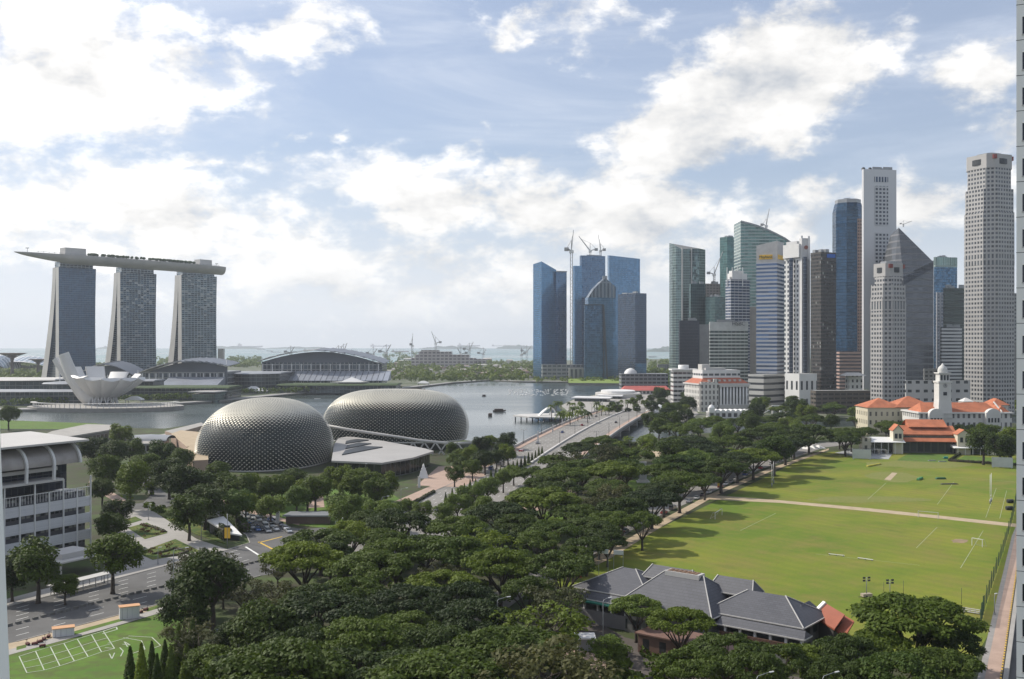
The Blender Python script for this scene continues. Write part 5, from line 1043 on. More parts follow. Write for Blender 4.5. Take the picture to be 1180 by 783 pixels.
# arched footbridge towers glimpsed by the river
t = thing('river_footbridge', "white suspension footbridge portal glimpsed between the trees and the white podium", 'footbridge', PD(895, 470, 880)); t.location.z = 0; mb = MB(); mb.box(-4, -1, 0, -2.5, 1, 12); mb.box(2.5, -1, 0, 4, 1, 12); mb.box(-4, -1, 11, 4, 1, 12.5); mb.build('portal', m_whitep, t); mb = MB(); mb.bar((0, 0, 12), (16, 6, 5), .5); mb.bar((0, 0, 12), (-14, -4, 5), .5); mb.build('cable', m_whitep, t)
# ================= THEATRE WITH CLOCK TOWER =================
m_orange = plain("orange_tile", (0.46, 0.155, 0.075), .85, sc=.2, var=.3, fine=.4); m_cream = plain("cream_wall", (0.60, 0.55, 0.43), .8, var=.1); m_wst = plain("white_stucco", (0.60, 0.585, 0.55), .7, var=.1, sc=.1)
fst2 = facade("stucco_windows", (0.58, 0.565, 0.53), (0.10, 0.10, 0.10), 3.6, 6.5, .45, .55, gm=0, gr=.4, wr=.7)
def hip(mb, x0, y0, x1, y1, z0, z1, inset=None, m=0, gable=False):
    ins = min(x1 - x0, y1 - y0) / 2 if inset is None else inset
    if x1 - x0 >= y1 - y0: a, b = (x0 + ins, (y0 + y1) / 2, z1), (x1 - ins, (y0 + y1) / 2, z1)
    else: a, b = ((x0 + x1) / 2, y0 + ins, z1), ((x0 + x1) / 2, y1 - ins, z1)
    A, B, C_, D_ = (x0, y0, z0), (x1, y0, z0), (x1, y1, z0), (x0, y1, z0)
    if x1 - x0 >= y1 - y0: mb.face([A, B, b, a], m); mb.face([C_, D_, a, b], m); mb.face([D_, A, a], m); mb.face([B, C_, b], m)
    else: mb.face([A, B, a], m); mb.face([B, C_, b, a], m); mb.face([C_, D_, b], m); mb.face([D_, A, a, b], m)
D = 700; t = thing('clock_tower_theatre', "long white theatre with orange tiled roofs and a domed clock tower", 'theatre', (XZ(1059, D), D, 0)); k = D / F
w = (1166 - 1059) * k; zr = ZY(477, D); mb = MB(); mb.box(0, 0, 0, w, 30, zr); mb.build('wall', fst2, t)
mb = MB(); mb.box(-.8, -1, zr, w + .8, 31, zr + 1); mb.build('cornice', m_wst, t)
mb = MB(); hip(mb, 2, 1, w - 8, 26, zr + 1, ZY(464, D + 12), 4); hip(mb, w - 9, 2, w - .5, 26, zr + 1, ZY(467, D + 12), 3); mb.build('roof', m_orange, t)
mb = MB(); 
for x in (w * .26, w * .9): mb.bar((x, 1, zr + 1.3), (x, 13, ZY(463.5, D + 12)), .7)
mb.build('coping', m_wst, t)
for px in (1076.5, 1142):
    x = (px - 1059) * k; mb = MB(); mb.box(x - 5, -4, 0, x + 5, 0, ZY(479, D - 4)); P = [(x + 5 * math.cos(math.pi * j / 10), -4.1, ZY(479, D - 4) + 4.6 * math.sin(math.pi * j / 10)) for j in range(11)]; Pb = [(p[0], 0, p[2]) for p in P]; mb.face(P[::-1]); mb.face(Pb)
    for i in range(10): mb.face([P[i], P[i + 1], Pb[i + 1], Pb[i]])
    mb.build('arched_bay', m_wst, t); mb = MB()
    for xx in (-3.2, -1.1, 1.1, 3.2): mb.box(x + xx - .55, -4.25, ZY(486.5, D), x + xx + .55, -4.0, ZY(481.5, D))
    mb.build('window', m_dark, t)
t2 = thing('theatre_wing', "cream side wing with hipped orange roofs left of the clock tower", 'theatre wing', (XZ(1000, 735), 735, 0)); w2 = 77 * 735 / F; za = ZY(470, 735); mb = MB(); mb.box(0, 0, 0, w2, 26, za); mb.build('wall', facade("cream_win", (0.56, 0.51, 0.38), (0.12, 0.11, 0.09), 4, 6, .35, .5, gm=0, wr=.7), t2)
for a, b, y in ((0.0, .52, 459), (.42, 1.0, 457)): mb = MB(); hip(mb, w2 * a - 1, -1, w2 * b + 1, 27, za + (a > 0) * .3, ZY(y, 745)); mb.build('roof', m_orange, t2)
t3 = thing('theatre_wing', "small orange roofed block with a white dormer behind the theatre's right end", 'theatre wing', (XZ(1110, 760), 760, 0)); w3 = 52 * 760 / F; mb = MB(); mb.box(0, 0, 0, w3, 20, ZY(467, 760)); mb.build('wall', fst2, t3); mb = MB(); hip(mb, -1, -1, w3 * .6, 21, ZY(467, 760), ZY(462, 770)); hip(mb, w3 * .62, -1, w3 + 1, 18, ZY(467, 760), ZY(459, 770)); mb.build('roof', m_orange, t3)
mb = MB(); mb.box(-1, -3, 0, 6, 6, ZY(463, 757)); mb.prism([(-1.5, -3.5), (6.5, -3.5), (6.5, 6), (-1.5, 6)], ZY(463, 757), ZY(459, 757), top=[(2, 1), (3, 1), (3, 2), (2, 2)]); mb.build('dormer', m_wst, t3)
cx_ = (1089 - 1059) * k; s = 7.0 * k; mb = MB(); zf_ = ZY(462, D)
mb.prism([(cx_ - s * 1.2, 4 - s * 1.1), (cx_ + s * 1.2, 4 - s * 1.1), (cx_ + s * 1.2, 4 + s * 1.1), (cx_ - s * 1.2, 4 + s * 1.1)], zr - 3, zf_ + 1, top=[(cx_ - s, 4 - s), (cx_ + s, 4 - s), (cx_ + s, 4 + s), (cx_ - s, 4 + s)])
mb.box(cx_ - s, 4 - s, zf_ + 1, cx_ + s, 4 + s, ZY(441.5, D)); mb.box(cx_ - s * 1.12, 4 - s * 1.12, ZY(441.5, D), cx_ + s * 1.12, 4 + s * 1.12, ZY(439.5, D)); mb.box(cx_ - s * .82, 4 - s * .82, ZY(439.5, D), cx_ + s * .82, 4 + s * .82, ZY(431, D)); mb.box(cx_ - s * 1.02, 4 - s * 1.02, ZY(431, D), cx_ + s * 1.02, 4 + s * 1.02, ZY(429.6, D)); mb.build('clock_tower', m_wst, t)
mb = MB()
for dx in (-1, 0, 1): mb.box(cx_ + dx * s * .5 - s * .15, 4 - s * .86, ZY(438.5, D), cx_ + dx * s * .5 + s * .15, 4 - s * .7, ZY(432.5, D))
mb.box(cx_ - s * .3, 4 - s * 1.03, ZY(456, D), cx_ + s * .3, 4 - s * .9, ZY(452, D)); mb.build('opening', m_dark, t)
mb = MB(); mb.lathe([(s * .75, ZY(429.6, D)), (s * .78, ZY(426.5, D)), (s * .62, ZY(423.5, D)), (s * .25, ZY(421.3, D)), (.15, ZY(419, D))], 18, cx_, 4); mb.build('dome', m_wst, t)
mb = MB(); c = Vector((cx_, 4 - s * 1.04, ZY(444.8, D)))
for i in range(20): a, b = 2 * math.pi * i / 20, 2 * math.pi * (i + 1) / 20; mb.face([c, c + Vector((1.5 * math.cos(a), 0, 1.5 * math.sin(a))), c + Vector((1.5 * math.cos(b), 0, 1.5 * math.sin(b)))])
cf = mb.build('clock_face', plain("clock_face", (0.35, 0.34, 0.33)), t); mb = MB(); mb.bar(c + Vector((0, -.1, 0)), c + Vector((0, -.1, 1.1)), .18); mb.bar(c + Vector((0, -.1, 0)), c + Vector((.7, -.1, -.2)), .18); mb.build('clock_hand', m_dark, cf)
# ================= CRICKET CLUB =================
D = 610; t = thing('cricket_clubhouse', "red roofed clubhouse in three tiers with white awnings at the field's far end", 'clubhouse', (XZ(1042, D), D, 0)); k = D / F; x_ = lambda px: XZ(px, D) - XZ(1042, D); t.rotation_euler.z = R(-8)
mb = MB(); mb.box(x_(1039), 3, 0, x_(1104), 24, ZY(503, D)); mb.build('hall', facade("verandah", (0.09, 0.10, 0.08), (0.03, 0.035, 0.03), 4, 9, .8, .8, gm=0, gr=.5), t)
for a, b, ya, yb, y0, y1 in ((1052, 1095, 493.5, 486, 10, 20), (1037, 1103, 501.5, 492.5, 5, 15), (1038, 1100, 508.5, 501, -1, 7)):
    mb = MB(); xa, xb = x_(a), x_(b); mb.prism([(xa, y0), (xb, y0), (xb, y1), (xa, y1)], ZY(ya, D) - .3, [ZY(ya, D), ZY(ya, D), ZY(yb, D), ZY(yb, D)]); mb.face([(xa, y1, ZY(yb, D)), (xb, y1, ZY(yb, D)), (xb, y1 + 10, ZY(ya, D)), (xa, y1 + 10, ZY(ya, D))]); mb.build('roof_tier', m_orange, t)
for a, b, yt, ye, yb in ((1028.5, 1039.5, 490, 496.5, 507), (1099, 1113, 495, 500, 511)):
    mb = MB(); xa, xb = x_(a), x_(b); z = ZY(ye, D); mb.box(xa, -3, 0, xb, 6, z); mb.face([(xa, -3, z), (xb, -3, z), ((xa + xb) / 2, -3, ZY(yt, D))]); mb.face([(xb, 6, z), (xa, 6, z), ((xa + xb) / 2, 6, ZY(yt, D))]); mb.build('gabled_pavilion', m_cream, t)
    mb = MB(); mm_ = (xa + xb) / 2; zt_ = ZY(yt, D) + .4; mb.face([(xa - .6, -3.6, z), (mm_, -3.6, zt_), (mm_, 7, zt_), (xa - .6, 7, z)][::-1]); mb.face([(xb + .6, -3.6, z), (mm_, -3.6, zt_), (mm_, 7, zt_), (xb + .6, 7, z)]); mb.build('gable_roof', m_orange, t)
    for f in (.3, .7): mb = MB(); x = xa + (xb - xa) * f; mb.box(x - .8, -3.15, z - 4.5, x + .8, -2.9, z - 1.6); mb.build('window', m_dark, t)
for a, b, y0, y1 in ((1003, 1041, 505, 509), (1094, 1134, 511, 514.5)):
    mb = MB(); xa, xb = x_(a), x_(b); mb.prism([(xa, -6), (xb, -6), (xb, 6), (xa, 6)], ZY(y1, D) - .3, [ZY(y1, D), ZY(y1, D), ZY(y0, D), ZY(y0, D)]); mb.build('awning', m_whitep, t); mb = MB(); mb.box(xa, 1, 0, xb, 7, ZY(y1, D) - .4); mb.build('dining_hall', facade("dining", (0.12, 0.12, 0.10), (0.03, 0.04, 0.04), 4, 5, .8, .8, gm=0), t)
    for i in range(5): mb = MB(); x = xa + (xb - xa) * (i + .5) / 5; mb.bar((x, -5.6, 0), (x, -5.6, ZY(y1, D) - .3), .25); mb.build('awning_post', m_whitep, t)
for a, b, yt in ((994, 1004, 505), (1134, 1150, 512)): mb = MB(); mb.box(x_(a), -4, 0, x_(b), 6, ZY(yt, D)); mb.build('end_lodge', facade("lodge", (0.58, 0.54, 0.42), (0.08, 0.08, 0.07), 3.5, 6, .45, .6, gm=0, wr=.8), t)
# ================= FIELD SIDE CLUB WITH GREY ROOFS =================
m_slate = MT("grey_tile_roof"); _t = m_slate; n_ = _t.nd('ShaderNodeTexBrick'); _u = _t.nd('ShaderNodeTexCoord'); _t.L.new(_u.outputs['UV'], n_.inputs[0])
n_.inputs['Scale'].default_value = 1; n_.inputs['Brick Width'].default_value = 1.2; n_.inputs['Row Height'].default_value = .5; n_.inputs['Mortar Size'].default_value = .05; n_.inputs['Color1'].default_value = (0.080, 0.082, 0.097, 1); n_.inputs['Color2'].default_value = (0.062, 0.064, 0.076, 1); n_.inputs['Mortar'].default_value = (0.05, 0.05, 0.055, 1)
_t.set(col=_t.mix(_t.rmp(_t.noise(_t.obj(), .25, 5), .3, .7, 0, .35), n_.outputs[0], (0.10, 0.10, 0.11, 1)), rough=.6); _t.bump(n_.outputs['Fac'], -.4, .05); m_slate = _t.mat
zE = 7.2; Aq = G(659, 676, zE); Bq = G(926, 724.5, zE); wv = (Bq - Aq); Ls = wv.length; wa = math.atan2(wv.y, wv.x)
t = thing('clubhouse', "grey tiled clubhouse with many hipped roofs between the trees and the field", 'clubhouse', (Aq.x, Aq.y, 0), wa); print('club', Aq, Bq, Ls, math.degrees(wa))
def fascia(mb, x0, y0, x1, y1, z): 
    for a, b in (((x0, y0), (x1, y0)), ((x1, y0), (x1, y1)), ((x1, y1), (x0, y1)), ((x0, y1), (x0, y0))): mb.bar((a[0], a[1], z), (b[0], b[1], z), .22, .25)
def roofblock(nm, x0, y0, x1, y1, z0, z1, ins=None, wall=True, zw=0, hipw=True):
    mb = MB(); hip(mb, x0, y0, x1, y1, z0, z1, ins); o = mb.build(nm, m_slate, t)
    mb = MB(); fascia(mb, x0, y0, x1, y1, z0 - .1); I = min(x1 - x0, y1 - y0) / 2 if ins is None else ins
    if hipw and x1 - x0 >= y1 - y0:
        ym = (y0 + y1) / 2
        for a, b in (((x0, y0), (x0 + I, ym)), ((x1, y0), (x1 - I, ym)), ((x0, y1), (x0 + I, ym)), ((x1, y1), (x1 - I, ym))): mb.bar((a[0], a[1], z0 + .08), (b[0], b[1], z1 + .08), .22, .14)
    mb.build('ridge_capping', m_conc, o)
    if wall: mb = MB(); mb.box(x0 + 1.3, y0 + 1.3, zw, x1 - 1.3, y1 - 1.3, z0 - .2); mb.build('wall', f_club, t)
f_club = facade("club_walls", (0.17, 0.165, 0.16), (0.03, 0.035, 0.035), 3.6, 3.6, .62, .62, gm=.1, gr=.3, wr=.8)
S1, S2, S3 = Ls * .32, Ls * .66, Ls
roofblock('roof_left', 0, 0, S1 + 3, 17, zE, 11.6, 9)
roofblock('roof_centre', S1 - 3, -4, S2 + 1, 15, zE - .4, 13.2, 7)
roofblock('roof_right', S2 - 3, 0, S3, 14, zE, 11.4, 7)
mb = MB(); mb.box(S1 + 4.5, 4.2, 12.4, S2 - 6.5, 7.0, 13.5); mb.build('ridge_vent', m_conc, t); mb = MB()
for i in range(7): x = S1 + 5 + i * (S2 - S1 - 12) / 7; mb.box(x, 4.5, 13.45, x + .8, 6.7, 13.62)
mb.build('vent_louvre', plain("rusty_louvres", (0.16, 0.09, 0.05)), t)
roofblock('lower_skirt_roof', S2 + 1, -2.4, S3 + 1.2, 1.5, 5.6, 6.9, .6, wall=False, hipw=False)
roofblock('lower_skirt_roof', .5, -2.2, S1 - 1, 1.5, 5.6, 6.9, .6, wall=False, hipw=False)
for x0, y0, x1, y1, z0, z1 in ((S1 - 4, 8, S1 + 9, 14, 10.4, 12.8), (S2 - 6, 7, S2 + 5, 13, 10.0, 12.9)): roofblock('dormer_roof', x0, y0, x1, y1, z0, z1, 1.2, zw=7)
for x in [S2 + 3 + i * 3.4 for i in range(6)] + [1 + i * 3.8 for i in range(5)]:
    mb = MB(); mb.box(x - .25, -1.9, 3.2, x + .25, -1.4, 5.7); mb.build('column', m_whitep, t)
mb = MB(); mb.box(.8, -2.2, 0, S3, 0.8, 3.2); mb.build('terrace_base', plain("terrace_grey", (0.22, 0.21, 0.21)), t); mb = MB(); mb.box(S2 + 2, -2.5, 3.2, S3 + .5, -2.1, 4.2); mb.build('flower_box', plain("reddish_planting", (0.13, 0.07, 0.05), var=.5, sc=1.5), t)
mb = MB(); mb.box(3, -3.4, 5.0, S1 - 2, -1.8, 5.3); mb.build('green_awning', plain("green_awning", (0.02, 0.16, 0.11)), t)
roofblock('roof_end', S3 - 7, 5, S3 - 1.0, 15.5, zE - .8, 9.8, 3)
t = thing('red_roof_annex', "small annex with a sloping terracotta roof at the grey clubhouse's right end", 'annex', (Bq.x, Bq.y, 0), wa)
pts = [G(950.6, 694.8, 9.4), G(973.5, 708.5, 8.6), G(961.6, 725, 6.2), G(936, 709.4, 6.9)]; pts2 = [G(973.8, 709.5, 7.9), G(984.4, 716, 7.4), G(974.4, 733, 5.1), G(962.2, 726, 5.6)]; Mi = t.matrix_basis.inverted()
m_terra = plain("terracotta_sheet", (0.30, 0.085, 0.045), .7, sc=.3)
for nm, PP in (('roof', pts), ('lower_roof', pts2)):
    P = [Mi @ v for v in PP]; mb = MB(); mb.face(P[::-1]); mb.face([v - Vector((0, 0, .35)) for v in P])
    for i in range(4): a, b = P[i], P[(i + 1) % 4]; mb.face([a, b, b - Vector((0, 0, .35)), a - Vector((0, 0, .35))])
    mb.build(nm, m_terra, t)
P = [Mi @ v for v in pts]; c = sum(P, Vector()) / 4; mb = MB(); mb.prism([((c + (v - c) * .8).x, (c + (v - c) * .8).y) for v in P], 0, [(c + (v - c) * .8).z - .6 for v in P]); mb.build('wall', plain("dark_annex_wall", (0.06, 0.055, 0.05)), t); mb = MB(); mb.bar(P[0] + Vector((0, 0, .1)), P[3] + Vector((0, 0, .1)), 1.0, .5); mb.build('white_coping', m_whitep, t)
# lean-to gate box and brown low range hidden below the trees
t = thing('gate_kiosk', "small kiosk with a white flat roof beside the grey clubhouse's left end", 'kiosk', G(674, 748)); mb = MB(); mb.box(-1.6, -1.6, 0, 1.6, 1.6, 2.6); mb.build('wall', m_grey, t); mb = MB(); mb.box(-2.2, -2.2, 2.6, 2.2, 2.2, 2.9); mb.build('roof', m_whitep, t)
t = thing('brown_range', "low brown walled range half hidden under the trees in front of the clubhouse", 'low building', G(735, 752), wa); mb = MB(); mb.box(0, 0, 0, 26, 7, 4); mb.build('wall', facade("brown_rng", (0.17, 0.10, 0.075), (0.03, 0.03, 0.03), 4, 4, .4, .6, gm=0), t); mb = MB(); mb.box(-.5, -.5, 4, 26.5, 7.5, 4.3); mb.build('roof', plain("brown_roof", (0.19, 0.11, 0.085)), t)
# ================= WHITE BANDED BUILDING AT THE LEFT =================
ux, uy = .469, .883; Dc = 330; cor = Vector((XZ(105, Dc), Dc, 0)); t = thing('banded_building', "white building with louvred balcony bands and a barrel vaulted top, at the left edge", 'office building', cor, math.atan2(uy, ux))
# local x runs along the front (negative = towards the left of the picture), local y points back
Lf = 62; FL = [ZY(y, Dc) for y in (574, 592, 611, 629)]; m_louv = facade("louvre_band", (0.78, 0.78, 0.78), (0.50, 0.50, 0.52), 60, .32, 1, .5, gm=.0, gr=.5, wr=.5, var=.1)
zb = [ZY(562, Dc), ZY(572, Dc)]
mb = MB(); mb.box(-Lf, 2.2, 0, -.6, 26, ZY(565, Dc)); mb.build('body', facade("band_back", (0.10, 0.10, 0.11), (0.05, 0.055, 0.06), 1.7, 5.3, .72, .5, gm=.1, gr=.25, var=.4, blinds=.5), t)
for i, y in enumerate((573, 592, 611, 632)):
    z0 = ZY(y, Dc); mb = MB(); mb.box(-Lf, 0, z0 - 2.6, 0, .45, z0 + .5); mb.box(-Lf, .45, z0 - 1.5, -.2, 2.4, z0 - 1.1); mb.build('louvre_band', m_louv, t)
for i in range(13):
    x = -.3 - i * 5.1; mb = MB(); mb.box(x - .16, -.35, 0, x + .16, .1, ZY(560, Dc) if i % 2 else ZY(548, Dc)); mb.build('post', m_whitep, t)
mb = MB(); mb.bar((-Lf, .2, ZY(560.5, Dc)), (0, .2, ZY(560.5, Dc)), .18)
for i in range(60): x = -Lf + i * Lf / 60; mb.bar((x, .2, ZY(570, Dc)), (x, .2, ZY(560.5, Dc)), .1)
mb.build('railing', m_whitep, t)
zt0, zt1 = ZY(562, Dc), ZY(504, Dc); mb = MB(); mb.box(-Lf, 6, zt0, -4.5, 26, zt1 - 1); mb.build('upper_wall', facade("upper_dark_glass", (0.03, 0.035, 0.05), (0.03, 0.035, 0.055), 2.2, 3, .9, .9, gm=.3, gr=.15), t)
mb = MB(); mb.box(-Lf, -1.0, ZY(549, Dc), -11, 6, ZY(546.3, Dc)); mb.box(-Lf, 2, ZY(538, Dc), -11, 6.3, ZY(534, Dc)); mb.build('canopy_slab', m_conc, t)
mb = MB(); mb.prism([(-Lf, -1.5), (-2, -1.5), (-2, 27), (-Lf, 27)], zt1 - 1.0, [zt1 - .4, zt1 - .4, zt1 + 1.0, zt1 + 1.0]); mb.build('roof_slab', m_conc, t)
zv0, zv1 = ZY(531, Dc), ZY(508, Dc)
def arc(s, o=0): a = s * math.pi / 2 * .92; return (7.2 - (8.0 + o) * math.sin(math.pi / 2 * .92 - a + .12), zv0 + (zv1 - zv0 + o) * math.sin(a) ** .9)
nb = 6; bw = 9.6; mb = MB()
for b in range(nb):
    xa = -5 - b * bw; rows = []
    for xx in (xa - bw, xa): rows.append([Vector((xx, *arc(s / 12))) for s in range(13)])
    mb = MB(); mb.grid(rows); mb.build('vault_panel', plain("vault_metal", (0.30, 0.275, 0.25), .42, .35, sc=.3), t)
for b in range(nb + 1):
    xa = -5 - b * bw; mb = MB(); P = []
    for s in range(13): y, z = arc(s / 12, .35); P.append(Vector((xa, y, z)))
    if b: P = [Vector((xa - .0, -.9, ZY(547, Dc)))] + P
    for a, c in zip(P, P[1:]): mb.bar(a, c, .8, .7)
    mb.build('vault_rib', m_whitep, t)
# entrance canopy and bus shelter below the trees
t = thing('bus_shelter', "long grey roofed bus shelter beside the dark carriageway under the trees", 'bus shelter', G(94, 680), math.atan2(uy, ux)); mb = MB(); mb.box(-9, -1.2, 2.6, 9, 2.2, 2.85); mb.build('roof', m_conc, t)
for x in (-8, -4, 0, 4, 8): mb = MB(); mb.bar((x, 1.8, 0), (x, 1.8, 2.6), .15); mb.bar((x, -.6, 0), (x, -.6, 2.6), .15); mb.build('post_pair', m_grey, t)
mb = MB(); mb.box(-8, 1.0, .4, 8, 1.5, .5); mb.build('bench', m_whitep, t)
t = thing('entrance_canopy', "stepped white entrance canopy behind the bus shelter", 'canopy', G(94, 663), math.atan2(uy, ux)); mb = MB(); mb.box(-7, 0, 4.3, 7, 9, 4.7); mb.box(-4, 3, 4.7, 6, 11, 6.2); mb.build('roof', m_conc, t)
for x in (-6, 6): mb = MB(); mb.bar((x, 1, 0), (x, 1, 4.3), .4); mb.build('column', m_conc, t)
# ================= HOTEL WALLS WE LOOK OUT FROM =================
t = thing('near_wall_pier', "plain white wall pier of the viewer's own building at the left edge", 'wall'); mb = MB(); Y = 9.0
xe = lambda py: (XZ({480: -1.5, 783: 18.5, 900: 26}[py], Y))
lo, hi = (xe(900), ZY(900, Y)), (xe(480), ZY(480, Y)); mb.prism([(lo[0] - 1.2, Y), (lo[0], Y), (lo[0] * 1.07, Y + .5), (lo[0] - 1.6, Y + .5)], lo[1] - 2, hi[1] + .2, top=[(hi[0] - 1.2, Y), (hi[0], Y), (hi[0] * 1.07, Y + .5), (hi[0] - 1.6, Y + .5)]); mb.build('panel', plain("near_white_paint", (0.88, 0.87, 0.84), .6, var=.05, sc=.6), t)
cor = Vector((XZ(1171.3, 95), 95, 0)); t = thing('tiled_tower', "white panelled tower block with dark windows cut off by the right edge", 'tower block', cor, R(-27)); mb = MB(); mb.box(0, 0, 0, 22, 20, 112); pc = plain("white_cladding", (0.84, 0.82, 0.78), .5, var=.06, sc=.1); mb.build('wall', pc, t)
mb = MB(); fl = 3.28; z0 = ZY(100 / 2.768 + 500, 95) % fl
for i in range(36): z = z0 + i * fl - fl; mb.box(-.03, -.012, z, 22, .02, z + .05)
mb.box(2.2, -.012, 0, 2.25, .02, 112); mb.build('panel_joints', m_dark, t)
wp = MB(); fr = MB()
for i in range(34):
    z = z0 + i * fl - fl
    for x in (3.4, 6.3, 9.2, 12.1, 15.0, 17.9): wp.box(x, -.02, z + .55, x + 1.6, .05, z + 2.15)
    for x in (0.5,):
        w_ = MB(); w_.box(x, -.02, z + .55, x + 1.6, .05, z + 2.15); w = w_.build('window', plain("window_dark", (0.04, 0.045, 0.055), .12, .3) if 'win' not in _lib else _lib['win'], t); _lib['win'] = w.data.materials[0]
        if x < 1: f_ = MB(); f_.box(x - .06, -.08, z + .45, x + 1.66, -.02, z + .55); f_.build('sill', m_conc, w)

wp.build('window_grid', _lib['win'], t, kind='stuff')
# ================= TREES =================
def leaf_mat(name, c1, c2):
    t = MT(name); oi = t.nd('ShaderNodeObjectInfo').outputs['Random']; o = t.obj()
    n = t.noise(o, .45, 5, .65); f = t.rmp(t.M('ADD', t.M('MULTIPLY', n, .6), t.M('MULTIPLY', oi, .5)), .3, .8)
    col = t.mix(f, c1 + (1,), c2 + (1,))
    t.set(col=col, rough=.62, spec=.25)
    tr = t.nd('ShaderNodeBsdfTranslucent'); t.L.new(col, tr.inputs[0]); mx = t.nd('ShaderNodeMixShader'); mx.inputs[0].default_value = .30
    t.L.new(t.b.outputs[0], mx.inputs[1]); t.L.new(tr.outputs[0], mx.inputs[2]); t.L.new(mx.outputs[0], t.N['Material Output'].inputs[0]); return t.mat
m_leafd = leaf_mat("leaves_dark", (0.018, 0.036, 0.004), (0.080, 0.120, 0.008)); m_leafm = leaf_mat("leaves_mid", (0.038, 0.072, 0.005), (0.140, 0.185, 0.010)); m_leafb = leaf_mat("leaves_bright", (0.075, 0.125, 0.016), (0.14, 0.19, 0.025)); m_leafo = leaf_mat("leaves_olive", (0.045, 0.052, 0.014), (0.095, 0.095, 0.025))
m_bark = plain("bark", (0.075, 0.06, 0.048), .9, sc=.5, var=.35)
def leafquad(mb, c, n, s, r):
    n = (n + Vector((r.uniform(-.7, .7), r.uniform(-.7, .7), r.uniform(-.5, .5)))).normalized()
    a = n.cross(Vector((r.uniform(-1, 1), r.uniform(-1, 1), r.uniform(-1, 1)))).normalized(); b = n.cross(a); s *= r.uniform(.6, 1.35)
    mb.face([c - a * s, c - b * s * .75 - n * s * .15, c + a * s, c + b * s * .75 - n * s * .15])
def crown(kind, seed, n_leaf=None):
    r = random.Random(seed); mb = MB(); br = MB(); pads = []
    if kind == 'rain':       # wide umbrella, radius 1 -> about 10 m
        Rr, z0 = 9.5, 9.0
        for i in range(30):
            a = r.uniform(0, 6.283); q = math.sqrt(r.uniform(0.0, 1)) * .86 if i > 10 else r.uniform(.72, .92)
            if i <= 10: a = i / 11 * 6.283 + r.uniform(-.2, .2)
            x, y = math.cos(a) * q * Rr, math.sin(a) * q * Rr; z = z0 + 3.6 * (1 - q ** 2.2) + r.uniform(-.5, .6); pads.append((Vector((x, y, z)), r.uniform(1.9, 3.0), r.uniform(.85, 1.3)))
        nl, ls, hub = 330, .33, Vector((0, 0, 3.6))
    elif kind == 'round':
        Rr, z0 = 5.2, 6.8
        for i in range(26):
            v = Vector((r.gauss(0, 1), r.gauss(0, 1), r.gauss(0, 1))).normalized() * r.uniform(.45, .85); x, y, z = v.x * Rr, v.y * Rr, z0 + v.z * 3.9; pads.append((Vector((x, y, z)), r.uniform(1.4, 2.2), r.uniform(1.1, 1.7)))
        nl, ls, hub = 400, .25, Vector((0, 0, 3.4))
    elif kind == 'airy':
        Rr, z0 = 7.0, 7.5
        for i in range(24):
            v = Vector((r.gauss(0, 1), r.gauss(0, 1), r.gauss(0, 1))).normalized() * r.uniform(.5, 1.0); pads.append((Vector((v.x * Rr, v.y * Rr, z0 + v.z * 3.6)), r.uniform(1.1, 2.0), r.uniform(.7, 1.1)))
        nl, ls, hub = 210, .26, Vector((0, 0, 3.0))
    for c, a, h in pads:
        m = int(nl * (a / 2.4) ** 2)
        for k in range(m):
            v = Vector((r.gauss(0, 1), r.gauss(0, 1), r.gauss(0, 1))).normalized()
            if v.z < -.1 and r.random() < .6: v.z = -v.z
            q = r.uniform(.62, 1.08); jit = r.uniform(.85, 1.15)
            leafquad(mb, c + Vector((v.x * a * q * jit, v.y * a * q, v.z * h * q)), Vector((v.x * .6, v.y * .6, v.z + .55)).normalized(), ls, r)
    tr = .55 if kind == 'rain' else .34
    br.tube([(0, 0, -.3), (0, 0, .6), (.1, .05, 2.2), hub], [tr * 1.6, tr * 1.1, tr, tr * .85], 7)
    n = 7 if kind == 'rain' else 5
    for i in range(n):
        a = i / n * 6.283 + r.uniform(-.3, .3); tgt = min(pads, key=lambda p: (p[0] - Vector((math.cos(a) * 6, math.sin(a) * 6, 10))).length)[0]; mid = hub.lerp(tgt, .5) + Vector((r.uniform(-.6, .6), r.uniform(-.6, .6), .4)); br.tube([hub, mid, tgt], [tr * .6, tr * .36, tr * .12], 5)
        for kk in range(2):
            p2 = r.choice(pads)[0]; 
            if (p2 - mid).length < 6: br.tube([mid, mid.lerp(p2, .5) + Vector((0, 0, .3)), p2], [tr * .3, tr * .18, tr * .07], 4)
    return mb, br
def conifer(seed, h=9, w=1.6):
    r = random.Random(seed); mb = MB(); br = MB()
    for k in range(1500):
        t_ = r.random() ** 1.2; a = r.uniform(0, 6.283); q = w * (1 - t_) ** .85 * r.uniform(.5, 1.05) + .08; leafquad(mb, Vector((math.cos(a) * q, math.sin(a) * q, .7 + t_ * (h - .7))), Vector((math.cos(a), math.sin(a), .5)), .24, r)
    br.tube([(0, 0, -.2), (0, 0, h * .5), (0, 0, h * .97)], [.2, .12, .03], 6); return mb, br
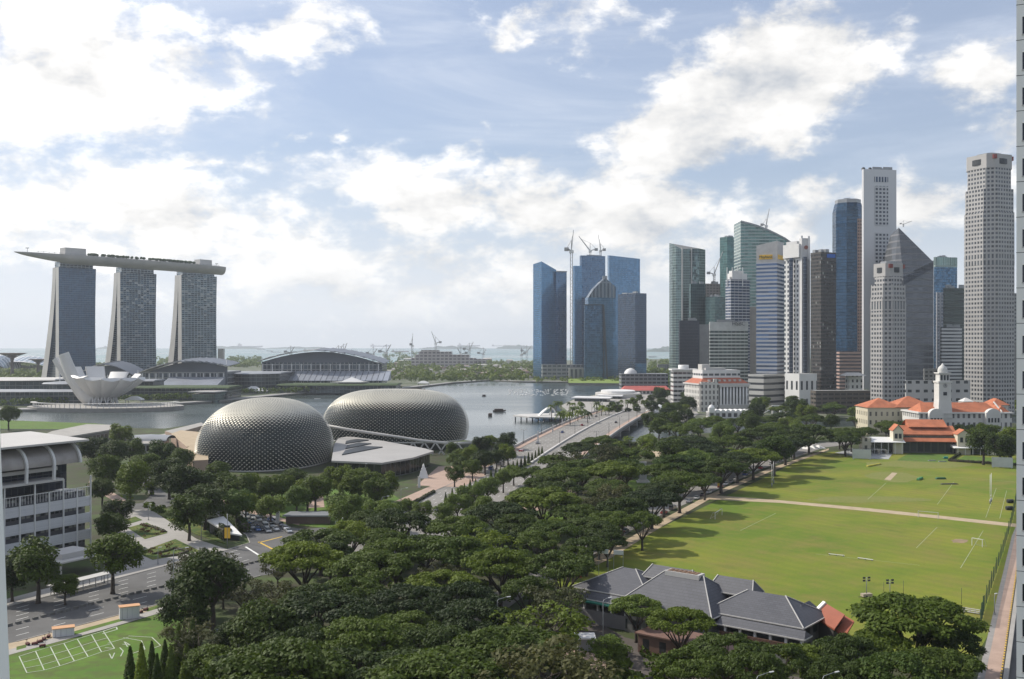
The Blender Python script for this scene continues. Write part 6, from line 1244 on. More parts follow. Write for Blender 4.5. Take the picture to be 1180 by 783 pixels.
def palm(seed):
    r = random.Random(seed); mb = MB(); br = MB(); h = 8.5; lean = Vector((r.uniform(-.8, .8), r.uniform(-.8, .8), h))
    br.tube([(0, 0, -.2), lean * .5 + Vector((.2, 0, 0)), lean], [.28, .2, .17], 7)
    for i in range(17):
        a = i * 2.4; up_ = r.uniform(-.1, .9); d = Vector((math.cos(a), math.sin(a), 0)); L_ = r.uniform(2.6, 3.4); s_ = Vector((-d.y, d.x, 0)); prev = None
        for k in range(8):
            q = k / 7; c = lean + d * L_ * q + Vector((0, 0, up_ * L_ * q - 1.9 * q * q * L_ * .6)); w = .42 * math.sin(math.pi * (q * .85 + .12)); row = (c - s_ * w - Vector((0, 0, w * .6)), c, c + s_ * w - Vector((0, 0, w * .6)))
            if prev: mb.face([prev[0], prev[1], row[1], row[0]]); mb.face([prev[1], prev[2], row[2], row[1]])
            prev = row
    return mb, br
CR = {}
def variant(key, maker, *mats):
    mb, br = maker; CR[key] = ([mb.mesh(key + '_' + m.name, m, uv=False) for m in mats], br.mesh(key + '_trunk', m_bark, uv=False))
for i in range(5): variant('rain%d' % i, crown('rain', 40 + i), m_leafd, m_leafm, m_leafb)
for i in range(4): variant('round%d' % i, crown('round', 60 + i), m_leafd, m_leafm, m_leafb)
for i in range(2): variant('airy%d' % i, crown('airy', 80 + i), m_leafo, m_leafm, m_leafb)
for i in range(2): variant('cone%d' % i, conifer(90 + i), m_leafd, m_leafm, m_leafb)
for i in range(3): variant('palm%d' % i, palm(95 + i), m_leafd, m_leafm, m_leafb)
BASE_R = dict(rain=8.8, round=5.0, airy=6.6, cone=1.6, palm=3.0); NV = dict(rain=5, round=4, airy=2, cone=2, palm=3); CH = dict(rain=10.5, round=7, airy=7.5, cone=4.5, palm=8)
KN = dict(rain='umbrella_tree', round='leafy_tree', airy='open_crowned_tree', cone='conifer', palm='palm_tree')
AD = [dict(rain='dark umbrella shaped tree', round='dark rounded tree', airy='thin olive crowned tree', cone='dark slim conifer', palm='palm tree'), dict(rain='green umbrella shaped tree', round='green rounded tree', airy='loose green tree', cone='green slim conifer', palm='green palm tree'), dict(rain='bright green umbrella shaped tree', round='bright yellow green tree', airy='bright loose tree', cone='bright conifer', palm='bright palm tree')]
trees = []      # (x, y, scale, kind, tone, group)
RT = random.Random(77)
def at_px(px, py, kind, r_px=None, r_m=None, tone=0, grp='', z=0, sz=1.0):
    R0 = r_m or 9.0; sc = R0 / BASE_R[kind]; hgt = CH[kind] * sc
    for _ in range(3):
        D = F * (H - z - hgt) / (py - HY)
        if r_px: R0 = r_px * D / F; sc = R0 / BASE_R[kind]; hgt = CH[kind] * (sc if kind != 'rain' else .45 + .55 * sc)
    trees.append([(px - CX) * D / F, D, sc, kind, tone, grp, z, px, py])
def inpoly(x, y, P):
    c = False; j = len(P) - 1
    for i in range(len(P)):
        if (P[i][1] > y) != (P[j][1] > y) and x < (P[j][0] - P[i][0]) * (y - P[i][1]) / (P[j][1] - P[i][1]) + P[i][0]: c = not c
        j = i
    return c
def fill(P, kind, rm, spacing, tones, grp, holes=(), tries=4000, z=0, maxn=80, jr=.25):
    """fill a photo-space region of crown centres with trees spaced in metres"""
    xs = [p[0] for p in P]; ys_ = [p[1] for p in P]; n = 0
    for _ in range(tries):
        if n >= maxn: break
        px, py = RT.uniform(min(xs), max(xs)), RT.uniform(min(ys_), max(ys_))
        if not inpoly(px, py, P) or any((px - a) ** 2 / c ** 2 + (py - b) ** 2 / d ** 2 < 1 for a, b, c, d in holes): continue
        kd = kind if isinstance(kind, str) else RT.choice(kind)
        r0 = rm * RT.uniform(1 - jr, 1 + jr); sc = r0 / BASE_R[kd]; D = F * (H - z - CH[kd] * sc) / (py - HY); x = (px - CX) * D / F
        if any((x - t_[0]) ** 2 + (D - t_[1]) ** 2 < (spacing * (.5 + .5 * (r0 / rm)) * (.62 if t_[2] * BASE_R[t_[3]] < 4 else 1)) ** 2 for t_ in trees): continue
        trees.append([x, D, sc, kd, RT.choice(tones), grp, z, px, py]); n += 1
# hand placed crowns
g0 = 'trees in the park'
for px, py, rp, tn in [(517, 636, 44, 1), (577, 652, 41, 1), (460, 607, 36, 0), (528, 611, 33, 0), (608, 682, 30, 0), (650, 690, 22, 2), (542, 712, 44, 0), (471, 690, 44, 0), (585, 752, 58, 0), (428, 655, 42, 0), (415, 742, 52, 0), (500, 745, 46, 0), (405, 615, 28, 1), (425, 600, 22, 0),  # bottom crowns: cloud shade is put into the dark leaf tone
                        (599, 606, 26, 0), (636, 612, 28, 1), (673, 606, 27, 0), (640, 575, 26, 0), (700, 560, 24, 0), (365, 690, 40, 0), (350, 745, 46, 0), (290, 770, 44, 0), (380, 640, 26, 0), (555, 590, 22, 0), (612, 548, 20, 0), (641, 531, 20, 1), (668, 519, 20, 0), (692, 511, 18, 0)]: at_px(px, py, 'rain', rp, tone=tn, grp=g0)
for px, py, rp, tn in [(783, 558, 30, 0), (751, 575, 30, 0), (812, 552, 18, 0), (717, 588, 27, 0), (690, 612, 24, 0), (831, 538, 28, 0), (868, 524, 27, 1), (785, 535, 30, 1), (792, 513, 30, 0), (905, 512, 22, 0), (932, 500, 22, 0), (840, 512, 24, 0), (880, 500, 22, 0), (760, 545, 20, 0), (660, 640, 20, 0), (740, 603, 22, 0), (850, 530, 24, 0), (765, 566, 24, 0), (733, 580, 24, 0), (704, 600, 26, 0), (676, 628, 26, 0), (890, 516, 22, 0), (915, 506, 22, 0), (700, 622, 20, 0)]: at_px(px, py, 'rain', rp, tone=tn, grp="trees along the field's left edge")
for px, py, rp, tn in [(733, 698, 27, 2), (784, 718, 34, 1), (838, 750, 42, 0), (892, 758, 38, 0), (936, 754, 34, 1), (975, 752, 34, 0), (1016, 742, 34, 1), (1092, 738, 34, 0), (1055, 712, 62, 0), (1030, 770, 44, 1), (1085, 762, 42, 0), (965, 775, 34, 0), (800, 765, 38, 0), (870, 775, 36, 0)]: at_px(px, py, 'rain', rp, tone=tn, grp='trees in front of the grey clubhouse')
for px, py, rp, kd, tn in [(245, 667, 44, 'round', 0), (218, 676, 26, 'round', 0), (280, 680, 30, 'airy', 0), (325, 690, 32, 'airy', 0), (300, 712, 26, 'airy', 0), (268, 735, 22, 'round', 0), (320, 655, 20, 'airy', 0), (340, 638, 16, 'round', 0), (356, 628, 16, 'round', 0), (240, 760, 28, 'round', 1), (270, 775, 30, 'round', 1),
                           (44, 648, 34, 'round', 0), (14, 660, 24, 'round', 0), (130, 641, 31, 'round', 0), (130, 604, 20, 'round', 0), (136, 588, 18, 'round', 0), (75, 672, 18, 'round', 0), (700, 748, 22, 'round', 2), (655, 775, 26, 'round', 1)]: at_px(px, py, kd, rp, tone=tn, grp='trees around the carriageway')
for px, py, rp, kd, tn in [(150, 553, 26, 'round', 1), (122, 540, 22, 'round', 0), (168, 535, 20, 'round', 0), (195, 545, 22, 'round', 0), (212, 553, 26, 'round', 0), (236, 575, 26, 'round', 0), (218, 590, 24, 'round', 0), (188, 520, 18, 'round', 1), (150, 517, 16, 'round', 0), (108, 515, 18, 'round', 0), (140, 500, 14, 'round', 1), (175, 560, 8, 'round', 0), (10, 478, 13, 'round', 0), (118, 562, 17, 'round', 0), (130, 520, 18, 'round', 0), (208, 530, 16, 'round', 0),
                           (230, 555, 20, 'round', 0), (250, 545, 16, 'round', 0)]: at_px(px, py, kd, rp, tone=tn, grp='trees between the white building and the left dome')
for px, py, rp in [(455, 586, 11), (470, 583, 12), (487, 586, 12), (527, 580, 17), (543, 568, 18), (512, 590, 13), (562, 560, 16), (580, 550, 13), (556, 580, 15), (592, 543, 12)]: at_px(px, py, 'round', rp, tone=2, grp='bright young trees along the boulevard')
for px in range(262, 445, 13): at_px(px + RT.uniform(-3, 3), 556 + RT.uniform(-7, 9), 'round', RT.uniform(15, 21), tone=RT.choice([0, 1, 1]), grp='trees on the lawn in front of the domes')
fill([(262, 553), (440, 553), (470, 570), (440, 596), (350, 592), (262, 580)], 'round', 5.5, 7.5, [0, 1, 1, 2], 'trees on the lawn in front of the domes', maxn=16, holes=[(365, 578, 12, 10)])
fill([(500, 530), (512, 512), (560, 500), (590, 505), (590, 520), (560, 535), (520, 548)], 'round', 5.0, 7, [0, 0, 1], 'trees right of the long dome', maxn=20)
fill([(335, 655), (350, 628), (400, 606), (470, 622), (540, 608), (600, 577), (640, 545), (655, 530), (730, 512), (735, 540), (690, 555), (720, 590), (680, 605), (640, 640), (665, 700), (680, 740), (640, 783), (300, 783), (340, 700)], ['rain', 'rain', 'rain', 'rain', 'airy'], 8.8, 12.8, [0, 0, 0, 1, 1], g0, holes=[(612, 588, 28, 14), (590, 628, 12, 8), (745, 560, 34, 22), (660, 570, 18, 10)], maxn=70)
fill([(735, 520), (760, 495), (800, 485), (870, 472), (1000, 462), (1010, 490), (960, 500), (860, 530), (790, 540)], ['rain', 'rain', 'round'], 8.0, 11, [0, 0, 1, 1, 2], 'trees between the river and the field', maxn=48, holes=[(755, 548, 20, 14), (842, 478, 26, 7)])
fill([(738, 490), (755, 452), (790, 445), (800, 480), (775, 500)], 'round', 6.5, 8, [0, 0, 1], 'trees beside the bridge end', maxn=22, holes=[(757, 477, 10, 7)])
fill([(690, 471), (745, 455), (790, 442), (782, 452), (745, 470), (715, 474)], 'round', 4.5, 6.5, [0, 0, 1], "trees on the far riverside square", maxn=20)
fill([(600, 482), (640, 464), (700, 462), (730, 462), (690, 476), (650, 480)], 'palm', 4.0, 6, [0, 1], 'palms on the riverside', maxn=26, holes=[(618, 478, 25, 10)])
fill([(860, 462), (925, 455), (1000, 452), (1180, 452), (1180, 470), (1010, 470), (870, 477)], 'round', 6.5, 9, [0, 1, 1, 2], 'trees at the foot of the towers', maxn=34)
fill([(1112, 500), (1180, 490), (1180, 520), (1130, 512)], 'round', 7, 9, [0, 0, 1], "trees at the clubhouse's right", maxn=10)
fill([(960, 495), (1060, 482), (1060, 492), (1000, 503), (960, 510)], 'rain', 7, 9, [0, 0, 1], "trees behind the red clubhouse", maxn=12)
fill([(1100, 490), (1165, 497), (1165, 503), (1100, 499)], 'round', 5, 8, [0, 1], "trees behind the red clubhouse", maxn=6)
fill([(215, 640), (300, 670), (340, 660), (350, 700), (260, 783), (210, 760)], ['round', 'airy'], 6, 9, [0], 'trees around the carriageway', maxn=10, holes=[(275, 735, 20, 14)])
# low conifers
for px, py in [(150, 772), (163, 776), (175, 765), (190, 758), (197, 772), (206, 748), (215, 765), (222, 745), (181, 776)]: at_px(px, py, 'cone', r_m=1.6 * RT.uniform(.8, 1.1), tone=RT.choice([0, 0, 1]), grp='slim conifers at the edge of the marked lawn')
for i in range(22):
    Y = 408 + i * 8.6; trees.append([dr(Y) + 18.5, Y, .62 * RT.uniform(.8, 1.15), 'cone', 0, "clipped trees along the boulevard's centre strip", .25, *([0, 0])])
LM = [("the wedge canopy at the junction", 262, 606), ("the white tiered monument", 487, 562), ("the queue of cars", 310, 612), ("the park footpath's bend", 612, 588), ("the grey clubhouse's left end", 660, 680), ("the terracotta annex", 960, 715),
      ("the cross path's left end", 825, 572), ("the bridge's near end", 620, 520), ("the bridge's far end", 735, 472), ("the left dome's apex", 305, 462), ("the long dome's right end", 540, 505), ("the banded building's corner", 105, 600), ("the bus shelter", 94, 680), ("the old colonnaded hotel", 825, 455),
      ("the notched tower's podium", 922, 460), ("the clock tower", 1089, 470), ("the red roofed clubhouse", 1070, 505), ("the white tent by the nets", 937, 517), ("the marked lawn's corner", 185, 745), ("the brick walk", 1140, 760), ("the small park pavilion", 275, 740), ("the picture's bottom centre", 590, 783),
      ("the near field goal", 827, 592), ("the obelisk lawn", 745, 560), ("the white arched arcade", 842, 478), ("the riverside jetty", 640, 482), ("the lone yellow banner", 262, 620), ("the shaded kiosk", 674, 745), ("the tan terrace block", 215, 505), ("the grandstand roof", 95, 495),
      ("the bright park lawn", 640, 598), ("the fan roof", 440, 520), ("the field's far corner", 960, 522), ("the subway entrance", 356, 600), ("the lamp by the kiosk", 695, 735), ("the domed tent", 757, 477)]
ORD = ['nearest', 'second nearest', 'third nearest', 'fourth nearest', 'fifth nearest', 'sixth nearest', 'seventh nearest', 'eighth nearest', 'ninth nearest', 'tenth nearest', 'eleventh nearest', 'twelfth nearest'] + ['%dth nearest' % i for i in range(13, 60)]
for t_ in trees:     # where each crown centre shows
    hgt = CH[t_[3]] * t_[2] + t_[6]; t_[7] = CX + t_[0] * F / t_[1]; t_[8] = HY + (H - hgt) * F / t_[1]
trees = [t_ for t_ in trees if -40 < t_[7] < 1200 and t_[8] < 830]
ranks = [sorted(range(len(trees)), key=lambda k: (trees[k][7] - lx) ** 2 + (trees[k][8] - ly) ** 2) for _, lx, ly in LM]
pos_ = [{k: i for i, k in enumerate(rk)} for rk in ranks]
rows_cone = 0
for k, (x, y, sc, kd, tn, grp, z, px, py) in enumerate(trees):
    v = RT.randrange(NV[kd]); cm, tm = CR[kd + str(v)]
    b = min(range(len(LM)), key=lambda j: pos_[j][k])
    lab = "%s, crown %s to %s" % (AD[tn][kd], ORD[pos_[b][k]], LM[b][0])
    t = thing(KN[kd], lab, 'tree', (x, y, z), RT.uniform(0, 6.28), grp)
    hs = sc * RT.uniform(.94, 1.08) if kd != 'rain' else (.45 + .55 * sc) * RT.uniform(.95, 1.12); t.scale = (sc, sc * RT.uniform(.92, 1.08), hs)
    for nm, me in (('crown', cm[tn]), ('trunk', tm)): o = bpy.data.objects.new(nm, me); link(o); o.parent = t
print('trees', len(trees))
# ---------------- planting nobody can count ----------------
def clump(name, regions, dens, size, mat_, seed, zf=lambda x, y: 0, h=(1, 2)):
    r = random.Random(seed); mb = MB()
    for (P, n) in regions:
        xs = [p[0] for p in P]; ys_ = [p[1] for p in P]
        for _ in range(n):
            px, py = r.uniform(min(xs), max(xs)), r.uniform(min(ys_), max(ys_))
            if not inpoly(px, py, P): continue
            g = G(px, py); s = size * r.uniform(.6, 1.4); hh = r.uniform(*h)
            for k in range(dens):
                v = Vector((r.gauss(0, 1), r.gauss(0, 1), r.gauss(0, 1))).normalized(); leafquad(mb, Vector((g.x + v.x * s, g.y + v.y * s, hh * .5 + v.z * hh * .5)), v, s * .42, r)
    o = mb.build(name, mat_, kind='stuff', uv=False); return o
clump('shrubbery', [([(330, 650), (385, 600), (470, 612), (600, 560), (720, 520), (700, 600), (640, 650), (680, 760), (300, 783)], 260), ([(104, 560), (180, 530), (240, 560), (200, 600)], 60), ([(700, 740), (980, 783), (1080, 790), (700, 800)], 120), ([(760, 540), (950, 500), (1000, 500), (900, 520)], 80)], 26, 1.6, m_leafd, 3, h=(1.2, 2.4))
clump('flower_planting', [([(160, 638), (202, 623), (228, 636), (178, 644)], 46), ([(149, 609), (169, 604), (190, 615), (167, 621)], 34)], 14, .7, leaf_mat("reddish_leaves", (0.10, 0.04, 0.02), (0.09, 0.12, 0.03)), 4, h=(.5, 1.1))
far = [([(262, 412), (300, 412), (300, 420), (262, 422)], 120, 8), ([(0, 427), (50, 424), (60, 436), (0, 440)], 260, 7), ([(440, 418), (615, 417), (615, 432), (440, 436)], 520, 7), ([(745, 415), (775, 415), (775, 445), (745, 440)], 150, 8), ([(100, 420), (130, 420), (130, 428), (100, 428)], 60, 7), ([(182, 412), (205, 412), (205, 420), (182, 420)], 40, 8), ([(615, 434), (715, 433), (715, 437), (615, 438)], 80, 4), ([(440, 405), (520, 405), (520, 414), (440, 416)], 110, 9), ([(0, 418), (48, 416), (48, 424), (0, 427)], 140, 9), ([(1000, 462), (1180, 455), (1180, 470), (1000, 475)], 60, 5)]
r = random.Random(8); mb = MB()
for P, n, s in far:
    xs = [p[0] for p in P]; ys_ = [p[1] for p in P]
    for _ in range(n):
        g = G(r.uniform(min(xs), max(xs)), r.uniform(min(ys_), max(ys_)), 4); ss = s * r.uniform(.6, 1.5)
        for k in range(16):
            v = Vector((r.gauss(0, 1), r.gauss(0, 1), abs(r.gauss(0, 1)))).normalized(); leafquad(mb, Vector((g.x + v.x * ss, g.y + v.y * ss, v.z * ss * 1.1 + 1)), v, ss * .42, r)
mb.build('distant_treeline', m_leafm, kind='stuff', uv=False)
r = random.Random(9); mb = MB()
for (a, b, ya, D) in [(262, 460, 452, 1290), (152, 262, 462, 1130), (470, 600, 443, 1700), (0, 150, 466, 1040)]:
    for k in range(110):
        px = r.uniform(a, b); x = XZ(px, D + (px - a) * .6); y = D + (px - a) * .6 + r.uniform(0, 16); s = r.uniform(2, 3.6)
        for q in range(14):
            v = Vector((r.gauss(0, 1), r.gauss(0, 1), r.gauss(0, 1))).normalized(); leafquad(mb, Vector((x + v.x * s, y + v.y * s, 6 + v.z * s)), v, s * .4, r)
mb.build('promenade_foliage', m_leafm, kind='stuff', uv=False)
# hedges round the wedge canopy and the boulevard
def hedge(label, pts, w, h, mat_=None, seed=1, px=True):
    r = random.Random(seed); P = [G(*p) if px else Vector(p) for p in pts]; o0 = P[0]; mb = MB(); core = MB()
    for a, b in zip(P, P[1:]):
        n = int((b - a).length * h * w * 9) + 4; core.bar(a - o0 + Vector((0, 0, h * .42)), b - o0 + Vector((0, 0, h * .42)), w * .7, h * .8)
        for _ in range(n):
            c = a.lerp(b, r.random()) - o0; v = Vector((r.gauss(0, 1), r.gauss(0, 1), abs(r.gauss(0, 1)))).normalized(); leafquad(mb, c + Vector((v.x * w * .55, v.y * w * .55, v.z * h)), v, .32, r)
    t = thing('hedge', label, 'hedge', o0, group='clipped hedges'); mb.build('foliage', mat_ or m_leafd, t, uv=False); core.build('branches', m_bark, t, uv=False)
hedge("tall dark hedge on the near side of the white wedge canopy", [(229, 598), (240, 607), (252, 616), (262, 622)], 4.0, 4.2, seed=2)
hedge("tall dark hedge between the white wedge canopy and the queue of cars", [(258, 592), (268, 600), (278, 608), (283, 614)], 3.5, 3.8, seed=3)
hedge("low dark hedge running along the left side of the boulevard's pavement", [(430, 604), (470, 585), (500, 568)], 1.6, 1.4, seed=4)
hedge("long dark hedge across the field's far right side", [(1094, 532), (1130, 534.5), (1174, 537)], 1.6, 1.6, seed=5)
hedge("short dark hedge running away between the two bowling greens", [(1094, 532), (1103, 526), (1110, 522)], 1.4, 1.6, seed=6)
hedge("trimmed square hedge round the nearer garden bed", [(176, 640), (190, 637), (202, 633), (216, 637), (204, 641), (186, 643)], 1.2, .9, seed=7); hedge("trimmed hedge at the farther garden bed", [(165, 606), (178, 609), (190, 614)], 1.4, .9, seed=8)
# ================= VEHICLES =================
m_glass = MT("car_glass").set(col=(0.02, 0.025, 0.03, 1), rough=.08, spec=.6).mat; m_tyre = plain("tyre_rubber", (0.02, 0.02, 0.02), .9); m_rim = MT("wheel_rim").set(col=(0.4, 0.4, 0.4, 1), rough=.3, metal=.8).mat
m_lampg = MT("headlight_glass").set(col=(0.7, 0.7, 0.68, 1), rough=.15).mat; m_red = MT("tail_light").set(col=(0.35, 0.02, 0.02, 1), rough=.2).mat
def paint(n, c):
    k = 'paint' + n
    if k not in _lib: _lib[k] = MT("car_paint_" + n).set(col=c + (1,), rough=.28, metal=.2, spec=.6).mat; _lib[k].node_tree.nodes['Principled BSDF'].inputs['Coat Weight'].default_value = .5
    return _lib[k]
PT = dict(white=(0.72, 0.72, 0.71), silver=(0.42, 0.43, 0.44), black=(0.025, 0.025, 0.028), blue=(0.03, 0.10, 0.30), red=(0.38, 0.03, 0.025), green=(0.04, 0.18, 0.14), grey=(0.16, 0.16, 0.17), yellow=(0.60, 0.42, 0.03))
def loft(mb, secs, m=0):
    """secs: list of (x, zlow, zhigh, halfwidth low, halfwidth high)"""
    R_ = []
    for x, a, b, w, v in secs: R_.append([Vector((x, -w, a)), Vector((x, w, a)), Vector((x, w * 1.0, (a + b) / 2)), Vector((x, v, b)), Vector((x, -v, b)), Vector((x, -w, (a + b) / 2))])
    mb.grid(R_, m, smooth=False, wrap=True); mb.face(R_[0][::-1], m); mb.face(R_[-1], m)
PROT = {}
def vehicle(kind, col):
    k = (kind, col)
    if k in PROT: return PROT[k]
    L_, W_, Hh = dict(car=(4.4, .88, 1.42), van=(4.7, .95, 2.0), bus=(11.5, 1.25, 3.1), lorry=(6.2, 1.05, 2.7))[kind]; h = L_ / 2
    t = thing(dict(car='parked_car', van='parked_van', bus='city_bus', lorry='small_lorry')[kind], 'x', kind); parts = []
    mb = MB(); gl = MB()
    if kind == 'car':
        loft(mb, [(-h, .35, .80, W_ * .9, W_ * .8), (-h + .15, .22, .95, W_, W_ * .88), (-h * .35, .2, .98, W_, W_ * .9), (h * .35, .2, .95, W_, W_ * .9), (h - .25, .22, .80, W_, W_ * .82), (h, .32, .62, W_ * .88, W_ * .75)])
        loft(gl, [(-h * .82, .93, .96, W_ * .82, W_ * .8), (-h * .5, .93, 1.38, W_ * .86, W_ * .68), (h * .1, .93, 1.40, W_ * .86, W_ * .68), (h * .46, .93, .96, W_ * .84, W_ * .8)])
        rf = MB(); loft(rf, [(-h * .48, 1.37, 1.42, W_ * .69, W_ * .62), (h * .08, 1.39, 1.44, W_ * .69, W_ * .62)])
    elif kind == 'van':
        loft(mb, [(-h, .3, 1.0, W_, W_ * .95), (-h + .05, .25, 1.15, W_, W_ * .96), (h * .75, .25, 1.1, W_, W_ * .94), (h, .3, .9, W_ * .92, W_ * .85)]); loft(gl, [(-h + .06, 1.12, 1.8, W_ * .95, W_ * .84), (h * .35, 1.1, 1.8, W_ * .95, W_ * .84), (h * .72, 1.08, 1.15, W_ * .92, W_ * .88)])
        rf = MB(); loft(rf, [(-h + .04, 1.78, 2.0, W_ * .86, W_ * .78), (h * .36, 1.78, 1.96, W_ * .86, W_ * .76)])
    elif kind == 'bus':
        loft(mb, [(-h, .35, 1.4, W_, W_), (h, .35, 1.4, W_, W_)]); loft(gl, [(-h + .02, 1.38, 2.5, W_ * .985, W_ * .97), (h - .02, 1.38, 2.5, W_ * .985, W_ * .97)]); rf = MB(); loft(rf, [(-h, 2.48, 3.1, W_, W_ * .92), (h, 2.48, 3.0, W_, W_ * .92)])
    else:
        loft(mb, [(h * .42, .4, 1.2, W_ * .95, W_ * .92), (h, .4, 1.1, W_ * .95, W_ * .9)]); mb.box(-h, -W_, .7, h * .36, W_, .9); loft(gl, [(h * .44, 1.18, 2.0, W_ * .92, W_ * .82), (h * .8, 1.18, 1.95, W_ * .9, W_ * .8), (h * .97, 1.12, 1.2, W_ * .88, W_ * .84)]); rf = MB(); rf.box(-h, -W_, .9, h * .36, W_, Hh)
    mb.build('body', paint(col, PT[col]), t, uv=False); gl.build('windows', m_glass, t, uv=False); rf.build('cargo_box' if kind == 'lorry' else 'roof', paint(col, PT[col]), t, uv=False)
    wr = .33 if kind in ('car', 'van') else .5
    for x in (-h * .6, h * .6):
        for y in (-W_ * .93, W_ * .93): w = MB(); w.tube([(x, y - .11, wr), (x, y + .11, wr)], wr, 12, smooth=False); wo = w.build('wheel', m_tyre, t, uv=False); r_ = MB(); r_.tube([(x, y - .12, wr), (x, y + .12, wr)], wr * .55, 8, smooth=False); r_.build('rim', m_rim, wo, uv=False)
    for y in (-W_ * .6, W_ * .6):
        z = .62 if kind == 'car' else .8; l = MB(); l.box(h - .12, y - .18, z - .08, h + .015, y + .18, z + .08); l.build('headlight', m_lampg, t, uv=False); l = MB(); l.box(-h - .015, y - .16, z, -h + .08, y + .16, z + .18); l.build('tail_light', m_red, t, uv=False)
    t['_free'] = 1; PROT[k] = t; return t
VEH = []
def put(kind, col, x, y, ang, label, grp, z=.08):
    t = vehicle(kind, col)
    if t.get('_free'): del t['_free']; t.location = (x, y, z); t.rotation_euler.z = ang; o = t
    else: o = dup(t, (x, y, z), ang)
    o['label'] = label; o['group'] = grp; return o
# queue at the junction: seven lanes facing the junction
Q = [(281, 608, 'car', 'black'), (286, 613, 'car', 'black'), (283, 602, 'car', 'green'), (284, 597.5, 'van', 'white'), (291, 602.5, 'car', 'silver'), (288, 607.5, 'car', 'blue'), (297, 612, 'car', 'blue'), (295, 606, 'car', 'black'), (298, 601, 'van', 'white'), (306, 609, 'van', 'white'), (309, 613.5, 'car', 'silver'), (313, 607.5, 'car', 'silver'), (318, 611.5, 'car', 'white'), (318, 603, 'van', 'white'), (324, 606.5, 'car', 'grey'), (329, 610.5, 'car', 'white'), (277, 599, 'car', 'grey'), (274, 594.5, 'car', 'silver'), (312, 601, 'car', 'blue'), (292, 598, 'car', 'white'), (300, 597.5, 'car', 'black'), (306, 604.8, 'car', 'grey'), (279, 604, 'car', 'white'), (333, 614, 'car', 'silver'), (291, 609.5, 'car', 'silver'), (303, 611.5, 'car', 'black')]
qa = math.atan2((G(290, 625) - G(255, 588)).y, (G(290, 625) - G(255, 588)).x)
for i, (px, py, k, c) in enumerate(Q):
    near = sorted(range(len(Q)), key=lambda j: (Q[j][0] - 287) ** 2 + (Q[j][1] - 617) ** 2).index(i); g = G(px, py); put(k, c, g.x, g.y, qa, "%s %s in the junction queue, %s to the white stop line" % (c, k, ORD[near]), 'vehicles waiting at the junction', .1)
# parked along the shady park road
cc = ['white', 'silver', 'white', 'black', 'blue', 'silver', 'white', 'red', 'grey', 'white', 'silver', 'white', 'black', 'white', 'silver', 'red']
A1, A2 = [G(*p) for p in [(690, 636), (740, 608), (810, 576), (870, 546), (930, 522), (950, 517)]], 0
pts = []; 
for a, b in zip(A1, A1[1:]):
    n = int((b - a).length / 9.5)
    for i in range(n): pts.append((a.lerp(b, i / n), math.atan2((b - a).y, (b - a).x)))
for i, (p, an) in enumerate(pts[:30]):
    if i % 5 == 4: continue
    c = cc[i % 16]; off = Vector((-math.sin(an), math.cos(an), 0)) * 2.6; q = p + off; put('van' if i % 6 == 2 else 'car', c, q.x, q.y, an, "%s %s parked under the field edge trees, %s place back from the grey clubhouse" % (c, 'van' if i % 6 == 2 else 'car', ['first', 'second', 'third', 'fourth', 'fifth', 'sixth', 'seventh', 'eighth', 'ninth', 'tenth', 'eleventh', 'twelfth'][i] if i < 12 else '%dth' % (i + 1)), 'vehicles parked along the park road', .1)
for px, py, k, c, lb in [(594, 525, 'car', 'red', "red car on the boulevard just before the bridge"), (601, 523, 'lorry', 'red', "red lorry at the bridge's near end"), (566, 541, 'van', 'blue', "pale blue van on the boulevard's near carriageway"), (577, 537, 'lorry', 'grey', "brown grey lorry on the boulevard"), (593, 541, 'car', 'blue', "blue car on the boulevard's right carriageway"),
                         (475, 600, 'car', 'white', "white car half hidden by bright young trees on the boulevard"), (503, 588, 'car', 'silver', "silver car on the boulevard's right carriageway near the bright young trees"), (399, 598, 'car', 'white', "white car glimpsed between the lawn trees and the umbrella trees")]:
    g = G(px, py, .4); put(k, c, g.x, g.y, math.atan2(1, .2418), lb, 'vehicles on the boulevard', .14)
for Y, off, k, c, lb in [(705, 8, 'car', 'blue', "blue car midway across the bridge's left carriageway"), (760, 12, 'car', 'red', "dark red car midway across the bridge"), (640, 5, 'car', 'silver', "silver car at the start of the bridge's left carriageway"), (850, 8, 'car', 'grey', "grey car near the bridge's far end"), (790, 33, 'car', 'black', "dark car on the bridge's right carriageway"), (965, 10, 'bus', 'yellow', "yellow bus at the bridge's far end"), (990, 26, 'bus', 'white', "white bus leaving the bridge's far end")]:
    p = bp(Y, off, zz(Y) + .05); put(k, c, p.x, p.y, math.atan2(1, .2418), lb, 'vehicles on the bridge', p.z)
put('lorry', 'white', *G(988, 503)[:2], .3, "white lorry parked behind the left awning of the red clubhouse", 'vehicles by the clubhouse'); put('car', 'white', *G(952, 500)[:2], .6, "white car under trees left of the red clubhouse", 'vehicles by the clubhouse')
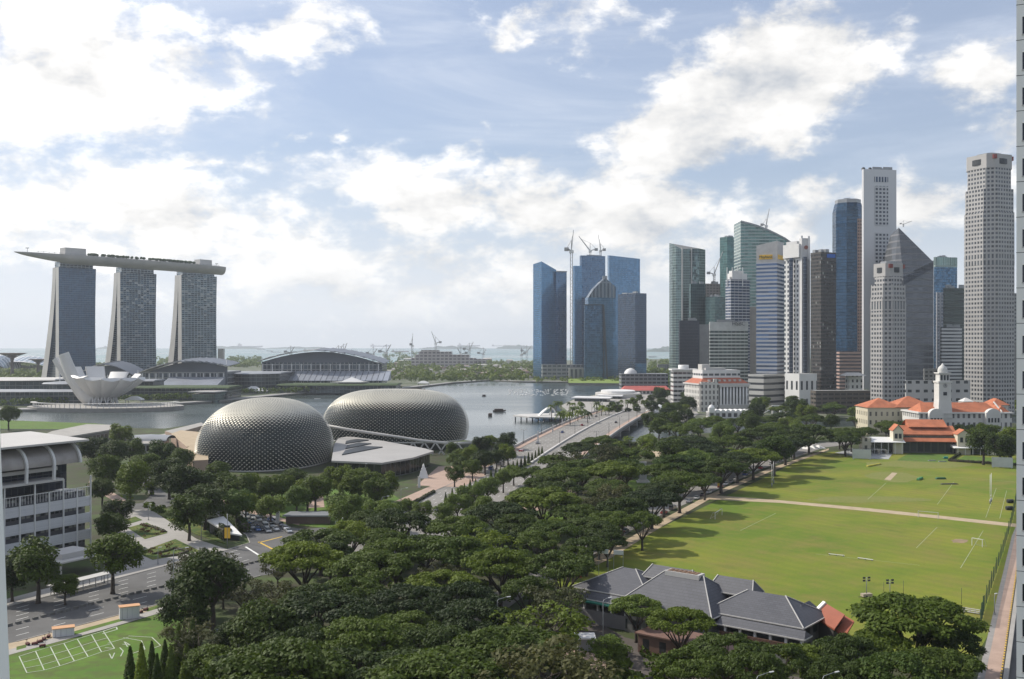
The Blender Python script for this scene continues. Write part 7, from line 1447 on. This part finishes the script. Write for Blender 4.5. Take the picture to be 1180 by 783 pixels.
# ================= STREET FURNITURE =================
def lamp(px, py, h, label, arm=2.2, ang=0.5, z=0, dark=False):
    g = G(px, py); t = thing('street_lamp', label, 'street lamp', (g.x, g.y, z), ang, 'street lamps'); m_ = m_grey if not dark else m_dark
    mb = MB(); mb.tube([(0, 0, 0), (0, 0, h * .5), (0, 0, h - .6), (.25, 0, h - .15), (arm, 0, h + .15)], [.13, .10, .08, .06, .05], 6); mb.build('pole', m_, t, uv=False); mb = MB(); loft(mb, [(arm - .2, h + .02, h + .2, .12, .08), (arm + .7, h + .06, h + .18, .16, .1)]); mb.build('lamp_head', m_whitep, t, uv=False); mb = MB(); mb.box(-.2, -.2, 0, .2, .2, .5); mb.build('base', m_, t, uv=False)
for a in [(200, 698, 14, "tall lamp post with a white banner on the median beside the marked lawn", 3), (120, 672, 9, "lamp post leaning over the road right of the bus shelter"), (182, 651, 5, "short dark lamp at the plaza edge by the nearer garden bed", .4), (232, 623, 6, "short lamp on the plaza walkway below the hedge", .4), (202, 611, 6, "short lamp on the plaza walkway between the garden beds", .4), (171, 600, 6, "short lamp at the plaza's far side beside the sloping lawn", .4),
          (695, 757, 12, "slim lamp post standing before the grey clubhouse's left part", 1.5), (573, 750, 11, "lamp with a pale head above the dark park trees", 2.5), (872, 848, 10, "lamp head poking out below the clubhouse trees, left one", 3), (948, 848, 10, "lamp head poking out below the clubhouse trees, right one", 3), (1146, 709, 5, "short dark post lamp on the grey slab walk", .3), (1088, 820, 8, "white headed lamp under the spreading bottom right tree", 1.5),
          (462, 590, 9, "lamp at the left end of the boulevard's pavement"), (440, 601, 9, "lamp nearest the junction on the boulevard's pavement"), (260, 560, 11, "slim mast among the trees in front of the left dome", .3), (421, 566, 12, "slim flag mast in front of the fan roof", .2)]: lamp(*a)
for i, Y in enumerate(range(640, 1000, 52)):
    for off, nm in ((-4, 'left'), (19, 'middle'), (42, 'right')):
        p = bp(Y, off, zz(Y)); t = thing('bridge_lamp', "bridge lamp on the %s parapet, %s from the near end" % (nm, ['first', 'second', 'third', 'fourth', 'fifth', 'sixth', 'seventh'][i]), 'street lamp', p, math.atan2(1, .2418), 'bridge lamps')
        mb = MB(); mb.tube([(0, 0, 0), (0, 0, 8.5)], [.16, .1], 6); mb.build('pole', m_dark, t, uv=False); mb = MB(); mb.bar((0, -1.4, 8.4), (0, 1.4, 8.4), .14); mb.lathe([(.3, 8.4), (.35, 8.8), (.1, 9.1)], 6, 0, -1.4); mb.lathe([(.3, 8.4), (.35, 8.8), (.1, 9.1)], 6, 0, 1.4); mb.build('lantern', m_conc, t, uv=False)
# banner posts on the waterside of the bridge
for i, (px, py, yt) in enumerate([(620, 511, 497), (637, 502, 489), (648, 495, 483), (663, 485, 475), (685, 478, 468), (694, 473, 464)]):
    p = G(px, py, 2); D = p.y; h = ZY(yt, D); tag(MB().prism([(-.45, -.1), (.45, -.1), (.45, .1), (-.45, .1)], 2.4, h).build('banner', m_whitep, loc=(p.x, D, 0)), "white vertical banner on the bay side of the bridge, %s from the near end" % ['first', 'second', 'third', 'fourth', 'fifth', 'sixth'][i], 'banner', 'white banners along the bridge'); o = S.objects[-1]
    mb = MB(); mb.bar((0, 0, 0), (0, 0, h + .4), .2); mb.build('pole', m_grey, [x for x in S.objects if x.name.startswith('banner') and abs(x.location.x - p.x) < 1e-4][0], uv=False)
g = G(262, 632); t = thing('yellow_banner', "yellow banner on a lamp post at the tip of the wedge lawn", 'banner', g); mb = MB(); mb.tube([(0, 0, 0), (0, 0, 11)], .12, 6); mb.build('pole', m_grey, t); mb = MB(); mb.box(-.9, -.08, 3.2, .9, .08, 6.6); mb.build('cloth', m_sigy, t); mb = MB(); mb.box(-.9, -.1, 6.6, .9, .1, 7.3); mb.build('top_band', m_dark, t)
g = G(720, 643); t = thing('yellow_banner', "yellow banner under the trees at the near end of the park road", 'banner', G(691, 640)); mb = MB(); mb.tube([(0, 0, 0), (0, 0, 5)], .1, 6); mb.build('pole', m_grey, t); mb = MB(); mb.box(-.8, -.08, 2.2, .8, .08, 4.8); mb.build('cloth', m_sigy, t)
t = thing('yellow_banner', "yellow banner where the cross path meets the park road", 'banner', G(829, 566)); mb = MB(); mb.tube([(0, 0, 0), (0, 0, 5)], .1, 6); mb.build('pole', m_grey, t); mb = MB(); mb.box(-.9, -.08, 2.2, .9, .08, 5); mb.build('cloth', m_sigy, t)
for i, (px, py, sh) in enumerate([(149, 713, "first"), (73, 733, "second")]):
    g = G(px, py); t = thing('site_cabin', ["taller white site cabin with an orange lid on the path beside the marked lawn", "lower white site cabin with an orange lid on the path by the marked lawn"][i], 'cabin', g, R(26), 'white cabins by the lawn'); h = [3.0, 1.9][i]; mb = MB(); mb.box(-2.2, -1.1, .15, 2.2, 1.1, h); mb.build('wall', facade("cabin", (0.6, 0.6, 0.6), (0.40, 0.40, 0.42), 1.1, h, .12, .8, gm=0, gr=.5), t); mb = MB(); mb.box(-2.35, -1.25, h, 2.35, 1.25, h + .15); mb.build('lid', plain("orange_lid", (0.60, 0.33, 0.17)), t)
    for x in (-1.8, 1.8): mb = MB(); mb.box(x - .2, -1, 0, x + .2, 1, .15); mb.build('skid', m_dark, t)
for i, (px, py) in enumerate([(32, 744), (40, 743.5), (46, 741), (51, 738), (56, 735), (49, 746), (162, 707), (168, 704)]):
    g = G(px, py); t = thing('utility_cart', "%s red and black utility cart on the path, counted from the left edge" % ['first', 'second', 'third', 'fourth', 'fifth', 'sixth', 'seventh', 'eighth'][sorted([32, 40, 46, 51, 56, 49, 162, 168]).index(px)], 'cart', g, RT.uniform(0, 3), 'red carts on the path'); t.scale = (.62, .8, .8); mb = MB(); loft(mb, [(-1.0, .35, .7, .4, .35), (0, .3, .8, .45, .4), (1.0, .35, .75, .4, .3)]); mb.build('body', plain("cart_red", (0.11, 0.03, 0.025)) if 'cr' not in _lib else _lib["cr"], t, uv=False)
    mb = MB(); mb.bar((.7, 0, .7), (.9, 0, 1.5), .1); mb.bar((.85, -.35, 1.45), (.85, .35, 1.45), .08); mb.build('handle', m_dark, t, uv=False)
    for x in (-.75, .75): mb = MB(); mb.tube([(x, -.3, .3), (x, .3, .3)], .3, 10, smooth=False); mb.build('wheel', m_tyre, t, uv=False)
g = G(213, 703); t = thing('green_bin', "green lidded bin at the right end of the marked lawn", 'bin', g, .4); mb = MB(); mb.prism([(-1, -.7), (1, -.7), (1, .7), (-1, .7)], .1, 1.4, top=[(-1.15, -.8), (1.15, -.8), (1.15, .8), (-1.15, .8)]); mb.build('body', plain("bin_green", (0.03, 0.14, 0.07)), t); mb = MB(); mb.box(-1.2, -.85, 1.4, 1.2, .85, 1.55); mb.build('lid', m_conc, t)
g = G(275, 741); t = thing('park_pavilion', "small blue grey flat roofed park pavilion among the dark trees", 'pavilion', g, .5); mb = MB(); mb.box(-4.5, -2.2, 2.8, 4.5, 2.2, 3.1); mb.build('roof', plain("bluish_roof", (0.30, 0.34, 0.38), .5), t)
for x, y in ((-4, -1.8), (4, -1.8), (4, 1.8), (-4, 1.8)): mb = MB(); mb.bar((x, y, 0), (x, y, 2.8), .22); mb.build('post', m_grey, t)
# war memorial obelisk on the lawn
g = G(741, 556); t = thing('obelisk', "grey stone memorial obelisk on the green lawn among the park trees", 'memorial', g); mb = MB(); mb.box(-3, -3, 0, 3, 3, .6); mb.box(-2.2, -2.2, .6, 2.2, 2.2, 1.3); mb.build('steps', m_conc, t); mb = MB(); mb.prism([(-1.6, -1.6), (1.6, -1.6), (1.6, 1.6), (-1.6, 1.6)], 1.3, 9.0, top=[(-1.3, -1.3), (1.3, -1.3), (1.3, 1.3), (-1.3, 1.3)]); mb.box(-1.6, -1.6, 9.0, 1.6, 1.6, 9.6); mb.build('shaft', plain("memorial_stone", (0.38, 0.37, 0.36)), t)
# ================= ON THE FIELD =================
def goal(pa, pb, h, label, depth=2.0):
    a, b = G(*pa), G(*pb); w = (b - a).length; t = thing('goal_frame', label, 'goal', a, math.atan2((b - a).y, (b - a).x), 'goals on the field'); mb = MB(); mb.bar((0, 0, 0), (0, 0, h), .14); mb.bar((w, 0, 0), (w, 0, h), .14); mb.bar((0, 0, h), (w, 0, h), .14); mb.build('frame', m_whitep, t); mb = MB()
    for x in (0, w): mb.bar((x, 0, h), (x, depth * .4, h), .07); mb.bar((x, depth * .4, h), (x, depth, 0), .07)
    mb.bar((0, depth, .04), (w, depth, .04), .07); mb.build('rear_stay', m_conc, t)
goal((824, 599), (832, 594), 2.5, "white goal in the shade at the field's left end"); goal((1058, 596.5), (1081, 598.5), 2.4, "white goal beside the cross path at the field's middle"); goal((1120, 629), (1132, 631), 2.5, "white netted goal near the field's right fence", 2.5)
for (pa, pb, h, lb) in [((889.5, 561.5), (894, 553.5), 10.5, "tall white rugby posts at the field's left side"), ((1141, 581), (1143, 578), 12, "tall white rugby posts at the field's far right")]:
    a, b = G(*pa), G(*pb); w = max(5.5, (b - a).length * .45); an = math.atan2((b - a).y, (b - a).x); t = thing('rugby_posts', lb, 'rugby posts', a, an, 'rugby posts')
    for x in (0, w): mb = MB(); mb.tube([(x, 0, 0), (x, 0, h)], .09, 6); mb.build('upright', m_whitep, t); mb = MB(); mb.tube([(x, 0, 0), (x, 0, 1.8)], .26, 8); mb.build('padding', m_grey, t)
    mb = MB(); mb.bar((0, 0, 3), (w, 0, 3), .12); mb.build('crossbar', m_whitep, t)
for pa, pb, lb in [((955, 640), (973, 642), "left one of two low white benches in the middle of the near field"), ((988.5, 644.5), (1006, 647), "right one of two low white benches in the middle of the near field"), ((1021, 693), (1052, 700), "low pale bench behind the twin masts, half hidden by the spreading tree")]:
    a, b = G(*pa), G(*pb); w = (b - a).length; t = thing('low_bench', lb, 'bench', a, math.atan2((b - a).y, (b - a).x), 'low benches on the field'); mb = MB(); mb.box(0, -.2, .42, w, .2, .5); mb.build('seat', m_whitep, t)
    for x in (.3, w / 2, w - .3): mb = MB(); mb.bar((x, 0, 0), (x, 0, .42), .1, .3); mb.build('leg', m_grey, t)
a, b = G(1066, 699), G(1128, 709); w = (b - a).length; t = thing('long_stand', "long low grey spectator stand near the field's bottom right corner", 'stand', a, math.atan2((b - a).y, (b - a).x)); mb = MB()
for i in range(3): mb.box(0, i * .5, .3 + i * .3, w, i * .5 + .4, .38 + i * .3)
mb.build('seat_rows', m_conc, t)
mb = MB()
for i in range(12): x = w * i / 11; mb.bar((x, 0, 0), (x, 1.3, .95), .08); mb.bar((x, 1.3, 0), (x, 1.3, 1.0), .08)
mb.build('support_frame', m_grey, t)
for px, py, lb in [(998.5, 689, "left one of two mobile floodlight masts on wheeled trailers"), (1025.5, 692, "right one of two mobile floodlight masts on wheeled trailers")]:
    g = G(px, py); t = thing('floodlight_trailer', lb, 'floodlight', g, .2, 'mobile floodlights'); mb = MB(); mb.tube([(0, 0, .6), (0, 0, 5.2)], [.12, .07], 6); mb.build('mast', m_grey, t); mb = MB()
    mb.bar((-.9, 0, 5.0), (.9, 0, 5.0), .08); mb.bar((-.9, 0, 4.3), (.9, 0, 4.3), .08); mb.build('crossbar', m_grey, t)
    for x in (-.7, .7):
        for z in (4.2, 4.9): mb = MB(); mb.box(x - .3, -.15, z, x + .3, .1, z + .45); mb.build('lamp', m_dark, t)
    mb = MB(); mb.box(-1.3, -.7, .35, 1.3, .7, 1.1); mb.build('generator', plain("machine_tan", (0.40, 0.33, 0.25)) if 'mt' not in _lib else _lib['mt'], t); mb = MB(); mb.bar((-2.3, 0, .3), (2.3, 0, .3), .1); mb.bar((0, -1.6, .2), (0, 1.6, .2), .1); mb.build('outrigger', m_dark, t)
    for y in (-.8, .8): mb = MB(); mb.tube([(-.4, y - .1, .32), (-.4, y + .1, .32)], .32, 10, smooth=False); mb.build('wheel', m_tyre, t)
def box_thing(name, cat, label, px, py, parts, rz=0, group=None):
    t = thing(name, label, cat, G(px, py), rz, group)
    for nm, bx, m_ in parts: MB().box(*bx).build(nm, m_, t)
    return t
m_scr = plain("screen_white", (0.50, 0.52, 0.52), .6)
for px, py, lb in [(993, 530, "white sight screen beside the practice nets at the field's far left"), (1155, 540, "white sight screen in front of the hedge at the field's far right")]:
    box_thing('sight_screen', 'sight screen', lb, px, py, [('panel', (-5, -.1, .6, 5, .1, 5.8), m_scr), ('foot', (-4.6, -.8, 0, -4.2, .8, .6), m_grey), ('foot', (4.2, -.8, 0, 4.6, .8, .6), m_grey)], -.4, 'sight screens')
for px, py, w, d, h, rz, c, lb in [(1060, 553, 1.2, 8, 1.0, .62, (0.05, 0.22, 0.08), "long green and yellow rolled pitch cover lying on the far field"), (1084, 552.5, 5, 1.5, .9, -.05, (0.03, 0.12, 0.05), "dark green covered trolley on the far field"), (1094, 558.5, 8.5, 1.2, .5, -.08, (0.05, 0.05, 0.05), "flat black pitch cover on the far field"), (1007, 537, 1.0, 16, .8, .78, (0.45, 0.40, 0.05), "long yellow rope cover on the far left field"), (1074, 531.5, 4.5, .8, .5, 0, (0.3, 0.32, 0.32), "left pale low cover at the bowling green's edge"), (1086, 532.5, 4.5, .8, .5, 0, (0.3, 0.32, 0.32), "right pale low cover at the bowling green's edge"), (1090, 529, 2.5, 1.5, 1.2, .3, (0.02, 0.28, 0.25), "small turquoise cart on the bowling green")]:
    m_ = plain("cover_" + lb.split()[1], c, .7); t = box_thing('pitch_cover', 'pitch cover', lb, px, py, [('frame', (-w / 2, -d / 2, 0, w / 2, d / 2, h * .25), m_dark)], -rz, 'covers on the field'); MB().prism([(-w / 2, -d / 2), (w / 2, -d / 2), (w / 2, d / 2), (-w / 2, d / 2)], h * .25, h, top=[(-w / 2 * .8, -d / 2 * .96), (w / 2 * .8, -d / 2 * .96), (w / 2 * .8, d / 2 * .96), (-w / 2 * .8, d / 2 * .96)]).build('cover', m_, t)
for px, py, lb in [(1164, 580, "upper dark roller at the field's right edge"), (1163, 588, "lower dark roller at the field's right edge")]:
    t = thing('field_roller', lb, 'roller', G(px, py), 0, 'rollers by the fence'); mb = MB(); mb.tube([(-1.2, 0, .8), (1.2, 0, .8)], .8, 14); mb.build('drum', m_dark, t); mb = MB(); mb.bar((-1.3, 0, .8), (-1.3, -2, 1.3), .1); mb.bar((1.3, 0, .8), (1.3, -2, 1.3), .1); mb.bar((-1.3, -2, 1.3), (1.3, -2, 1.3), .1); mb.build('handle', m_dark, t)
# tent by the nets
t = thing('white_tent', "white ridged tent beside the practice nets at the field's far left corner", 'tent', G(937, 522), .5); mb = MB()
for i in range(3): mb.prism([(-7 + i * 4.6, -4), (-2.4 + i * 4.6, -4), (-2.4 + i * 4.6, 4), (-7 + i * 4.6, 4)], 2.6, 4.4, top=[(-5 + i * 4.6, -.5), (-4.4 + i * 4.6, -.5), (-4.4 + i * 4.6, .5), (-5 + i * 4.6, .5)])
mb.build('canopy', m_whitep, t)
for x in (-6.8, -2.3, 2.3, 6.6): mb = MB(); mb.bar((x, -3.8, 0), (x, -3.8, 2.6), .12); mb.build('pole', m_grey, t)
# practice net cage
t = thing('practice_nets', "grey cricket practice net cage at the field's far left corner", 'net cage', G(1000, 524), -.1); m_net = MT("net_mesh").set(col=(0.25, 0.26, 0.26, 1), rough=.8, alpha=.30).mat
for i in range(6): mb = MB(); x = -12 + i * 4.4; mb.face([(x, -6, 0), (x, 6, 0), (x, 6, 3.2), (x, -6, 3.2)]); mb.build('net', m_net, t)
mb = MB(); mb.face([(-12, -6, 3.2), (10, -6, 3.2), (10, 6, 3.2), (-12, 6, 3.2)]); mb.build('net_roof', m_net, t)
for i in range(6):
    x = -12 + i * 4.4
    for y in (-6, 6): mb = MB(); mb.bar((x, y, 0), (x, y, 3.25), .12); mb.build('post', m_grey, t)
# green fence on the right side of the field
m_fn = MT("green_net_mesh").set(col=(0.02, 0.07, 0.04, 1), rough=.8, alpha=.55).mat; m_fp = plain("fence_green", (0.02, 0.06, 0.035))
t = thing('net_fence', "tall dark green net fence along the field's right side", 'fence', G(1130, 722)); o0 = G(1130, 722); P = [G(*p) for p in [(1130, 722), (1134, 705), (1145, 670), (1156, 637), (1164, 610), (1169, 590), (1172, 572)]]
for i, (a, b) in enumerate(zip(P, P[1:])):
    a, b = a - o0, b - o0; mb = MB(); mb.face([a + Vector((0, 0, .2)), b + Vector((0, 0, .2)), b + Vector((0, 0, 3.4)), a + Vector((0, 0, 3.4))]); mb.build('net_panel', m_fn, t)
    n = 4
    for k in range(n): c = a.lerp(b, k / n); mb = MB(); mb.bar(c, c + Vector((0, 0, 4.0 + (k % 2) * .6)), .13); mb.build('post', m_fp, t)
for px, py, lb in [(1018.5, 690, 'left'), (1041, 688, 'middle'), (1108, 697, 'right')]: tag(MB().tube([(0, 0, 0), (0, 0, 4.2)], .05, 5).build('thin_post', m_dark, loc=G(px, py)), "%s of three thin dark net posts on the near field" % lb, 'post', 'thin posts on the field')
t = thing('signal_frames', "two grey rectangular floodlight frames behind the grey clubhouse's left roof", 'floodlight frame', G(690, 668), -.3)
for x in (0, 4.2):
    for dx in (0, 2.6): MB().bar((x + dx, 0, 0), (x + dx, 0, 8.3), .12).build('upright', m_grey, t)
    MB().box(x, -.1, 7.2, x + 2.7, .1, 8.4).build('lamp_panel', m_scr, t)
for i, (px, py) in enumerate([(655, 664), (662, 668), (669, 671), (650, 670)]):
    g = G(px, py); t = thing('closed_parasol', "%s closed dark red parasol left of the grey clubhouse, counted from the left" % ['second', 'third', 'fourth', 'first'][i], 'parasol', g, 0, 'red parasols on the terrace'); mb = MB(); mb.lathe([(.5, 1.3), (.3, 2.6), (.08, 3.3)], 8); mb.build('cloth', plain("dull_red_cloth", (0.20, 0.03, 0.03)) if 'dr' not in _lib else _lib['dr'], t); mb = MB(); mb.bar((0, 0, 0), (0, 0, 3.4), .07); mb.build('pole', m_dark, t)
# ================= ON THE WATER =================
def boat(px, py, L_, label, mdk=None, cabin=True, ang=0.0, z=-1.5, cat='boat'):
    g = G(px, py, z); t = thing('river_boat', label, cat, g, ang, 'boats on the bay'); mb = MB(); w = L_ * .16; h = L_ * .1
    loft(mb, [(-L_ / 2, .1, h, w * .6, w * .8), (-L_ * .3, -.1, h * .9, w * .8, w), (L_ * .25, -.1, h * .95, w * .75, w), (L_ / 2, .5, h * 1.5, .1, .25)]); mb.build('hull', mdk or plain("boat_wood", (0.07, 0.045, 0.035)), t)
    if cabin: mb = MB(); mb.box(-L_ * .38, -w * .75, h * .8, L_ * .28, w * .75, h * .8 + 1.5); mb.build('cabin', facade("boat_cabin", (0.12, 0.08, 0.06), (0.03, 0.03, 0.03), 1.2, 1.5, .7, .6, gm=0), t); mb = MB(); mb.box(-L_ * .42, -w * .9, h * .8 + 1.5, L_ * .32, w * .9, h * .8 + 1.75); mb.build('roof', plain("boat_roof", (0.11, 0.075, 0.06)), t)
boat(575.5, 474.5, 13, "longer dark bumboat crossing the bay left of the jetty"); boat(565, 479.5, 8.5, "shorter dark bumboat nearest the jetty's left", ang=1.3); boat(366, 460, 8, "small white boat on the bay behind the left dome", m_whitep, False); boat(558, 457, 6, "tiny boat alone in the middle of the far bay", None, True); boat(481, 450.5, 22, "low dark ferry moored beyond the long dome", None, True); boat(205, 460, 12, "small white tour boat moored by the faceted greenish pavilion", m_whitep, True)
mb = MB(); r = random.Random(4)
for i in range(150): px, py = r.uniform(585, 655), r.uniform(449, 456.5); g = G(px, py, -1.5); mb.lathe([(.8, -1.6), (.9, -1.1), (.3, -.7)], 6, g.x, g.y)
o = mb.build('floating_buoys', m_whitep, kind='stuff', uv=False)
# ships at anchor far out
def ship(px, py, Lpx, label, hull, sup=True, craney=False):
    g = G(px, py, -1.5); L_ = Lpx * g.y / F; t = thing('cargo_ship', label, 'ship', g, 0, 'ships at anchor'); w = L_ * .08; h = max(4, L_ * .045); mb = MB(); loft(mb, [(-L_ / 2, .5, h * 1.1, w * .7, w * .9), (-L_ * .4, 0, h, w, w), (L_ * .38, 0, h, w, w), (L_ / 2, h * .3, h * 1.3, .5, w * .2)]); mb.build('hull', hull, t)
    if sup: mb = MB(); mb.box(-L_ * .45, -w * .8, h, -L_ * .33, w * .8, h + L_ * .075); mb.box(-L_ * .42, -w * .3, h + L_ * .075, -L_ * .38, w * .3, h + L_ * .11); mb.build('bridge_house', m_conc, t)
    if craney:
        for x in (-.2, 0, .2): mb = MB(); mb.bar((x * L_, 0, h), (x * L_, 0, h + L_ * .12), L_ * .015); mb.bar((x * L_, 0, h + L_ * .11), (x * L_ + L_ * .1, 0, h + L_ * .07), L_ * .01); mb.build('deck_crane', m_grey, t)
m_hul = plain("dark_hull", (0.10, 0.10, 0.11)); m_hulr = plain("rust_hull", (0.20, 0.12, 0.10))
ords = ['first', 'second', 'third', 'fourth', 'fifth', 'sixth', 'seventh', 'eighth', 'ninth', 'tenth', 'eleventh', 'twelfth']
SH = sorted([(288, 400.3, 30), (301, 403.2, 9), (311, 405, 8), (318, 406.3, 12), (405, 405, 14), (358, 404, 16), (438, 399.6, 22), (461, 405.8, 20), (540, 399.4, 26), (574, 399.2, 15), (587, 399, 13), (609, 399.8, 13), (130, 402, 22), (105, 404, 14), (752, 412, 9)])
for i, (px, py, l) in enumerate(SH): ship(px, py, l, "distant ship at anchor, %s from the left along the horizon" % (ords[i] if i < 12 else '%dth' % (i + 1)), m_hul if i % 3 else m_hulr, True, i in (4, 7, 9))
# building site and port clutter on the far reclaimed land
r = random.Random(21)
t = thing('site_building', "largest unfinished terminal building with stacked decks on the far reclaimed land", 'building site', G(512, 423)); D = t.location.y
for i, (a, b, y0, y1) in enumerate([(474, 548, 417, 413), (478, 540, 413, 409), (482, 520, 409, 405.5), (485, 505, 405.5, 403.5), (520, 560, 420, 414)]):
    mb = MB(); x0, x1 = XZ(a, D) - t.location.x, XZ(b, D) - t.location.x; mb.box(x0, i * 3, ZY(y0, D) if i else 0, x1, 70 - i * 6, ZY(y1, D)); mb.build('deck', facade("site_deck%d" % i, (0.42, 0.38, 0.35), (0.12, 0.10, 0.10), 12, 9, .7, .5, gm=0, gr=.6), t)
for j, (px, yb, yt, ang) in enumerate([(475, 420, 389, 88), (502, 418, 386, 110), (541, 420, 397, 65), (445, 424, 400, 60), (557, 418, 405, 60), (601, 420, 405, 95), (390, 425, 402, 65), (396, 423, 399, 70), (335, 420, 402, 60), (430, 422, 404, 55), (607, 418, 401, 50), (531, 421, 404, 120)]):
    g = G(px, yb); crane(px, yb, yt + (yb - yt) * .35, g.y, (yb - yt) * .45 * g.y / F, "distant construction crane, %s from the left on the far reclaimed land" % (ords[sorted([475, 502, 541, 445, 557, 601, 390, 396, 335, 430, 607, 531]).index(px)]), ang, zb=0, w=4.5)
sb = [(440 + i * 8.3 + r.uniform(-3, 3), r.uniform(417, 434), r.uniform(4, 13), r.uniform(2, 6)) for i in range(21)] + [(r.uniform(445, 612), r.uniform(424, 437), r.uniform(3, 10), r.uniform(1.5, 4)) for i in range(22)]
sb.sort()
pal = [plain("shed_%d" % i, c) for i, c in enumerate([(0.45, 0.43, 0.40), (0.33, 0.26, 0.22), (0.22, 0.23, 0.25), (0.50, 0.47, 0.42), (0.28, 0.17, 0.14)])]
for i, (px, py, w, h) in enumerate(sb):
    g = G(px, py); k = g.y / F; t = thing('site_shed', "low shed or container stack on the reclaimed land, %s from the left" % (ords[i] if i < 12 else ('%d%s' % (i + 1, {1: 'st', 2: 'nd', 3: 'rd'}.get((i + 1) % 10, 'th') if i + 1 not in (11, 12, 13) else 'th'))), 'shed', g, r.uniform(-.3, .3), 'sheds on the reclaimed land'); W_, H_ = w * k / 2, h * k; m_ = pal[i % 5]
    MB().box(-W_, -W_ * .6, 0, W_, W_ * .6, H_ * .8).build('wall', m_, t); mb = MB(); hip(mb, -W_ * 1.05, -W_ * .65, W_ * 1.05, W_ * .65, H_ * .8, H_, W_ * .2); mb.build('roof', pal[(i + 2) % 5], t)
mb = MB()
for i in range(700): g = G(r.uniform(440, 614), r.uniform(424, 436)); s = r.uniform(2, 7); mb.box(g.x - s, g.y - s, 0, g.x + s, g.y + s, r.uniform(1.5, 5), r.randrange(3))
mb.build('site_rubble', [pal[1], pal[4], pal[0]], kind='stuff', uv=False)
# distant low towers right of the roof deck and small bits
tower("small grey tower just right of the greenish hotel tower", 250, 251, 257, 402, 1900, 10, pal[0], name='office_block', roof=False)
